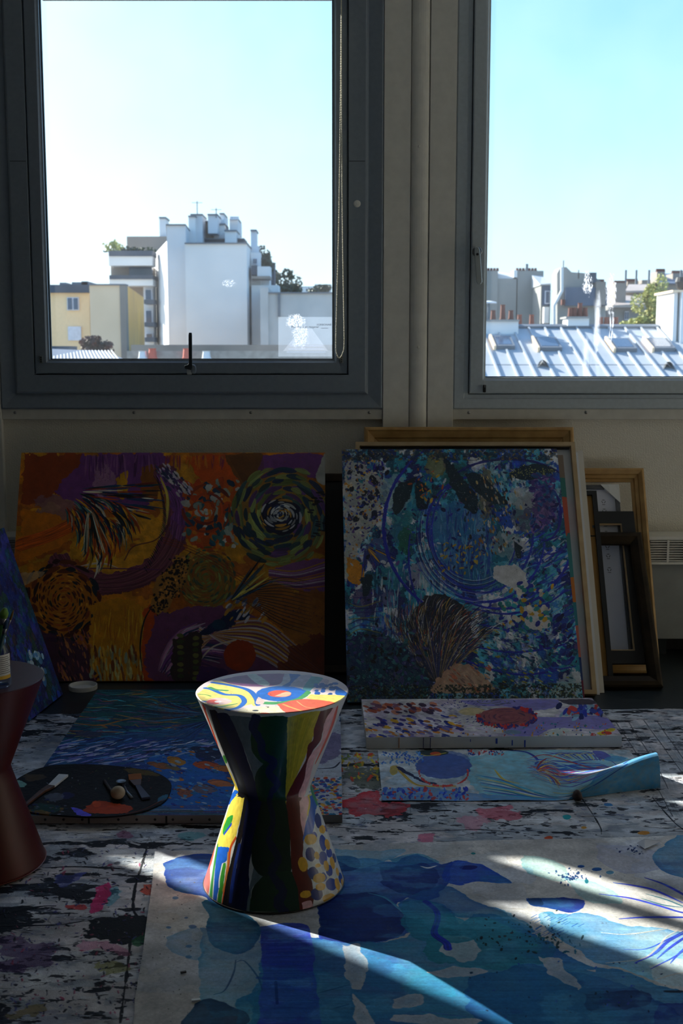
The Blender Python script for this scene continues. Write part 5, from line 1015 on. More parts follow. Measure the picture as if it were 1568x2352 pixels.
    A.poly([(380, 330), (480, 300), (620, 310), (670, 360), (600, 430), (470, 430), (370, 400)], (10, 12, 14), a=.96, rough=16); A.poly([(350, 420), (520, 440), (570, 480), (400, 460)], (206, 120, 160), a=.5, rough=12); A.ell(640, 410, 40, 26, (30, 90, 50), a=.8, rough=12); A.poly([(640, 165), (715, 175), (700, 210), (640, 200)], (206, 80, 60), a=.85, rough=6); A.poly([(0, 400), (220, 430), (240, 540), (0, 560)], (60, 34, 84), a=.55, rough=24); A.ell(500, 530, 70, 26, (120, 120, 40), a=.5, rough=16); A.ell(160, 740, 60, 30, (110, 90, 30), a=.5, rough=20)
    A.dabs(400, lambda r: (r.uniform(0, 690), r.uniform(0, 780)), (3, 12), [BLK, (20, 20, 40), (60, 60, 120), (150, 60, 90)], asp=.35, a=.85, rough=3)
    A.frame(0, 1500, .5102); A.line([(450, 820), (490, 824)], 14, (214, 214, 216), .9); A.line([(590, 858), (625, 868)], 14, (210, 212, 214), .8); A.ell(860, 825, 60, 20, (60, 150, 160), a=.5, rough=8); A.ell(560, 820, 40, 18, (130, 50, 90), a=.5, rough=8)  # pale strokes draw small bright reflections, the ellipses are stains
    m = np.clip((fbm(H, W, 200, 120, 4, 77) - .1) * 2, 0, 1); A.speckle(12, .72, (90, 100, 150), .5, 78, mask=m); A.speckle(8, .84, (230, 230, 232), .5, 79); return A
MD = art_mat(paint_drop(), .7, .9, .003, .22)
def sheet(name, x0, x1, y0, y1, nx, ny, zf, mt, warp=None, thick=0.0008, **kw):
    vs = []; uv = []
    for j in range(ny + 1):
        for i in range(nx + 1):
            x = x0 + (x1 - x0) * i / nx; y = y0 + (y1 - y0) * j / ny
            X_, Y_ = warp(x, y, i / nx, j / ny) if warp else (x, y); vs.append((X_, Y_, zf(X_, Y_)))
    fs = [(j * (nx + 1) + i, j * (nx + 1) + i + 1, (j + 1) * (nx + 1) + i + 1, (j + 1) * (nx + 1) + i) for j in range(ny) for i in range(nx)]
    def U(k): x, y, _ = vs[k]; return ((x - x0) / (x1 - x0), (y - y0) / (y1 - y0))
    return mk(name, vs, fs, mt, None, smooth=True, uvs=[[U(k) for k in f] for f in fs], **kw)
HN = fbm(420, 420, 46, 20, 4, 501); HN2 = fbm(420, 420, 60, 60, 3, 502)
def hn(A_, x, y, s=100): return float(A_[int((y + 1) * s) % 420, int((x + 2.2) * s) % 420])
def drop_z(x, y): return .003 + .0022 * max(-1, min(1, hn(HN, x, y)))
def drop_warp(x, y, a, b):
    if b > .98: y += .05 * hn(HN2, x, 0) + (-.10 * max(0, min(1, (-.75 - x) * 3)))
    return x, y
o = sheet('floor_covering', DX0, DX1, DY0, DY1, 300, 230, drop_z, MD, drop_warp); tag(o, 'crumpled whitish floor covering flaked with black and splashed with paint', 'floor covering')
def drop2(x, y): return .0028 + .002 * hn(HN, 1.6 - x, y)
o = sheet('floor_covering', DX1 + .01, 4.1, DY0, DY1, 60, 60, drop2, MD); tag(o, 'second paint flaked floor covering further right, past the edge of the picture', 'floor covering')

# ---------------------------------------------------------------- big unstretched blue canvas on the floor
CX0, CX1, CY0, CY1 = -.47, 1.75, 1.2, 2.90
def paint_floor():
    W, H = 2220, 1700; A = Art('floor_canvas', W, H, floor_map(CX0, CX1, CY0, CY1, W, H, .01), (204, 204, 206), 61); rg = A.rg; A.n1 = fbm(H, W, 60, 60, 4, 62) * .75; A.n2 = fbm(H, W, 60, 60, 4, 63) * .75
    A.patches([(208, 208, 208), (198, 200, 206), (206, 202, 198)], 200, 111, 150, octv=4); A.frame(768, 1900, .5102)
    T1 = (24, 104, 160); B1 = (12, 54, 150); B2 = (6, 26, 96); CY_ = (120, 212, 240)
    # the lower teal field runs on past the frame
    A.poly([(-300, 520), (0, 500), (300, 500), (320, 330), (450, 345), (560, 385), (740, 395), (900, 480), (1000, 560), (1300, 650), (1568, 745), (1900, 860), (1900, 1400), (-500, 1400), (-420, 900)], T1, a=.86, rough=22, wash=.35)
    m = np.zeros((H, W), np.float32)
    A.poly([(500, 400), (760, 420), (980, 560), (900, 640), (600, 620), (420, 560)], (20, 120, 130), a=.7, rough=24, wash=.4); A.poly([(600, 650), (1000, 640), (1400, 760), (1500, 900), (700, 900)], (10, 70, 140), a=.75, rough=26, wash=.4); A.poly([(1100, 740), (1380, 740), (1400, 800), (1150, 830)], (14, 40, 96), a=.7, rough=14, wash=.4); A.poly([(1450, 800), (1700, 820), (1700, 1000), (1430, 950)], (20, 40, 130), a=.7, rough=20, wash=.4)
    A.poly([(100, 560), (420, 640), (560, 760), (300, 740), (120, 660)], (50, 150, 184), a=.55, rough=20, wash=.4)
    for p in ([(500, 490), (620, 500), (640, 560), (560, 600), (500, 560)], [(400, 640), (520, 615), (680, 640), (600, 665), (480, 670)], [(250, 760), (360, 745), (390, 790), (270, 810)], [(935, 585), (1030, 590), (1045, 640), (1095, 715), (1050, 710), (970, 655)], [(270, 850), (430, 840), (640, 860), (640, 886), (280, 886)], [(30, 520), (130, 540), (135, 700), (50, 700)], [(1140, 640), (1190, 636), (1180, 652)], [(90, 740), (160, 820), (170, 900), (90, 900)], [(560, 300), (620, 380), (560, 440), (540, 380)]): A.poly(p, (188, 186, 190), a=.8, rough=16, wash=.3)
    # the deep blue pool right of the stool
    A.poly([(-60, 130), (60, 130), (260, 150), (380, 120), (470, 165), (530, 150), (500, 260), (430, 335), (320, 310), (300, 400), (325, 470), (200, 512), (0, 495), (-60, 480)], B1, a=.86, rough=18, wash=.45)
    A.poly([(-60, 300), (150, 292), (260, 330), (318, 390), (325, 450), (250, 500), (100, 512), (-60, 490)], B2, a=.85, rough=12, wash=.4); A.poly([(-40, 130), (90, 130), (100, 190), (-40, 200)], B2, a=.85, rough=10); A.poly([(200, 180), (430, 170), (460, 240), (380, 300), (230, 260)], B2, a=.6, rough=14, wash=.4); A.line([(150, 295), (230, 320), (290, 370), (310, 390)], 14, (90, 170, 190), .9, taper=.6); A.poly([(250, 140), (380, 115), (470, 160), (330, 165)], (60, 140, 180), a=.6, rough=12, wash=.4); A.line([(385, 172), (420, 180), (460, 170)], 14, (220, 224, 226), .9, taper=.8)
    A.poly([(500, 175), (540, 148), (640, 160), (700, 180), (790, 245), (640, 240), (560, 260), (480, 230)], (24, 74, 196), a=.85, rough=8, wash=.4); A.ell(605, 180, 40, 12, (14, 20, 110), rough=8)
    for k in range(7): A.line([(490 + k * 10, 250), (520 + k * 8, 190), (560 + k * 6, 150)], 5, (50, 100, 210), .5)
    A.poly([(470, 250), (560, 285), (640, 340), (745, 375), (900, 450), (860, 480), (700, 410), (560, 400), (450, 350), (300, 335)], (30, 104, 160), a=.7, rough=16, wash=.5); A.poly([(320, 330), (450, 345), (640, 470), (560, 520), (330, 500)], (16, 116, 140), a=.75, rough=16, wash=.4)
    A.line([(410, 335), (455, 375), (462, 420), (448, 480), (500, 520), (510, 545)], 34, (18, 34, 160), .92, br=.3, jag=.35); A.poly([(585, 250), (800, 245), (868, 280), (872, 362), (740, 352), (640, 290)], (196, 196, 200), a=.7, rough=10)
    A.poly([(872, 318), (980, 310), (1110, 320), (1090, 372), (960, 362), (900, 352)], (14, 40, 150), a=.88, rough=10, wash=.3); A.poly([(880, 316), (930, 314), (940, 350), (890, 345)], (8, 20, 70), a=.9, rough=8)
    A.poly([(930, 395), (1100, 372), (1300, 430), (1568, 470), (1800, 500), (1800, 900), (1568, 730), (1300, 640), (1000, 505), (960, 440)], CY_, a=.62, rough=22, wash=.5); A.poly([(1400, 620), (1568, 600), (1568, 720), (1450, 690)], (206, 214, 216), a=.7, rough=12)
    A.poly([(740, 370), (960, 390), (960, 470), (880, 450)], (206, 208, 210), a=.5, rough=10); A.poly([(840, 115), (960, 140), (1040, 190), (1020, 240), (880, 200)], (110, 190, 186), a=.4, rough=14, wash=.5); A.poly([(1020, 220), (1200, 260), (1300, 330), (1120, 320)], (110, 190, 196), a=.4, rough=14, wash=.5); A.poly([(1180, 80), (1400, 92), (1500, 170), (1320, 212), (1190, 150)], (160, 164, 200), a=.4, rough=10, wash=.6)
    A.poly([(1560, 25), (1700, 20), (1900, 300), (1568, 232), (1440, 165), (1440, 110), (1500, 70)], (76, 138, 184), a=.8, rough=10, wash=.5); A.poly([(0, 96), (200, 100), (330, 96), (260, 140), (100, 190), (0, 150)], (120, 170, 206), a=.5, rough=14, wash=.5)
    A.dabs(60, lambda r: (r.normal(1060, 45), r.normal(222, 13)), (2, 7), [NAVY, (30, 40, 90)], asp=.6); A.dabs(26, lambda r: (r.normal(1340, 30), r.normal(104, 10)), (2, 6), [NAVY], asp=.6); A.ell(1108, 176, 16, 6, (20, 50, 150)); A.ell(1180, 190, 22, 8, (24, 70, 160)); A.ell(1240, 205, 18, 8, (90, 160, 190), a=.6); A.ell(622, 118, 10, 5, (20, 120, 110)); A.ell(1133, 243, 8, 10, (20, 130, 110))
    A.dabs(70, lambda r: (r.uniform(640, 1010), r.normal(490, 40)), (2, 9), [(10, 40, 40), (14, 60, 60), (10, 20, 30)], asp=.6); A.dabs(30, lambda r: (r.uniform(900, 1120), r.uniform(480, 570)), (4, 14), [(20, 130, 110), (14, 90, 80), (10, 40, 40)], asp=.35); A.dabs(60, lambda r: (r.uniform(560, 1500), r.uniform(600, 860)), (2, 8), [(10, 30, 60), (30, 50, 170)], asp=.5)
    for k in range(40): x = rg.uniform(880, 1100); y = rg.uniform(400, 500); A.line([(x, y), (x + 26, y - 14)], 3, (40, 60, 180), .7)
    V = (52, 56, 196)
    for pts, w_ in (([(1255, 250), (1340, 262), (1440, 285), (1565, 342)], 18), ([(1395, 228), (1480, 258), (1568, 305), (1640, 350)], 18), ([(1190, 298), (1330, 318), (1450, 350), (1568, 385), (1700, 400)], 16), ([(1280, 408), (1400, 402), (1568, 405), (1700, 410)], 17), ([(1300, 548), (1400, 545), (1500, 500), (1600, 450)], 8), ([(1350, 612), (1440, 565), (1500, 510), (1600, 460)], 16), ([(1510, 612), (1545, 570), (1620, 500)], 12), ([(1450, 590), (1520, 530), (1640, 450)], 14), ([(1420, 640), (1560, 560), (1700, 440)], 10)):
        A.line(pts, w_, V, .92, br=.35, taper=.7)
    for pts in ([(1220, 612), (1380, 592), (1450, 540), (1500, 485), (1600, 440)], [(1200, 470), (1300, 478), (1420, 465), (1568, 440)], [(1230, 232), (1330, 240), (1400, 236)], [(1440, 690), (1520, 665), (1600, 650)]): A.line(pts, 9, (190, 184, 176), .85, taper=.5)
    for pts in ([(1380, 320), (1480, 350), (1568, 362)], [(1400, 300), (1500, 330), (1600, 372)]): A.line(pts, 10, (30, 90, 100), .8, taper=.7)
    A.line([(395, 829), (480, 838), (590, 850)], 5, (60, 60, 180), .6); A.poly([(1480, 740), (1560, 738), (1560, 748), (1490, 748)], (10, 20, 40), a=.9, rough=3)
    # left part
    A.frame(0, 1950, .5102)
    A.poly([(740, 60), (830, 28), (960, 20), (1200, 20), (1200, 260), (990, 260), (930, 215), (850, 200), (770, 175), (740, 120)], (18, 60, 150), a=.88, rough=9, wash=.5)
    A.poly([(905, 235), (960, 230), (1150, 320), (1150, 420), (1060, 470), (960, 440), (930, 380), (940, 300)], (14, 84, 120), a=.85, rough=9, wash=.5); A.poly([(760, 400), (880, 350), (905, 380), (900, 500), (780, 460)], (120, 160, 200), a=.35, rough=12, wash=.5)
    A.poly([(905, 350), (1180, 400), (1170, 640), (1060, 760), (900, 680)], (100, 156, 190), a=.55, rough=14, wash=.5); A.poly([(1060, 700), (1180, 640), (1190, 800), (1060, 800)], (20, 110, 150), a=.7, rough=12, wash=.4)
    A.poly([(1165, 345), (1300, 335), (1390, 360), (1415, 560), (1430, 900), (1170, 900), (1180, 560)], (58, 66, 190), a=.9, rough=7, wash=.2)
    for k in range(34): y = rg.uniform(345, 880); A.line([(1165 + rg.uniform(-8, 70), y), (1290, y + rg.uniform(-6, 6)), (1400 + rg.uniform(-80, 10), y)], rg.uniform(4, 22), [(70, 90, 200), (24, 30, 140), (90, 120, 210), (34, 50, 170)][k % 4], .6, br=.5, dry=.2)
    A.poly([(870, 700), (960, 680), (1095, 745), (1070, 800), (800, 820)], (12, 32, 70), a=.9, rough=9, wash=.3); A.poly([(1430, 560), (1568, 600), (1568, 720), (1440, 700)], (120, 160, 190), a=.45, rough=12, wash=.5)
    for pts in ([(1060, 510), (1100, 505), (1160, 580), (1180, 640)], [(960, 660), (1010, 640), (1050, 560), (1060, 500)], [(1430, 650), (1500, 630), (1568, 610)], [(1500, 720), (1568, 700)]): A.line(pts, 9, (20, 50, 90), .6, taper=.5)
    for x, y, r_ in ((790, 216, 14), (868, 346, 18), (848, 437, 14), (848, 487, 14), (760, 350, 12), (836, 306, 9)): A.ell(x, y, r_, r_ * .5, (96, 120, 170), a=.75)
    A.dabs(30, lambda r: (r.uniform(680, 900), r.uniform(100, 780)), (1.5, 4), [(60, 60, 60)], asp=.7, a=.7); A.line([(1240, 600), (1246, 700)], 14, (10, 20, 110), .9)
    bm_ = np.clip((A.a[..., 2] - A.a[..., 0] - .08) * 5, 0, 1)          # pigment pools and blooms inside the washes
    for sd_, cell, c_, k_ in ((301, 150, (14, 50, 140), .28), (302, 110, (30, 150, 180), .28), (303, 60, (110, 190, 226), .28), (304, 200, (16, 80, 160), .2)):
        q = fbm(H, W, cell * 1.6, cell, 4, sd_); e_ = np.clip((q - .12) * 5, 0, 1); rim = np.clip(1 - np.abs(q - .12) * 16, 0, 1) * .5
        A.a += (np.array(c_, np.float32) / 255 - A.a) * (bm_ * np.clip(e_ * k_ + rim * .2, 0, 1))[..., None]
    st = fbm(H, W, 120, 5, 3, 305); A.a *= (1 + .07 * st * bm_)[..., None].astype(np.float32); A.a *= (1 + .05 * fbm(H, W, 5, 5, 2, 306))[..., None].astype(np.float32)
    q = fbm(H, W, 90, 60, 5, 307); A.a += (np.array((150, 156, 160), np.float32) / 255 - A.a) * (np.clip((q - .5) * 6, 0, 1) * .35 * (1 - bm_))[..., None]
    A.a = A.a.astype(np.float32); A.speckle(7, .93, (90, 96, 110), .5, 66); return A
MF = art_mat(paint_floor(), .7, .5, .0015, .2, weave=1)
eL0, eL1 = at_z(373, 1953, .01), at_z(314, 2352, .01); eT0, eT1 = at_z(373, 1953, .01), at_z(1568, 1919, .01)
def can_warp(x, y, a, b):
    lx = eL0.x + (eL1.x - eL0.x) * (y - eL0.y) / (eL1.y - eL0.y) + .004 * hn(HN2, 1, y * 1.5)
    ty = eT0.y + (eT1.y - eT0.y) * (x - eT0.x) / (eT1.x - eT0.x) + .008 * hn(HN2, x * 1.5, 1)
    return lx + (CX1 - lx) * a, CY0 + (ty - CY0) * b
def can_z(x, y):
    z = .0085 + .0018 * hn(HN2, x * .8, y * .8); s = math.sin((x * .75 + y * 1.1) * 5.2); z += .0025 * s * s
    r_ = math.hypot(x + .153, y - 2.556); return z if r_ > .25 else .0085 + (z - .0085) * max(0, (r_ - .17) / .08)
o = sheet('floor_canvas', CX0, CX1, CY0, CY1, 240, 180, can_z, MF, can_warp); tag(o, 'wide unstretched canvas with blue and turquoise washes spread on the floor', 'canvas')

# ---------------------------------------------------------------- hourglass stools
SCX, SCY, SZ0, SH, SWZ = -.154, 2.556, .0095, .449, .232; RB_, RW_, RT_ = .160, .085, .170
def stool_r(z): return RB_ + (RW_ - RB_) * z / SWZ if z < SWZ else RW_ + (RT_ - RW_) * (z - SWZ) / (SH - SWZ)
def stool_map(W, H):
    def f(p):
        D = rays(p); out = np.zeros((len(p), 2))
        for i in range(len(p)):
            d = D[i] / D[i][1]; px, py = p[i]; yw = 1818 + 22 * math.sqrt(max(0, 1 - ((px - 631) / 88) ** 2))
            low = py > yw; za, zb, ra, rb = (0, SWZ, RB_, RW_) if low else (SWZ, SH, RW_, RT_)
            k = (rb - ra) / (zb - za); r0 = ra + k * (CAMZ - SZ0 - za); c1 = k * d[2]
            A_ = d[0] ** 2 + 1 - c1 ** 2; B_ = 2 * (d[0] * (-SCX) + (-SCY) - r0 * c1); C_ = SCX ** 2 + SCY ** 2 - r0 ** 2
            disc = max(0, B_ * B_ - 4 * A_ * C_); t = (-B_ - math.sqrt(disc)) / (2 * A_); x, y, z = d[0] * t - SCX, t - SCY, CAMZ + d[2] * t - SZ0
            if B_ * B_ - 4 * A_ * C_ < 0: pass
            th = math.atan2(x, -y); out[i] = ((th / (2 * math.pi) + .5) * W, (1 - z / SH) * H)
        return out
    return f
def stool_mesh(parent, cx, cy, z0, mside, mtop, mseam):
    n = 96; prof = [(0, 0), (.004, 0)] ; zs = [0.0, .002, .008] + [SWZ * i / 8 for i in range(1, 8)] + [SWZ - .003, SWZ, SWZ + .003] + [SWZ + (SH - SWZ) * i / 8 for i in range(1, 8)] + [SH - .006, SH - .0015]
    vs = []; uv = []; fs = []
    for j, z in enumerate(zs):
        r_ = stool_r(z)
        if j == 0: r_ -= .002
        if abs(z - SWZ) < .004: r_ = max(r_, RW_ + .0015)
        if j == len(zs) - 1: r_ = RT_ - .0006
        for i in range(n + 1):
            a = 2 * math.pi * (i / n - .5); vs.append((cx + r_ * math.sin(a), cy - r_ * math.cos(a), z0 + z)); uv.append((i / n, z / SH))
    for j in range(len(zs) - 1):
        for i in range(n): fs.append((j * (n + 1) + i, j * (n + 1) + i + 1, (j + 1) * (n + 1) + i + 1, (j + 1) * (n + 1) + i))
    side = mk('body', vs, fs, mside, parent, smooth=True, uvs=[[uv[k] for k in f] for f in fs])
    rt = RT_ - .0006; vt = [(cx + rt * math.sin(2 * math.pi * i / n), cy - rt * math.cos(2 * math.pi * i / n), z0 + SH - .0015) for i in range(n)] + [(cx + (rt - .002) * math.sin(2 * math.pi * i / n), cy - (rt - .002) * math.cos(2 * math.pi * i / n), z0 + SH) for i in range(n)]
    ft = [(i, (i + 1) % n, n + (i + 1) % n, n + i) for i in range(n)] + [tuple(range(n, 2 * n))]
    def ut(k): return ((vt[k][0] - cx) / (2 * RT_) + .5, (vt[k][1] - cy) / (2 * RT_) + .5)
    mk('seat_top', vt, ft, mtop, parent, uvs=[[ut(k) for k in f] for f in ft])
    MB().lathe([(RB_ - .006, 0), (RB_ - .002, .001), (RB_ + .0008, .004), (RB_ - .003, .005)], (cx, cy, z0 - .001), 64).build('base_rim', mseam, parent)
def paint_stool_side():
    W, H = 2600, 1130; A = Art('stool_side_paint', W, H, stool_map(W, H), (208, 208, 206), 71); A.frame(400, 1500, .287)
    G = (26, 110, 40); GD = (14, 70, 26); NV = (10, 17, 70); BL = (22, 92, 190); YE = (226, 196, 60); YO = (190, 170, 40); BR = (98, 26, 12); PK = (226, 176, 180); RD = (214, 74, 34); BK = (14, 13, 16); GY = (150, 158, 160)
    K = dict(rough=2.5, soft=1)
    # back half of the stool, free stripes and dabs in the same hand
    sv = A.mp; A.mp = lambda p: p; A.frame(0, 0, 1.)
    for x0 in (0, 110, 230, 330, 450, 1990, 2120, 2260, 2400, 2520):
        c = [BL, YE, G, RD, PK, NV, YE, BL, G, PK][[0, 110, 230, 330, 450, 1990, 2120, 2260, 2400, 2520].index(x0)]
        A.line([(x0 + 40, -10), (x0 + 90, 250), (x0 + 30, 560), (x0 + 70, 850), (x0 + 30, 1140)], 84, c, 1, br=.15, jag=.3)
    A.mp = sv; A.frame(400, 1500, .287)
    # upper cone
    A.poly([(215, 430), (260, 430), (520, 1130), (480, 1120)], (214, 210, 206), smooth=False, **K)
    A.line([(214, 428), (300, 640), (400, 880), (470, 1060), (500, 1115)], 26, BL, 1, br=.15, smooth=True); A.line([(240, 440), (300, 600), (350, 760)], 20, RD, 1, br=.15, taper=.3); A.line([(262, 470), (330, 660), (380, 800)], 10, (228, 224, 214), 1); A.ell(405, 850, 14, 34, (60, 140, 50), -.3, **K); A.line([(405, 880), (460, 1000), (505, 1090)], 15, YE, 1, taper=.5)
    A.poly([(280, 455), (340, 470), (420, 640), (560, 900), (640, 1180), (545, 1160), (480, 1000), (380, 760), (320, 600)], BK, **K); A.poly([(330, 480), (440, 500), (530, 700), (600, 900), (700, 1190), (610, 1175), (520, 920), (400, 640)], NV, **K)
    A.poly([(440, 500), (650, 520), (620, 600), (612, 720), (640, 820), (710, 885), (660, 960), (645, 1030), (600, 880), (530, 700)], (116, 130, 136), **K)
    A.poly([(650, 515), (905, 515), (908, 700), (905, 850), (780, 870), (710, 885), (630, 800), (612, 700), (620, 600)], (8, 66, 14), **K); A.poly([(710, 885), (800, 850), (905, 850), (905, 1000), (890, 1185), (700, 1190), (650, 1060), (655, 960)], (7, 56, 13), **K)
    A.line([(655, 520), (632, 600), (660, 660), (695, 720), (700, 800), (770, 850), (800, 890), (755, 950), (800, 1010), (830, 1050), (780, 1110), (760, 1190)], 56, (12, 18, 72), .95, br=.2, jag=.25)
    A.poly([(905, 515), (1175, 470), (1105, 680), (1060, 800), (960, 1020), (892, 1160), (900, 900)], (196, 176, 34), **K)
    for k in range(8): A.line([(930 + k * 28, 520), (920 + k * 18, 700), (905 + k * 8, 1000)], 9, [(150, 150, 30), (214, 190, 60), (170, 150, 24)][k % 3], .5, br=.4)
    A.poly([(1170, 465), (1275, 440), (1240, 520), (1190, 620), (1170, 700), (1110, 780), (1080, 860), (1040, 1010), (985, 1145), (890, 1175), (970, 1000), (1050, 860), (1070, 740), (1110, 690), (1120, 600)], BR, **K)
    A.poly([(1268, 442), (1312, 430), (1290, 500), (1230, 640), (1190, 740), (1120, 870), (1070, 1060), (1020, 1140), (985, 1145), (1040, 1010), (1060, 880), (1110, 790), (1180, 700), (1200, 560)], PK, **K)
    A.line([(1305, 430), (1270, 560), (1215, 700), (1130, 880)], 18, (220, 90, 60), 1, taper=.7); A.line([(1322, 430), (1285, 590), (1220, 740), (1140, 890), (1125, 930)], 22, YE, 1, br=.2, taper=.5); A.line([(1345, 415), (1300, 590), (1230, 770), (1160, 910), (1090, 1080), (1060, 1110)], 36, BL, 1, br=.15)
    A.line([(1370, 400), (1330, 560), (1270, 700)], 18, (150, 50, 60), 1)
    # lower cone, lit left part
    A.poly([(470, 1080), (520, 1110), (500, 1160), (440, 1210), (430, 1190)], BL, **K); A.poly([(505, 1130), (562, 1155), (560, 1200), (520, 1360), (480, 1500), (430, 1562), (345, 1545), (370, 1440), (410, 1320), (450, 1200)], (240, 214, 84), **K)
    A.poly([(425, 1315), (470, 1295), (455, 1360), (395, 1450), (392, 1400)], (44, 150, 50), **K); A.line([(455, 1370), (400, 1446)], 8, (40, 80, 190), 1)
    A.poly([(345, 1550), (440, 1560), (425, 1650), (380, 1700), (360, 1850), (330, 2010), (310, 2010), (325, 1750)], BL, **K); A.line([(345, 1545), (320, 1700), (300, 1850), (290, 1980)], 20, (50, 140, 50), 1, br=.2); A.line([(312, 1640), (280, 1780), (250, 1920)], 18, (228, 190, 190), 1); A.line([(290, 1650), (250, 1780), (236, 1880)], 16, (200, 90, 60), 1)
    A.poly([(375, 1700), (410, 1680), (400, 1800), (370, 2030), (345, 2025), (360, 1850)], (54, 140, 44), **K); A.line([(385, 1690), (362, 1800), (358, 1870)], 10, (224, 224, 220), 1); A.line([(490, 1480), (450, 1560), (430, 1700), (410, 1850), (385, 2040)], 22, (206, 84, 30), 1, br=.3, taper=.3); A.line([(430, 1600), (420, 1760), (390, 1900)], 12, (190, 130, 60), .9)
    A.poly([(562, 1160), (590, 1175), (560, 1400), (480, 1700), (430, 2060), (385, 2040), (420, 1800), (470, 1600), (520, 1380)], BK, **K)
    A.line([(590, 1190), (560, 1350), (500, 1600), (450, 1850), (430, 2050)], 22, (40, 30, 30), 1); A.poly([(580, 1180), (705, 1190), (660, 1400), (600, 1700), (600, 1900), (585, 2095), (430, 2060), (500, 1700), (545, 1450)], NV, **K)
    A.line([(520, 1540), (480, 1740), (450, 1980)], 26, (26, 60, 160), .9, br=.5)
    A.poly([(640, 1690), (710, 1785), (630, 1870), (610, 1960), (640, 2110), (575, 2095), (600, 1900)], (104, 118, 124), **K)
    A.poly([(700, 1188), (895, 1182), (925, 1400), (930, 1600), (935, 1740), (850, 1770), (710, 1785), (630, 1700), (620, 1560), (660, 1350)], (6, 36, 10), **K); A.poly([(710, 1785), (930, 1745), (990, 1900), (1020, 2090), (640, 2112), (612, 1960), (640, 1860)], (6, 44, 12), **K)  # front greens and navy darkened to hold the shade there
    A.line([(760, 1190), (790, 1350), (760, 1500), (830, 1640), (780, 1760), (870, 1900), (830, 2000), (900, 2100)], 60, (8, 14, 52), .9, br=.2, jag=.25)
    A.line([(892, 1190), (925, 1300), (935, 1500)], 14, YO, 1, taper=.4)
    A.poly([(890, 1178), (1005, 1150), (1010, 1260), (1035, 1480), (1030, 1640), (1090, 1760), (1110, 1900), (1120, 2060), (1015, 2085), (990, 1900), (940, 1740), (930, 1500), (910, 1320)], BR, **K)
    A.poly([(1000, 1152), (1070, 1128), (1088, 1200), (1055, 1330), (1050, 1480), (1080, 1700), (1045, 1640), (1035, 1480), (1010, 1330)], PK, **K); A.line([(1066, 1128), (1085, 1200), (1070, 1290)], 11, YE, 1)
    A.poly([(1078, 1125), (1130, 1095), (1150, 1230), (1130, 1400), (1080, 1500), (1030, 1500), (1050, 1380), (1088, 1220)], BL, **K); A.line([(1135, 1100), (1165, 1250)], 16, (40, 130, 70), 1)
    A.poly([(1130, 1250), (1175, 1260), (1375, 1830), (1380, 1900), (1260, 2020), (1110, 2070), (1120, 1900), (1060, 1700), (1035, 1500), (1110, 1430)], (214, 216, 214), **K)
    blue = [(1150, 1340, 26, 60), (1120, 1460, 22, 30), (1190, 1520, 28, 66), (1090, 1610, 40, 56), (1240, 1600, 24, 40), (1190, 1640, 34, 56), (1110, 1760, 44, 50), (1240, 1740, 26, 46), (1255, 1850, 44, 50), (1140, 1930, 50, 50), (1330, 1800, 16, 46), (1215, 1400, 12, 30), (1280, 1640, 14, 40), (1195, 1790, 24, 36)]
    yel = [(1090, 1490, 50, 44), (1185, 1410, 26, 34), (1225, 1530, 20, 44), (1140, 1620, 22, 30), (1030, 1690, 38, 60), (1265, 1680, 18, 50), (1160, 1800, 52, 40), (1215, 1700, 20, 44), (1305, 1850, 20, 50), (1240, 1960, 54, 36), (1050, 1930, 44, 30), (1170, 1870, 40, 30), (1320, 1920, 14, 20), (1305, 1750, 12, 36), (1150, 1700, 24, 16), (1345, 1840, 10, 40)]
    for i, (x, y, a, b) in enumerate(blue): A.ell(x, y, a, b, (24, 64, 160) if i % 3 else (18, 44, 120), -.15, rough=3)
    for i, (x, y, a, b) in enumerate(yel): A.ell(x, y, a, b, (224, 170, 40) if i % 3 else (206, 160, 50), -.2, rough=3)
    A.poly([(1020, 2000), (1090, 1980), (1110, 2065), (1040, 2080)], PK, **K)
    return A
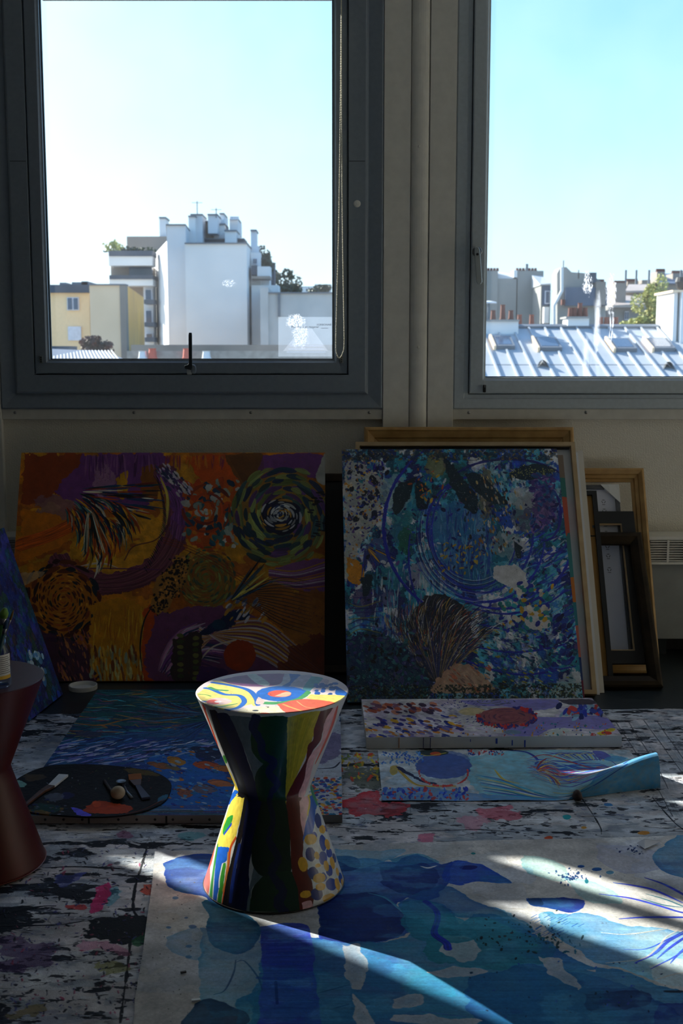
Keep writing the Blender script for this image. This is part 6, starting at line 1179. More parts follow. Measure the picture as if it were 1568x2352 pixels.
def paint_stool_top():
    W = H = 1100; z = SZ0 + SH
    A = Art('stool_top_paint', W, H, floor_map(SCX - RT_, SCX + RT_, SCY - RT_, SCY + RT_, W, H, z), (224, 206, 206), 81); A.frame(400, 1500, .287)
    BL = (30, 100, 190); YE = (236, 214, 110); G = (70, 150, 80); RD = (222, 84, 50); PK = (230, 196, 190); PU = (142, 84, 130); TL = (84, 150, 160); K = dict(rough=3, soft=1)
    A.poly([(360, 215), (560, 178), (880, 165), (880, 210), (840, 250), (700, 268), (540, 262), (430, 240)], PU, **K); A.poly([(580, 175), (650, 168), (760, 240), (740, 262), (690, 255), (640, 230)], (186, 200, 196), **K); A.poly([(880, 165), (940, 168), (925, 230), (860, 262), (700, 272), (840, 252)], (190, 190, 206), **K)
    A.poly([(920, 166), (1010, 175), (985, 225), (930, 262), (860, 266), (925, 225)], BL, **K); A.poly([(1010, 175), (1100, 182), (1040, 290), (930, 262)], (176, 170, 190), **K); A.poly([(1100, 184), (1190, 205), (1110, 280), (1060, 320), (1030, 280)], TL, **K); A.poly([(1190, 205), (1240, 225), (1180, 290), (1100, 310)], (196, 176, 190), **K)
    A.dabs(20, lambda r: (r.uniform(1130, 1290), r.uniform(240, 350)), (16, 28), [(36, 90, 170), (24, 76, 160)], ang=lambda x, y: -.1, asp=.5, rough=3); A.poly([(1300, 265), (1385, 320), (1385, 350), (1290, 330)], BL, **K)
    A.poly([(180, 330), (300, 240), (360, 225), (620, 300), (690, 390), (680, 420), (610, 410), (400, 460), (250, 420)], YE, **K)
    A.line([(310, 235), (470, 262), (600, 300), (660, 370), (665, 415)], 46, BL, 1, br=.12); A.line([(280, 262), (420, 285), (540, 300), (590, 350), (640, 420)], 24, YE, 1, br=.1)
    A.line([(250, 280), (300, 290), (400, 330), (520, 340), (560, 390), (500, 440), (380, 455), (320, 450)], 44, BL, 1, br=.12); A.line([(285, 275), (330, 292), (420, 300)], 34, G, 1); A.line([(190, 325), (300, 345), (430, 345)], 26, YE, 1); A.line([(200, 330), (260, 335), (290, 345)], 18, (110, 160, 70), 1)
    A.line([(200, 385), (260, 388)], 34, (50, 80, 170), 1); A.ell(360, 385, 100, 28, PK, **K); A.ell(310, 392, 55, 20, RD, **K); A.ell(350, 388, 30, 9, (236, 220, 226), **K); A.line([(210, 425), (350, 430), (500, 405)], 26, G, 1, taper=.4); A.line([(230, 415), (300, 420)], 14, (210, 130, 110), 1)
    A.ell(860, 325, 205, 62, BL, **K); A.ell(842, 325, 96, 28, RD, **K); A.poly([(800, 345), (900, 310), (935, 325), (890, 348)], (236, 176, 140), **K)
    A.poly([(1060, 300), (1090, 320), (1000, 380), (850, 410), (700, 408), (720, 390), (850, 388), (980, 360)], G, **K); A.poly([(670, 350), (720, 380), (700, 410), (650, 400)], PK, **K)
    A.poly([(1090, 330), (1380, 345), (1330, 420), (1200, 400), (1060, 370)], YE, **K); A.poly([(1060, 360), (1200, 400), (1250, 425), (900, 400)], PK, **K)
    A.poly([(820, 410), (1000, 370), (1200, 380), (1330, 420), (1180, 480), (1050, 500), (900, 480)], (222, 96, 60), **K); A.line([(870, 410), (980, 450), (1100, 485)], 18, (240, 176, 90), 1); A.line([(980, 385), (1050, 430), (1180, 450)], 8, (240, 190, 120), .9)
    A.poly([(560, 440), (700, 430), (830, 430), (900, 490), (1000, 505), (800, 520), (620, 500), (500, 475)], (240, 226, 190), **K); A.ell(720, 498, 90, 22, (222, 90, 60), **K); A.ell(762, 502, 38, 12, (244, 216, 90), **K); A.line([(380, 455), (560, 492), (640, 512)], 14, PK, 1); A.ell(650, 460, 26, 6, (30, 24, 30)); A.ell(750, 432, 10, 4, (60, 50, 40)); A.dabs(14, lambda r: (r.uniform(450, 900), r.uniform(260, 480)), (2, 4), [(60, 40, 40)], asp=.6)
    return A
ps = thing('painted_stool', 'hourglass stool painted in bright stripes, blobs and dabs, standing on the blue canvas', 'stool', (SCX, SCY, SZ0), 'hourglass stools')
stool_mesh(ps, SCX, SCY, SZ0, art_mat(paint_stool_side(), .3, .25, .001, .5, coat=.15), art_mat(paint_stool_top(), .32, .25, .001, .5, coat=.1), mat('dark_rim', (60, 54, 48), .4))
M_RED = mat('dark_red_lacquer', (66, 15, 11), .4, spec=.3, bump=.05, scale=60, var=.15, csc=5)
rs = thing('red_stool', 'plain dark red hourglass stool cut by the left edge, holding a jar of brushes', 'stool', (-.865, 2.67, .006), 'hourglass stools')
stool_mesh(rs, -.865, 2.67, .006, M_RED, M_RED, mat('worn_red_rim', (120, 60, 44), .4))
# jar with label and brushes on the red stool
JX, JY, JZ = -.782, 2.600, .006 + SH + .0005
jr = thing('glass_jar', 'clear jar with a printed label holding brushes on the red stool', 'jar', (JX, JY, JZ))
def clear_mat():
    m = bpy.data.materials.new('jar_glass'); m.use_nodes = True; nt = m.node_tree; nt.nodes.clear(); o = N(nt, 'ShaderNodeOutputMaterial'); tr = N(nt, 'ShaderNodeBsdfTransparent'); tr.inputs[0].default_value = (.86, .91, .96, 1); g = N(nt, 'ShaderNodeBsdfGlossy'); g.inputs['Roughness'].default_value = .05; lw = N(nt, 'ShaderNodeLayerWeight'); lw.inputs[0].default_value = .5; f = N(nt, 'ShaderNodeMath', operation='POWER'); nt.links.new(lw.outputs['Facing'], f.inputs[0]); f.inputs[1].default_value = 3
    mx = N(nt, 'ShaderNodeMixShader'); nt.links.new(f.outputs[0], mx.inputs[0]); nt.links.new(tr.outputs[0], mx.inputs[1]); nt.links.new(g.outputs[0], mx.inputs[2]); nt.links.new(mx.outputs[0], o.inputs[0]); return m
MG = clear_mat(); jr_r = .034
MB().lathe([(.0, 0), (jr_r - .003, 0), (jr_r, .004), (jr_r, .085), (jr_r - .006, .098), (jr_r - .007, .115), (jr_r - .009, .115), (jr_r - .009, .097), (jr_r - .003, .084), (jr_r - .003, .006), (0, .006)], (JX, JY, JZ), 36).build('jar_body', MG, jr, smooth=True)
def arcband(name, r_, a0, a1, z0, z1, mt, parent, n=20, label=None):
    vs = [(JX + r_ * math.sin(a0 + (a1 - a0) * i / n), JY - r_ * math.cos(a0 + (a1 - a0) * i / n), z) for z in (z0, z1) for i in range(n + 1)]
    return mk(name, vs, [(i, i + 1, n + 2 + i, n + 1 + i) for i in range(n)], mt, parent, smooth=True, label=label)
lb = arcband('label', jr_r + .0004, -1.2, 1.5, JZ + .022, JZ + .078, mat('label_paper', (206, 206, 200), .6), jr, label='white printed paper label'); arcband('label_band', jr_r + .0007, -1.2, 1.5, JZ + .022, JZ + .030, mat('yellow_print', (206, 160, 30), .6), jr)
for k in range(9):
    zz = JZ + .072 - k * .0046; arcband('print_line', jr_r + .0008, .5, 1.25 + .1 * (k % 3), zz, zz + .0011, M_INKD, jr, 8)
def brush(label, base, tip, hc, fr=.006, bl=.02, hw=.0045, hair=(60, 110, 40)):
    b = thing('paintbrush', label, 'brush', base, 'brushes standing in the jar'); a = Vector(base); t = Vector(tip); d = (t - a)
    MB().tube([a, a + d * .5, a + d * .8], [hw * .5, hw, hw * .8], 10).build('brush_handle', hc, b, smooth=True); MB().tube([a + d * .78, a + d * .88], [fr * .8, fr], 12).build('ferrule', M_METAL, b, smooth=True); MB().tube([a + d * .87, a + d * .94, t], [fr, fr * 1.15, fr * .5], 12).build('bristles', mat('bristle_%d%d%d' % hair, hair, .7), b, smooth=True)
p1 = at_y(12, 1397, 2.60); p2 = at_y(31, 1402, 2.59); p3 = at_y(16, 1424, 2.575); hb = mat('green_handle', (40, 96, 30), .4)
brush('thick green brush in the jar at the left edge', (JX - .012, JY + .004, JZ + .012), p1, hb, .0085, hw=.008, hair=(110, 150, 60)); brush('thin dark brush with brass collar in the jar', (JX - .012, JY - .01, JZ + .012), p2, mat('black_handle', (26, 24, 22), .4), .0025, hw=.002, hair=(120, 90, 40)); brush('short blue green brush in the jar', (JX - .004, JY - .016, JZ + .012), p3, mat('teal_handle', (20, 70, 80), .4), .005, hw=.005, hair=(20, 54, 90))

# ---------------------------------------------------------------- large blue canvas lying flat, palette on it
ZF = .0065
def flatQ(BL, BR, depth, z0):
    BL = Vector((BL.x, BL.y, z0)); BR = Vector((BR.x, BR.y, z0)); u = (BR - BL).normalized(); return Quad(BL, u, Vector((0, 0, 1)).cross(u), (BR - BL).length, depth)
QF = flatQ(at_z(22, 1892, .006), at_z(786, 1890, .006), 1.15, ZF)
def paint_flat():
    W, H = 1500, 1900; A = Art('flat_blue_painting', W, H, qshift(QF, .021).mp(W, H), (20, 70, 100), 91); A.frame(0, 1500, .5102); rg = A.rg
    A.patches([(20, 76, 104), (26, 60, 130), (30, 96, 100), (18, 40, 84), (50, 110, 140)], 260, 131, 60, octv=6)
    A.poly([(380, 160), (900, 160), (960, 300), (700, 320), (330, 330), (340, 230)], (26, 84, 88), a=.7, rough=18)
    for i in range(230): x = rg.uniform(250, 920); y = rg.uniform(165, 400); L = rg.uniform(30, 130); A.line([(x, y), (x + L * .5, y + rg.uniform(-6, 6)), (x + L, y + rg.uniform(-10, 10))], rg.uniform(5, 15), [(60, 180, 200), (12, 26, 56), (150, 130, 60), (40, 130, 146), (110, 70, 120), (16, 56, 56), (190, 110, 44)][i % 7], .85, br=.4, taper=.6)
    A.line([(330, 315), (450, 325), (560, 300), (640, 290)], 14, (190, 116, 40), .9, taper=.6); A.line([(520, 275), (640, 300), (720, 310)], 12, (200, 140, 60), .8, taper=.7); A.ell(400, 365, 60, 14, (60, 60, 90), a=.8, rough=6)
    A.fan(930, 270, 2.6, 3.7, 30, 330, 150, [(14, 20, 50), (60, 130, 170), (30, 60, 130), (110, 70, 40)], 4, asp=.4, bend=.2); A.fan(950, 300, 2.0, 2.8, 30, 300, 90, [(14, 20, 40), (50, 110, 160), (30, 50, 120)], 4, asp=.5)
    A.poly([(230, 400), (960, 340), (990, 520), (700, 510), (420, 500), (170, 490)], (40, 90, 160), a=.6, rough=18)
    for i in range(300): x = rg.uniform(190, 950); y = rg.uniform(395, 505); L = rg.uniform(20, 90); A.line([(x, y), (x + L, y + rg.uniform(-12, 4) - L * .1)], rg.uniform(6, 15), [(186, 186, 226), (30, 50, 140), (80, 140, 210), (130, 124, 200), (206, 210, 232), (16, 20, 56)][i % 6], .92, br=.4, taper=.6)
    A.poly([(650, 480), (840, 440), (980, 500), (1040, 600), (1040, 700), (740, 690), (700, 560)], (20, 104, 196), a=.85, rough=18); A.line([(770, 470), (830, 450), (900, 440)], 16, (160, 170, 200), .8, taper=.6); A.line([(885, 402), (940, 410), (960, 400)], 18, (190, 196, 206), .9, taper=.6); A.poly([(860, 420), (1000, 430), (980, 480), (900, 480)], (18, 26, 60), a=.8, rough=10)
    for (x, y, a, b, g, c) in ((720, 505, 60, 14, .2, (150, 90, 50)), (790, 485, 45, 18, .3, (190, 130, 40)), (930, 505, 60, 20, .1, (196, 84, 30)), (830, 628, 40, 20, .3, (150, 84, 60)), (920, 612, 55, 22, .1, (110, 96, 110)), (990, 585, 60, 14, .15, (190, 110, 60)), (1010, 520, 50, 14, .1, (196, 110, 40)), (780, 515, 40, 10, .3, (120, 100, 60))): A.ell(x, y, a, b, c, g, rough=7); A.line([(x - a, y - b * .4), (x, y - b), (x + a, y)], 7, (20, 24, 80), .8, taper=.7)
    A.dabs(160, lambda r: (r.uniform(700, 1050), r.uniform(430, 700)), (5, 16), [(60, 140, 200), (20, 40, 130), (190, 110, 40), (20, 100, 150), (150, 170, 190)], ang=lambda x, y: .2, asp=.3)
    for k in range(7): A.line([(620, 690 + k * 8), (800, 688 + k * 8), (1030, 690 + k * 8)], 8, [(90, 60, 120), (60, 50, 120), (150, 140, 170), (120, 60, 90), (70, 60, 130)][k % 5], .85, br=.4)
    A.poly([(1380, 300), (1530, 290), (1540, 720), (1400, 720), (1370, 560)], (196, 198, 206), a=.9, rough=12); A.poly([(1400, 380), (1530, 360), (1530, 450), (1440, 500), (1400, 470)], (110, 100, 140), a=.8, rough=14); A.line([(1430, 520), (1500, 515), (1530, 490)], 10, (20, 20, 40), .9, taper=.5)
    A.dabs(170, lambda r: (r.uniform(1395, 1535), r.uniform(560, 730)), (7, 12), [(206, 70, 40), (40, 60, 150), (20, 110, 150), (206, 150, 40), (60, 50, 120), (190, 60, 40)], ang=lambda x, y: 0., asp=.45, rough=1.5)
    A.poly([(390, 700), (110, 715), (40, 760), (700, 735)], (90, 110, 90), a=.5, rough=12); A.speckle(7, .8, (150, 160, 190), .6, 92); A.speckle(9, .75, (14, 18, 40), .6, 93); return A
MFl = art_mat(paint_flat(), .6, .8, .003, .25)
fl = thing('flat_blue_canvas', 'large stretched blue canvas lying flat on the floor under the palette', 'painting', QF.p(QF.W / 2, QF.L / 2), 'canvases lying on the floor')
canvas('canvas_face', QF, .021, MFl, mat('raw_canvas_edge', (120, 118, 116), .8, bump=.2, scale=200, var=.15, csc=9), fl)
for px in (104, 146, 189, 272, 314, 356, 397, 440, 481):
    x = at_y(px, 1884, QF.BL.y).x; MB().lathe([(.0034, 0), (.0034, .0012), (0, .0012)], (x, QF.BL.y - .0002, ZF + .011), 8, (0, -1, 0)).build('tack', M_RUB, fl)
for px in (204, 382): x = at_y(px, 1884, QF.BL.y).x; bx('fold', x - .002, x + .002, QF.BL.y - .0008, QF.BL.y + .001, ZF, ZF + .02, M_VOID, fl)
ZP = ZF + .0215
po = [(392, 1815), (393, 1800), (378, 1784), (350, 1772), (300, 1763), (240, 1757), (180, 1755), (130, 1757), (92, 1764), (62, 1776), (36, 1792), (24, 1812), (30, 1838), (48, 1858), (90, 1868), (150, 1873), (215, 1876), (275, 1873), (325, 1864), (362, 1850), (382, 1836)]
po = smooth_pts(po + [po[0]], 4)[:-1]; pw_ = [at_z(a, b, ZP + .004) for a, b in po]
px0, px1 = min(v.x for v in pw_), max(v.x for v in pw_); py0, py1 = min(v.y for v in pw_), max(v.y for v in pw_)
def paint_palette():
    W, H = 1000, 760; A = Art('palette_paint', W, H, floor_map(px0, px1, py0, py1, W, H, ZP + .004), (10, 10, 13), 95); A.frame(30, 1740, .2487)
    A.patches([(10, 10, 13), (14, 12, 14), (8, 9, 14)], 90, 96); A.poly([(640, 490), (700, 440), (760, 400), (810, 400), (1000, 430), (1090, 450), (1080, 490), (950, 520), (760, 520)], (176, 62, 20), rough=12); A.ell(770, 430, 40, 26, (210, 80, 30), rough=6); A.poly([(530, 460), (600, 470), (720, 530), (680, 545), (580, 520)], (96, 90, 230), rough=8); A.ell(500, 350, 60, 30, (20, 24, 90), rough=10, a=.8)
    A.poly([(280, 350), (420, 330), (480, 360), (400, 400), (300, 390)], (110, 120, 140), a=.7, rough=14); A.poly([(200, 420), (420, 450), (420, 500), (200, 490)], (16, 60, 56), a=.9, rough=12); A.poly([(120, 480), (300, 490), (320, 530), (130, 520)], (110, 84, 30), a=.8, rough=12); A.poly([(80, 150), (280, 160), (300, 190), (150, 220)], (110, 90, 60), a=.6, rough=16); A.poly([(0, 200), (110, 230), (100, 270), (0, 260)], (150, 214, 206), a=.8, rough=8)
    A.poly([(1000, 100), (1180, 110), (1340, 150), (1300, 170), (1100, 150)], (120, 96, 30), a=.7, rough=12); A.poly([(1330, 370), (1420, 340), (1420, 380), (1330, 410)], (50, 130, 170), a=.8, rough=8); A.line([(1040, 520), (1200, 480), (1400, 380)], 10, (150, 60, 40), .8); A.dabs(60, lambda r: (r.uniform(300, 1300), r.uniform(90, 300)), (3, 12), [(110, 120, 130), (90, 40, 40), (70, 80, 40)], asp=.5); A.dabs(40, lambda r: (r.uniform(80, 500), r.uniform(380, 530)), (8, 22), [(90, 96, 120), (16, 60, 70), (120, 90, 40), (20, 30, 90)], asp=.4, ang=lambda x, y: 0); return A
n = len(pw_); vs = [(v.x, v.y, ZP) for v in pw_] + [(v.x, v.y, ZP + .004) for v in pw_]; fs = [tuple(range(n)), tuple(range(n, 2 * n))] + [(i, (i + 1) % n, n + (i + 1) % n, n + i) for i in range(n)]
tag(mk('palette', vs, fs, art_mat(paint_palette(), .6, .6, .003, .2), None, uvs=[[((vs[k][0] - px0) / (px1 - px0), (vs[k][1] - py0) / (py1 - py0)) for k in f] for f in fs]), 'black oval palette with an orange paint patch lying on the flat blue canvas', 'palette')
ZT = ZP + .0045
def lie(a, b, z=ZT + .004): p = at_z(a, b, z); return Vector((p.x, p.y, z))
def flatbrush(label, pts, widths, mats, names, th=.004, cat='brush', name='flat_brush'):
    b = thing(name, label, cat, lie(*pts[0], ZT), 'tools lying on the palette')
    for k in range(len(pts) - 1):
        a, c = lie(*pts[k], ZT + .004), lie(*pts[k + 1], ZT + .004); d = (c - a).normalized(); s_ = Vector((-d.y, d.x, 0)); w0, w1 = widths[k]
        q = [a - s_ * w0, a + s_ * w0, c + s_ * w1, c - s_ * w1]; mk(names[k], [v - Vector((0, 0, .003)) for v in q] + [v + Vector((0, 0, th)) for v in q], BOXF, mats[k], b, bevel=.001)
    return b
M_WPAINT = mat('dried_white_paint', (214, 216, 218), .7, bump=.8, scale=80); M_HW = wood_mat('stained_handle_wood', (96, 58, 38), (56, 34, 26)); M_SIL = mat('worn_steel', (120, 130, 140), .35, metal=.6, var=.2)
flatbrush('wooden handled flat brush with white crusted bristles, left on the palette', [(57, 1851), (97, 1818), (118, 1806), (146, 1781)], [(.004, .008), (.008, .011), (.010, .014)], [M_HW, M_HW, M_WPAINT], ['brush_handle', 'ferrule', 'bristles'])
flatbrush('wide flat brush with orange bristles and blue handle, right on the palette', [(335, 1834), (316, 1806), (311, 1793), (309, 1780)], [(.012, .007), (.009, .017), (.018, .018)], [mat('blue_handle', (40, 54, 80), .4), mat('rusty_ferrule', (80, 60, 60), .4), mat('orange_bristle', (150, 84, 24), .8, bump=.6)], ['brush_handle', 'ferrule', 'bristles'])
sp2 = thing('spoon', 'small steel spoon lying between the two brushes on the palette', 'spoon', lie(298, 1834, ZT), 'tools lying on the palette')
MB().tube([lie(300, 1833, ZT + .002), lie(291, 1817, ZT + .004), lie(287, 1806, ZT + .005)], [.0045, .003, .003], 8).build('spoon_handle', M_SIL, sp2, smooth=True)
c = lie(278, 1800, ZT + .001); mm = MB().lathe([(.0, 0), (.009, .002), (.014, .007), (.0135, .008), (.008, .0035), (0, .002)], c, 20); mm.build('spoon_bowl', M_SIL, sp2, smooth=True); sp2.children[-1].scale = (1.1, .95, 1)
d2 = thing('dabber', 'round headed dabber with a dusty white ball, on the orange paint patch', 'dabber', lie(272, 1836, ZT), 'tools lying on the palette')
MB().tube([lie(240, 1794, ZT + .004), lie(252, 1812, ZT + .007), lie(262, 1826, ZT + .012)], [.005, .004, .006], 10).build('dabber_handle', mat('grubby_handle', (70, 64, 62), .5, bump=.4), d2, smooth=True)
cc = lie(271, 1835, ZT); prof = [(.0195 * math.sin(math.pi * i / 12), .0175 - .0175 * math.cos(math.pi * i / 12)) for i in range(13)]; prof[0] = (0, 0); prof[-1] = (0, .035)
MB().lathe(prof, cc, 24).build('ball', mat('dusty_white_ball', (206, 196, 172), .8, bump=.5, col2=(130, 112, 84), csc=30), d2, smooth=True)
# jar lid on the floor
lc = at_z(188, 1586, 0.0); lc = Vector((lc.x, lc.y + .02, .0005)); lr = .050
ld = MB().lathe([(0, .002), (lr - .003, .002), (lr - .003, .016), (lr, .016), (lr, 0), (0, 0)], lc, 48)
for k in range(60):
    a = 2 * math.pi * k / 60; ux = Vector((math.cos(a), math.sin(a), 0)); ld.obox(lc + ux * lr + Vector((0, 0, .008)), ux, Vector((-ux.y, ux.x, 0)), Vector((0, 0, 1)), .0008, .0012, .007)
tag(ld.build('jar_lid', M_WHITE), 'white ribbed screw lid lying upside down behind the flat blue canvas', 'lid')

# ---------------------------------------------------------------- pale pink canvas lying flat
QP = flatQ(at_z(841, 1720, .006), at_z(1427, 1716, .006), .40, .0065)
def paint_pink():
    W, H = 1500, 780; A = Art('pink_painting', W, H, qshift(QP, .036).mp(W, H), (206, 196, 204), 97); A.frame(768, 1550, .5102); rg = A.rg
    A.patches([(208, 200, 206), (200, 186, 200), (210, 204, 200)], 160, 98); LV = (120, 112, 190)
    A.poly([(560, 115), (800, 112), (1000, 112), (980, 150), (860, 160), (760, 140), (640, 140)], LV, a=.8, rough=8, wash=.3); A.poly([(820, 190), (1000, 190), (1180, 185), (1260, 215), (1240, 245), (1000, 240), (900, 275), (780, 270), (760, 230)], LV, a=.85, rough=8, wash=.3)
    A.dabs(150, lambda r: (r.uniform(130, 570), r.uniform(185, 285)), (10, 22), [(24, 30, 110), (214, 160, 30), (120, 110, 160), (30, 50, 140), (200, 120, 30), (180, 160, 180), (70, 50, 110), (206, 196, 204)], ang=lambda x, y: .25, asp=.33, rough=4)
    A.dabs(60, lambda r: (r.uniform(140, 470), r.uniform(125, 170)), (9, 20), [(170, 80, 50), (60, 34, 60), (190, 120, 90), (120, 80, 100)], ang=lambda x, y: .3, asp=.4, rough=4)
    A.ell(620, 165, 60, 18, (206, 180, 110), a=.7, rough=6)
    for k in range(5):
        for i in range(26): g = rg.uniform(0, 6.28); r_ = 60 + k * 26; x, y = 610 + r_ * math.cos(g), 165 + r_ * .38 * math.sin(g); A.line([(x, y), (x + 18 * math.cos(g + .5), y + 7 * math.sin(g + .5))], 5, (40, 44, 120), .85, taper=.7)
    A.ell(775, 190, 132, 42, (150, 84, 84), rough=5); A.rings(775, 190, 30, 125, 5, [(120, 60, 70), (170, 110, 100), (100, 60, 80)], .6, 9, .32); A.dabs(70, lambda r: (lambda g: (775 + 132 * math.cos(g) * r.uniform(.92, 1.06), 190 + 42 * math.sin(g) * r.uniform(.9, 1.1)))(r.uniform(-1.4, 3.3)), (8, 15), [(206, 50, 40), (50, 40, 110)], asp=.5)
    A.dabs(70, lambda r: (r.normal(1120, 44), r.normal(162, 13)), (12, 22), [(40, 50, 150), (60, 80, 170), (190, 60, 50), (24, 30, 90), (140, 180, 200)], asp=.5); A.poly([(1000, 112), (1140, 110), (1180, 130), (1060, 134)], (60, 50, 60), a=.85, rough=8); A.rings(725, 120, 20, 80, 4, [(40, 50, 40), (120, 130, 80)], .9, 6, .16)
    A.poly([(1180, 262), (1240, 240), (1262, 250), (1200, 272)], (216, 190, 40), rough=4); A.ell(1225, 262, 24, 8, (200, 60, 40), rough=4); A.poly([(940, 275), (1000, 240), (1060, 250), (980, 280)], (200, 206, 196), rough=5)
    A.dabs(120, lambda r: (r.uniform(560, 1230), r.uniform(215, 285)), (2.5, 7), [(196, 60, 40), (40, 50, 120), (206, 140, 40), (40, 120, 130)], asp=.5); A.ell(800, 258, 40, 10, (110, 140, 150), a=.8, rough=4)
    for i in range(10): A.line([(1160 + rg.uniform(-10, 10), 262), (1165 + rg.uniform(-26, 30), 285)], 3, (190, 60, 50), .8)
    return A
pk = thing('flat_pink_canvas', 'thick pale pink canvas with flowers and a red disc lying flat before the blue painting', 'painting', QP.p(QP.W / 2, QP.L / 2), 'canvases lying on the floor')
canvas('canvas_face', QP, .036, art_mat(paint_pink(), .65, .5, .002, .25), M_CSIDE, pk)
def drip(px, py0, py1, w_, c): 
    x = at_y(px, 1700, QP.BL.y).x; a, b = at_y(px, py0, QP.BL.y).z, at_y(px, py1, QP.BL.y).z; b = max(b, .008)
    bx('paint_drip', x - w_, x + w_, QP.BL.y - .001, QP.BL.y + .001, b, min(a, QP.BL.z + .0365), mat('drip_%d%d%d' % c, c, .5), pk)
for a in ((916, 1694, 1718, .0012, (180, 110, 50)), (972, 1694, 1718, .001, (30, 34, 90)), (988, 1694, 1718, .001, (30, 34, 90)), (1140, 1696, 1708, .003, (40, 60, 150)), (1176, 1700, 1712, .0018, (40, 70, 160)), (1205, 1700, 1716, .0022, (40, 60, 150)), (1080, 1698, 1704, .001, (40, 60, 150))): drip(*a)

# ---------------------------------------------------------------- unstretched painting whose right end curls up
KX0, KX1 = at_z(878, 1838, .008).x, at_z(1500, 1800, .008).x; KY0, KY1 = at_z(878, 1838, .008).y, at_z(870, 1722, .008).y
def paint_curl():
    W, H = 1500, 850; A = Art('curled_painting', W, H, floor_map(KX0, KX1, KY0, KY1, W, H, .008), (196, 206, 212), 99); A.frame(768, 1550, .5102); rg = A.rg
    A.patches([(200, 208, 212), (180, 200, 212), (206, 208, 208)], 160, 100); CY_ = (90, 186, 206); TL = (40, 130, 160)
    A.poly([(600, 370), (900, 330), (1200, 350), (1350, 400), (1150, 500), (900, 560), (700, 560), (600, 470)], CY_, a=.6, rough=14, wash=.5); A.poly([(210, 520), (400, 505), (700, 540), (1000, 560), (900, 600), (200, 580)], (70, 130, 196), a=.75, rough=14, wash=.4); A.ell(490, 410, 125, 58, (60, 84, 160), a=.85, rough=8); A.ell(500, 380, 110, 36, (70, 100, 170), a=.6, rough=8); A.poly([(1100, 500), (1400, 360), (1700, 360), (1700, 700), (1050, 640)], (40, 130, 190), a=.85, rough=10, wash=.5)
    A.line([(275, 410), (310, 450), (360, 490), (420, 500), (540, 500)], 16, (206, 170, 70), 1); A.line([(285, 415), (330, 445), (400, 480), (450, 490)], 22, (24, 34, 80), 1, jag=.5); A.ell(265, 430, 18, 22, (190, 170, 90), rough=4)
    A.dabs(60, lambda r: (lambda g: (490 + 110 * math.cos(g), 440 + 60 * math.sin(g)))(r.uniform(-.3, 3.4)), (4, 7), [(206, 60, 50)], asp=.6); A.dabs(40, lambda r: (r.uniform(600, 760), r.uniform(335, 360)), (4, 6), [(206, 60, 50), (30, 60, 150)], asp=.6); A.ell(440, 350, 75, 14, (40, 60, 60), rough=5); A.ell(455, 355, 26, 10, (206, 84, 30), rough=3); A.line([(370, 350), (420, 365), (500, 350)], 8, (206, 190, 60), .9)
    for k in range(12): t = k / 12; A.line([(640 + 40 * t, 445 + 90 * t + rg.uniform(-4, 4)), (760 + 30 * t, 475 + 75 * t), (900 + rg.uniform(-40, 40), 535 + 22 * t), (1040, 558)], 15 * rg.uniform(.5, 1.3), [(30, 70, 170), (60, 170, 200), (206, 190, 110), (20, 110, 140), (200, 210, 216)][k % 5], .8, taper=.6)
    A.line([(720, 425), (760, 470), (830, 490)], 13, (206, 180, 80), .95, taper=.6); A.line([(760, 335), (860, 345), (910, 375), (900, 400)], 15, (26, 50, 150), .95, taper=.6)
    for k in range(54):
        t = rg.random(); y0 = 370 + 90 * t; A.line([(860 + 40 * rg.random(), y0), (960, y0 + rg.uniform(-20, 20)), (1090 + 120 * rg.random(), y0 + rg.uniform(-10, 40)), (1220 + 60 * rg.random(), y0 + 30)], rg.uniform(4, 13), [(30, 70, 180), (40, 110, 190), (196, 50, 50), (206, 176, 80), (90, 90, 180), (60, 60, 150), (150, 200, 220)][k % 7], .88, taper=.8)
    A.fan(900, 440, -1.3, .0, 20, 120, 30, [(190, 60, 50), (60, 70, 150), (206, 180, 90)], 7, bend=.5); A.line([(980, 520), (1060, 510), (1120, 505)], 14, (206, 180, 60), .95, taper=.5); A.line([(900, 530), (1000, 545), (1140, 520)], 16, (20, 90, 130), .9, taper=.6)
    for k in range(12): A.line([(930 + k * 18, 345 + (k % 3) * 8), (990 + k * 18, 350), (1050 + k * 14, 370 + k)], 9, [(90, 90, 170), (60, 60, 150), (206, 190, 110)][k % 3], .85, taper=.7)
    A.poly([(1160, 340), (1210, 345), (1240, 370), (1180, 370)], (96, 100, 180), rough=4); A.ell(1260, 375, 50, 12, (70, 150, 200), a=.7, rough=5); A.dabs(90, lambda r: (r.uniform(210, 400), r.uniform(345, 400)), (3, 9), [(40, 90, 190), (90, 150, 210)], asp=.5); A.dabs(110, lambda r: (r.uniform(210, 600), r.uniform(510, 560)), (4, 14), [(24, 50, 180), (60, 110, 200), (190, 60, 60)], asp=.5)
    A.line([(1280, 480), (1350, 465), (1440, 455)], 16, (20, 44, 120), .95, jag=.3); A.line([(1150, 520), (1220, 505), (1290, 490)], 14, (30, 70, 150), .9); A.dabs(14, lambda r: (r.uniform(1225, 1340), 430 - (0)), (6, 16), [(50, 50, 190)], asp=.5)
    return A
MK = art_mat(paint_curl(), .6, .4, .0015, .3, weave=1)
nx, ny = 120, 60; vs = []; uvl = []
cre0, cre1 = at_z(1262, 1838, .0), None
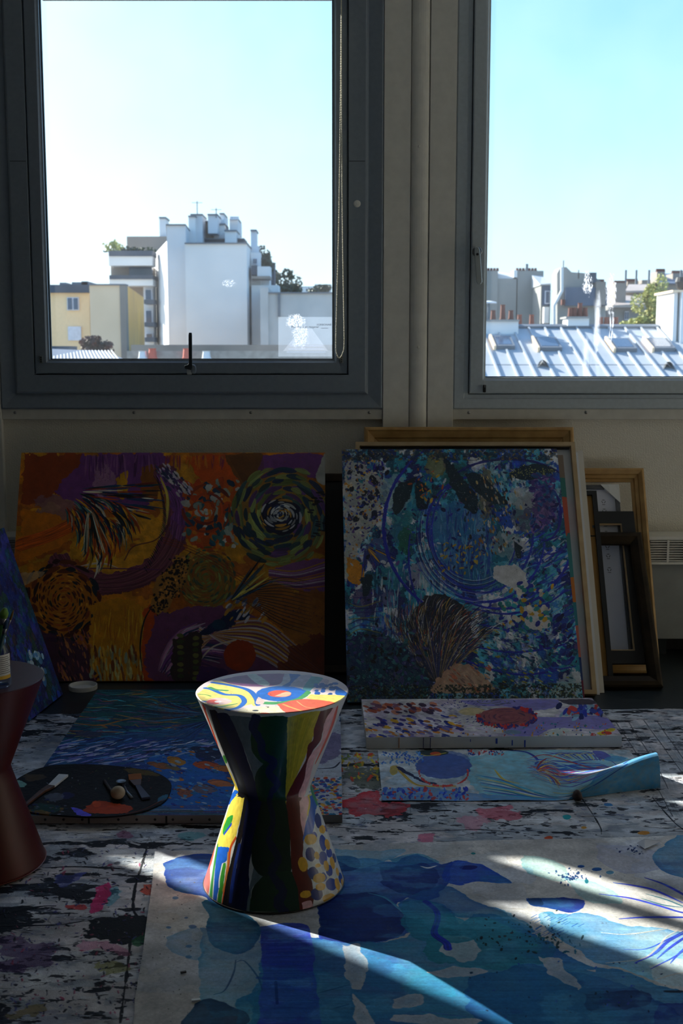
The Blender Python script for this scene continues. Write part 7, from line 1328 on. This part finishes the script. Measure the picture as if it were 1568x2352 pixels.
for j in range(ny + 1):
    for i in range(nx + 1):
        a, b = i / nx, j / ny                  # b = 0 near edge
        x = KX0 + (KX1 - KX0) * a; y = KY0 + (KY1 - KY0) * b; z = .0075 + .0015 * math.sin(a * 17 + b * 5) * math.sin(b * 9 + a * 4)
        t = max(0, (a - .58) / .42); t = t * t * (3 - 2 * t) * .45 + t * .55
        if t > 0:
            # the end rises to a crest and bends over again, its hem coming back down near the floor
            hh, yh = .088 * t, KY0 + .095 * t; yc = yh + .03 * t; fb = .30
            if b < fb: ph = b / fb * math.pi / 2; y2 = yh + (yc - yh) * (1 - math.cos(ph)) ; z2 = .006 + hh * math.sin(ph)
            else:
                q = (b - fb) / (1 - fb); y2 = yc + (KY1 - yc) * q; e_ = max(0, 1 - q / .55); z2 = .0075 + hh * e_ * e_ * (3 - 2 * e_)
            k_ = min(1, t * 5); y = y + (y2 - y) * k_; z = z + (z2 - z) * k_; x += .012 * t * (1 - b)
        vs.append((x, y, z)); uvl.append((a, b))
fs = [(j * (nx + 1) + i, j * (nx + 1) + i + 1, (j + 1) * (nx + 1) + i + 1, (j + 1) * (nx + 1) + i) for j in range(ny) for i in range(nx)]
o = mk('curled_painting', vs, fs, MK, None, smooth=True, uvs=[[uvl[k] for k in f] for f in fs]); tag(o, 'unstretched light blue painting with its right end curling up off the floor', 'painting', 'canvases lying on the floor')
c = at_z(1325, 1842, .0); c.z = .005; mm = MB().lathe([(0, 0), (.010, .002), (.013, .010), (.010, .022), (.004, .028), (0, .029)], c, 12); o = mm.build('pebble', mat('brown_stone', (96, 70, 66), .7, bump=.6, col2=(50, 40, 44), csc=60), smooth=True); o.scale = (1, 1.2, 1); o.rotation_euler = (0, 0, .4); tag(o, 'small brown pebble under the front edge of the curled painting', 'stone')
p0, p1_, p2_, p3_ = at_z(1462, 1936, .014), at_z(1518, 1932, .014), at_z(1504, 1942, .014), at_z(1480, 1950, .014)
mk_l = mk('paper_scrap', [(p0.x, p0.y, .014), (p3_.x, p3_.y, .0145), (p1_.x, p1_.y, .014), (p0.x + .02, p0.y + .005, .022), (p0.x, p0.y, .0135), (p3_.x, p3_.y, .014), (p1_.x, p1_.y, .0135), (p0.x + .02, p0.y + .005, .0215)], [(0, 1, 2, 3), (7, 6, 5, 4), (0, 4, 5, 1), (1, 5, 6, 2), (2, 6, 7, 3), (3, 7, 4, 0)], mat('white_scrap', (216, 216, 220), .7)); tag(mk_l, 'small folded white paper scrap at the back edge of the blue floor canvas', 'paper')
c = at_z(421, 2236, .012); o = MB().obox(c + Vector((0, 0, .003)), Vector((1, .35, 0)).normalized(), Vector((-.35, 1, 0)).normalized(), Vector((0, 0, 1)), .0055, .0022, .0015).build('charcoal_crumb', M_RUB); tag(o, 'tiny black crumb on the bare left margin of the floor canvas', 'crumb')
c = at_z(450, 2300, .012); o = MB().obox(c + Vector((0, 0, .003)), Vector((1, .2, 0)).normalized(), Vector((-.2, 1, 0)).normalized(), Vector((0, 0, 1)), .008, .003, .0012).build('paper_crumb', M_WHITE); tag(o, 'tiny white paper crumb near the bottom of the floor canvas', 'crumb')
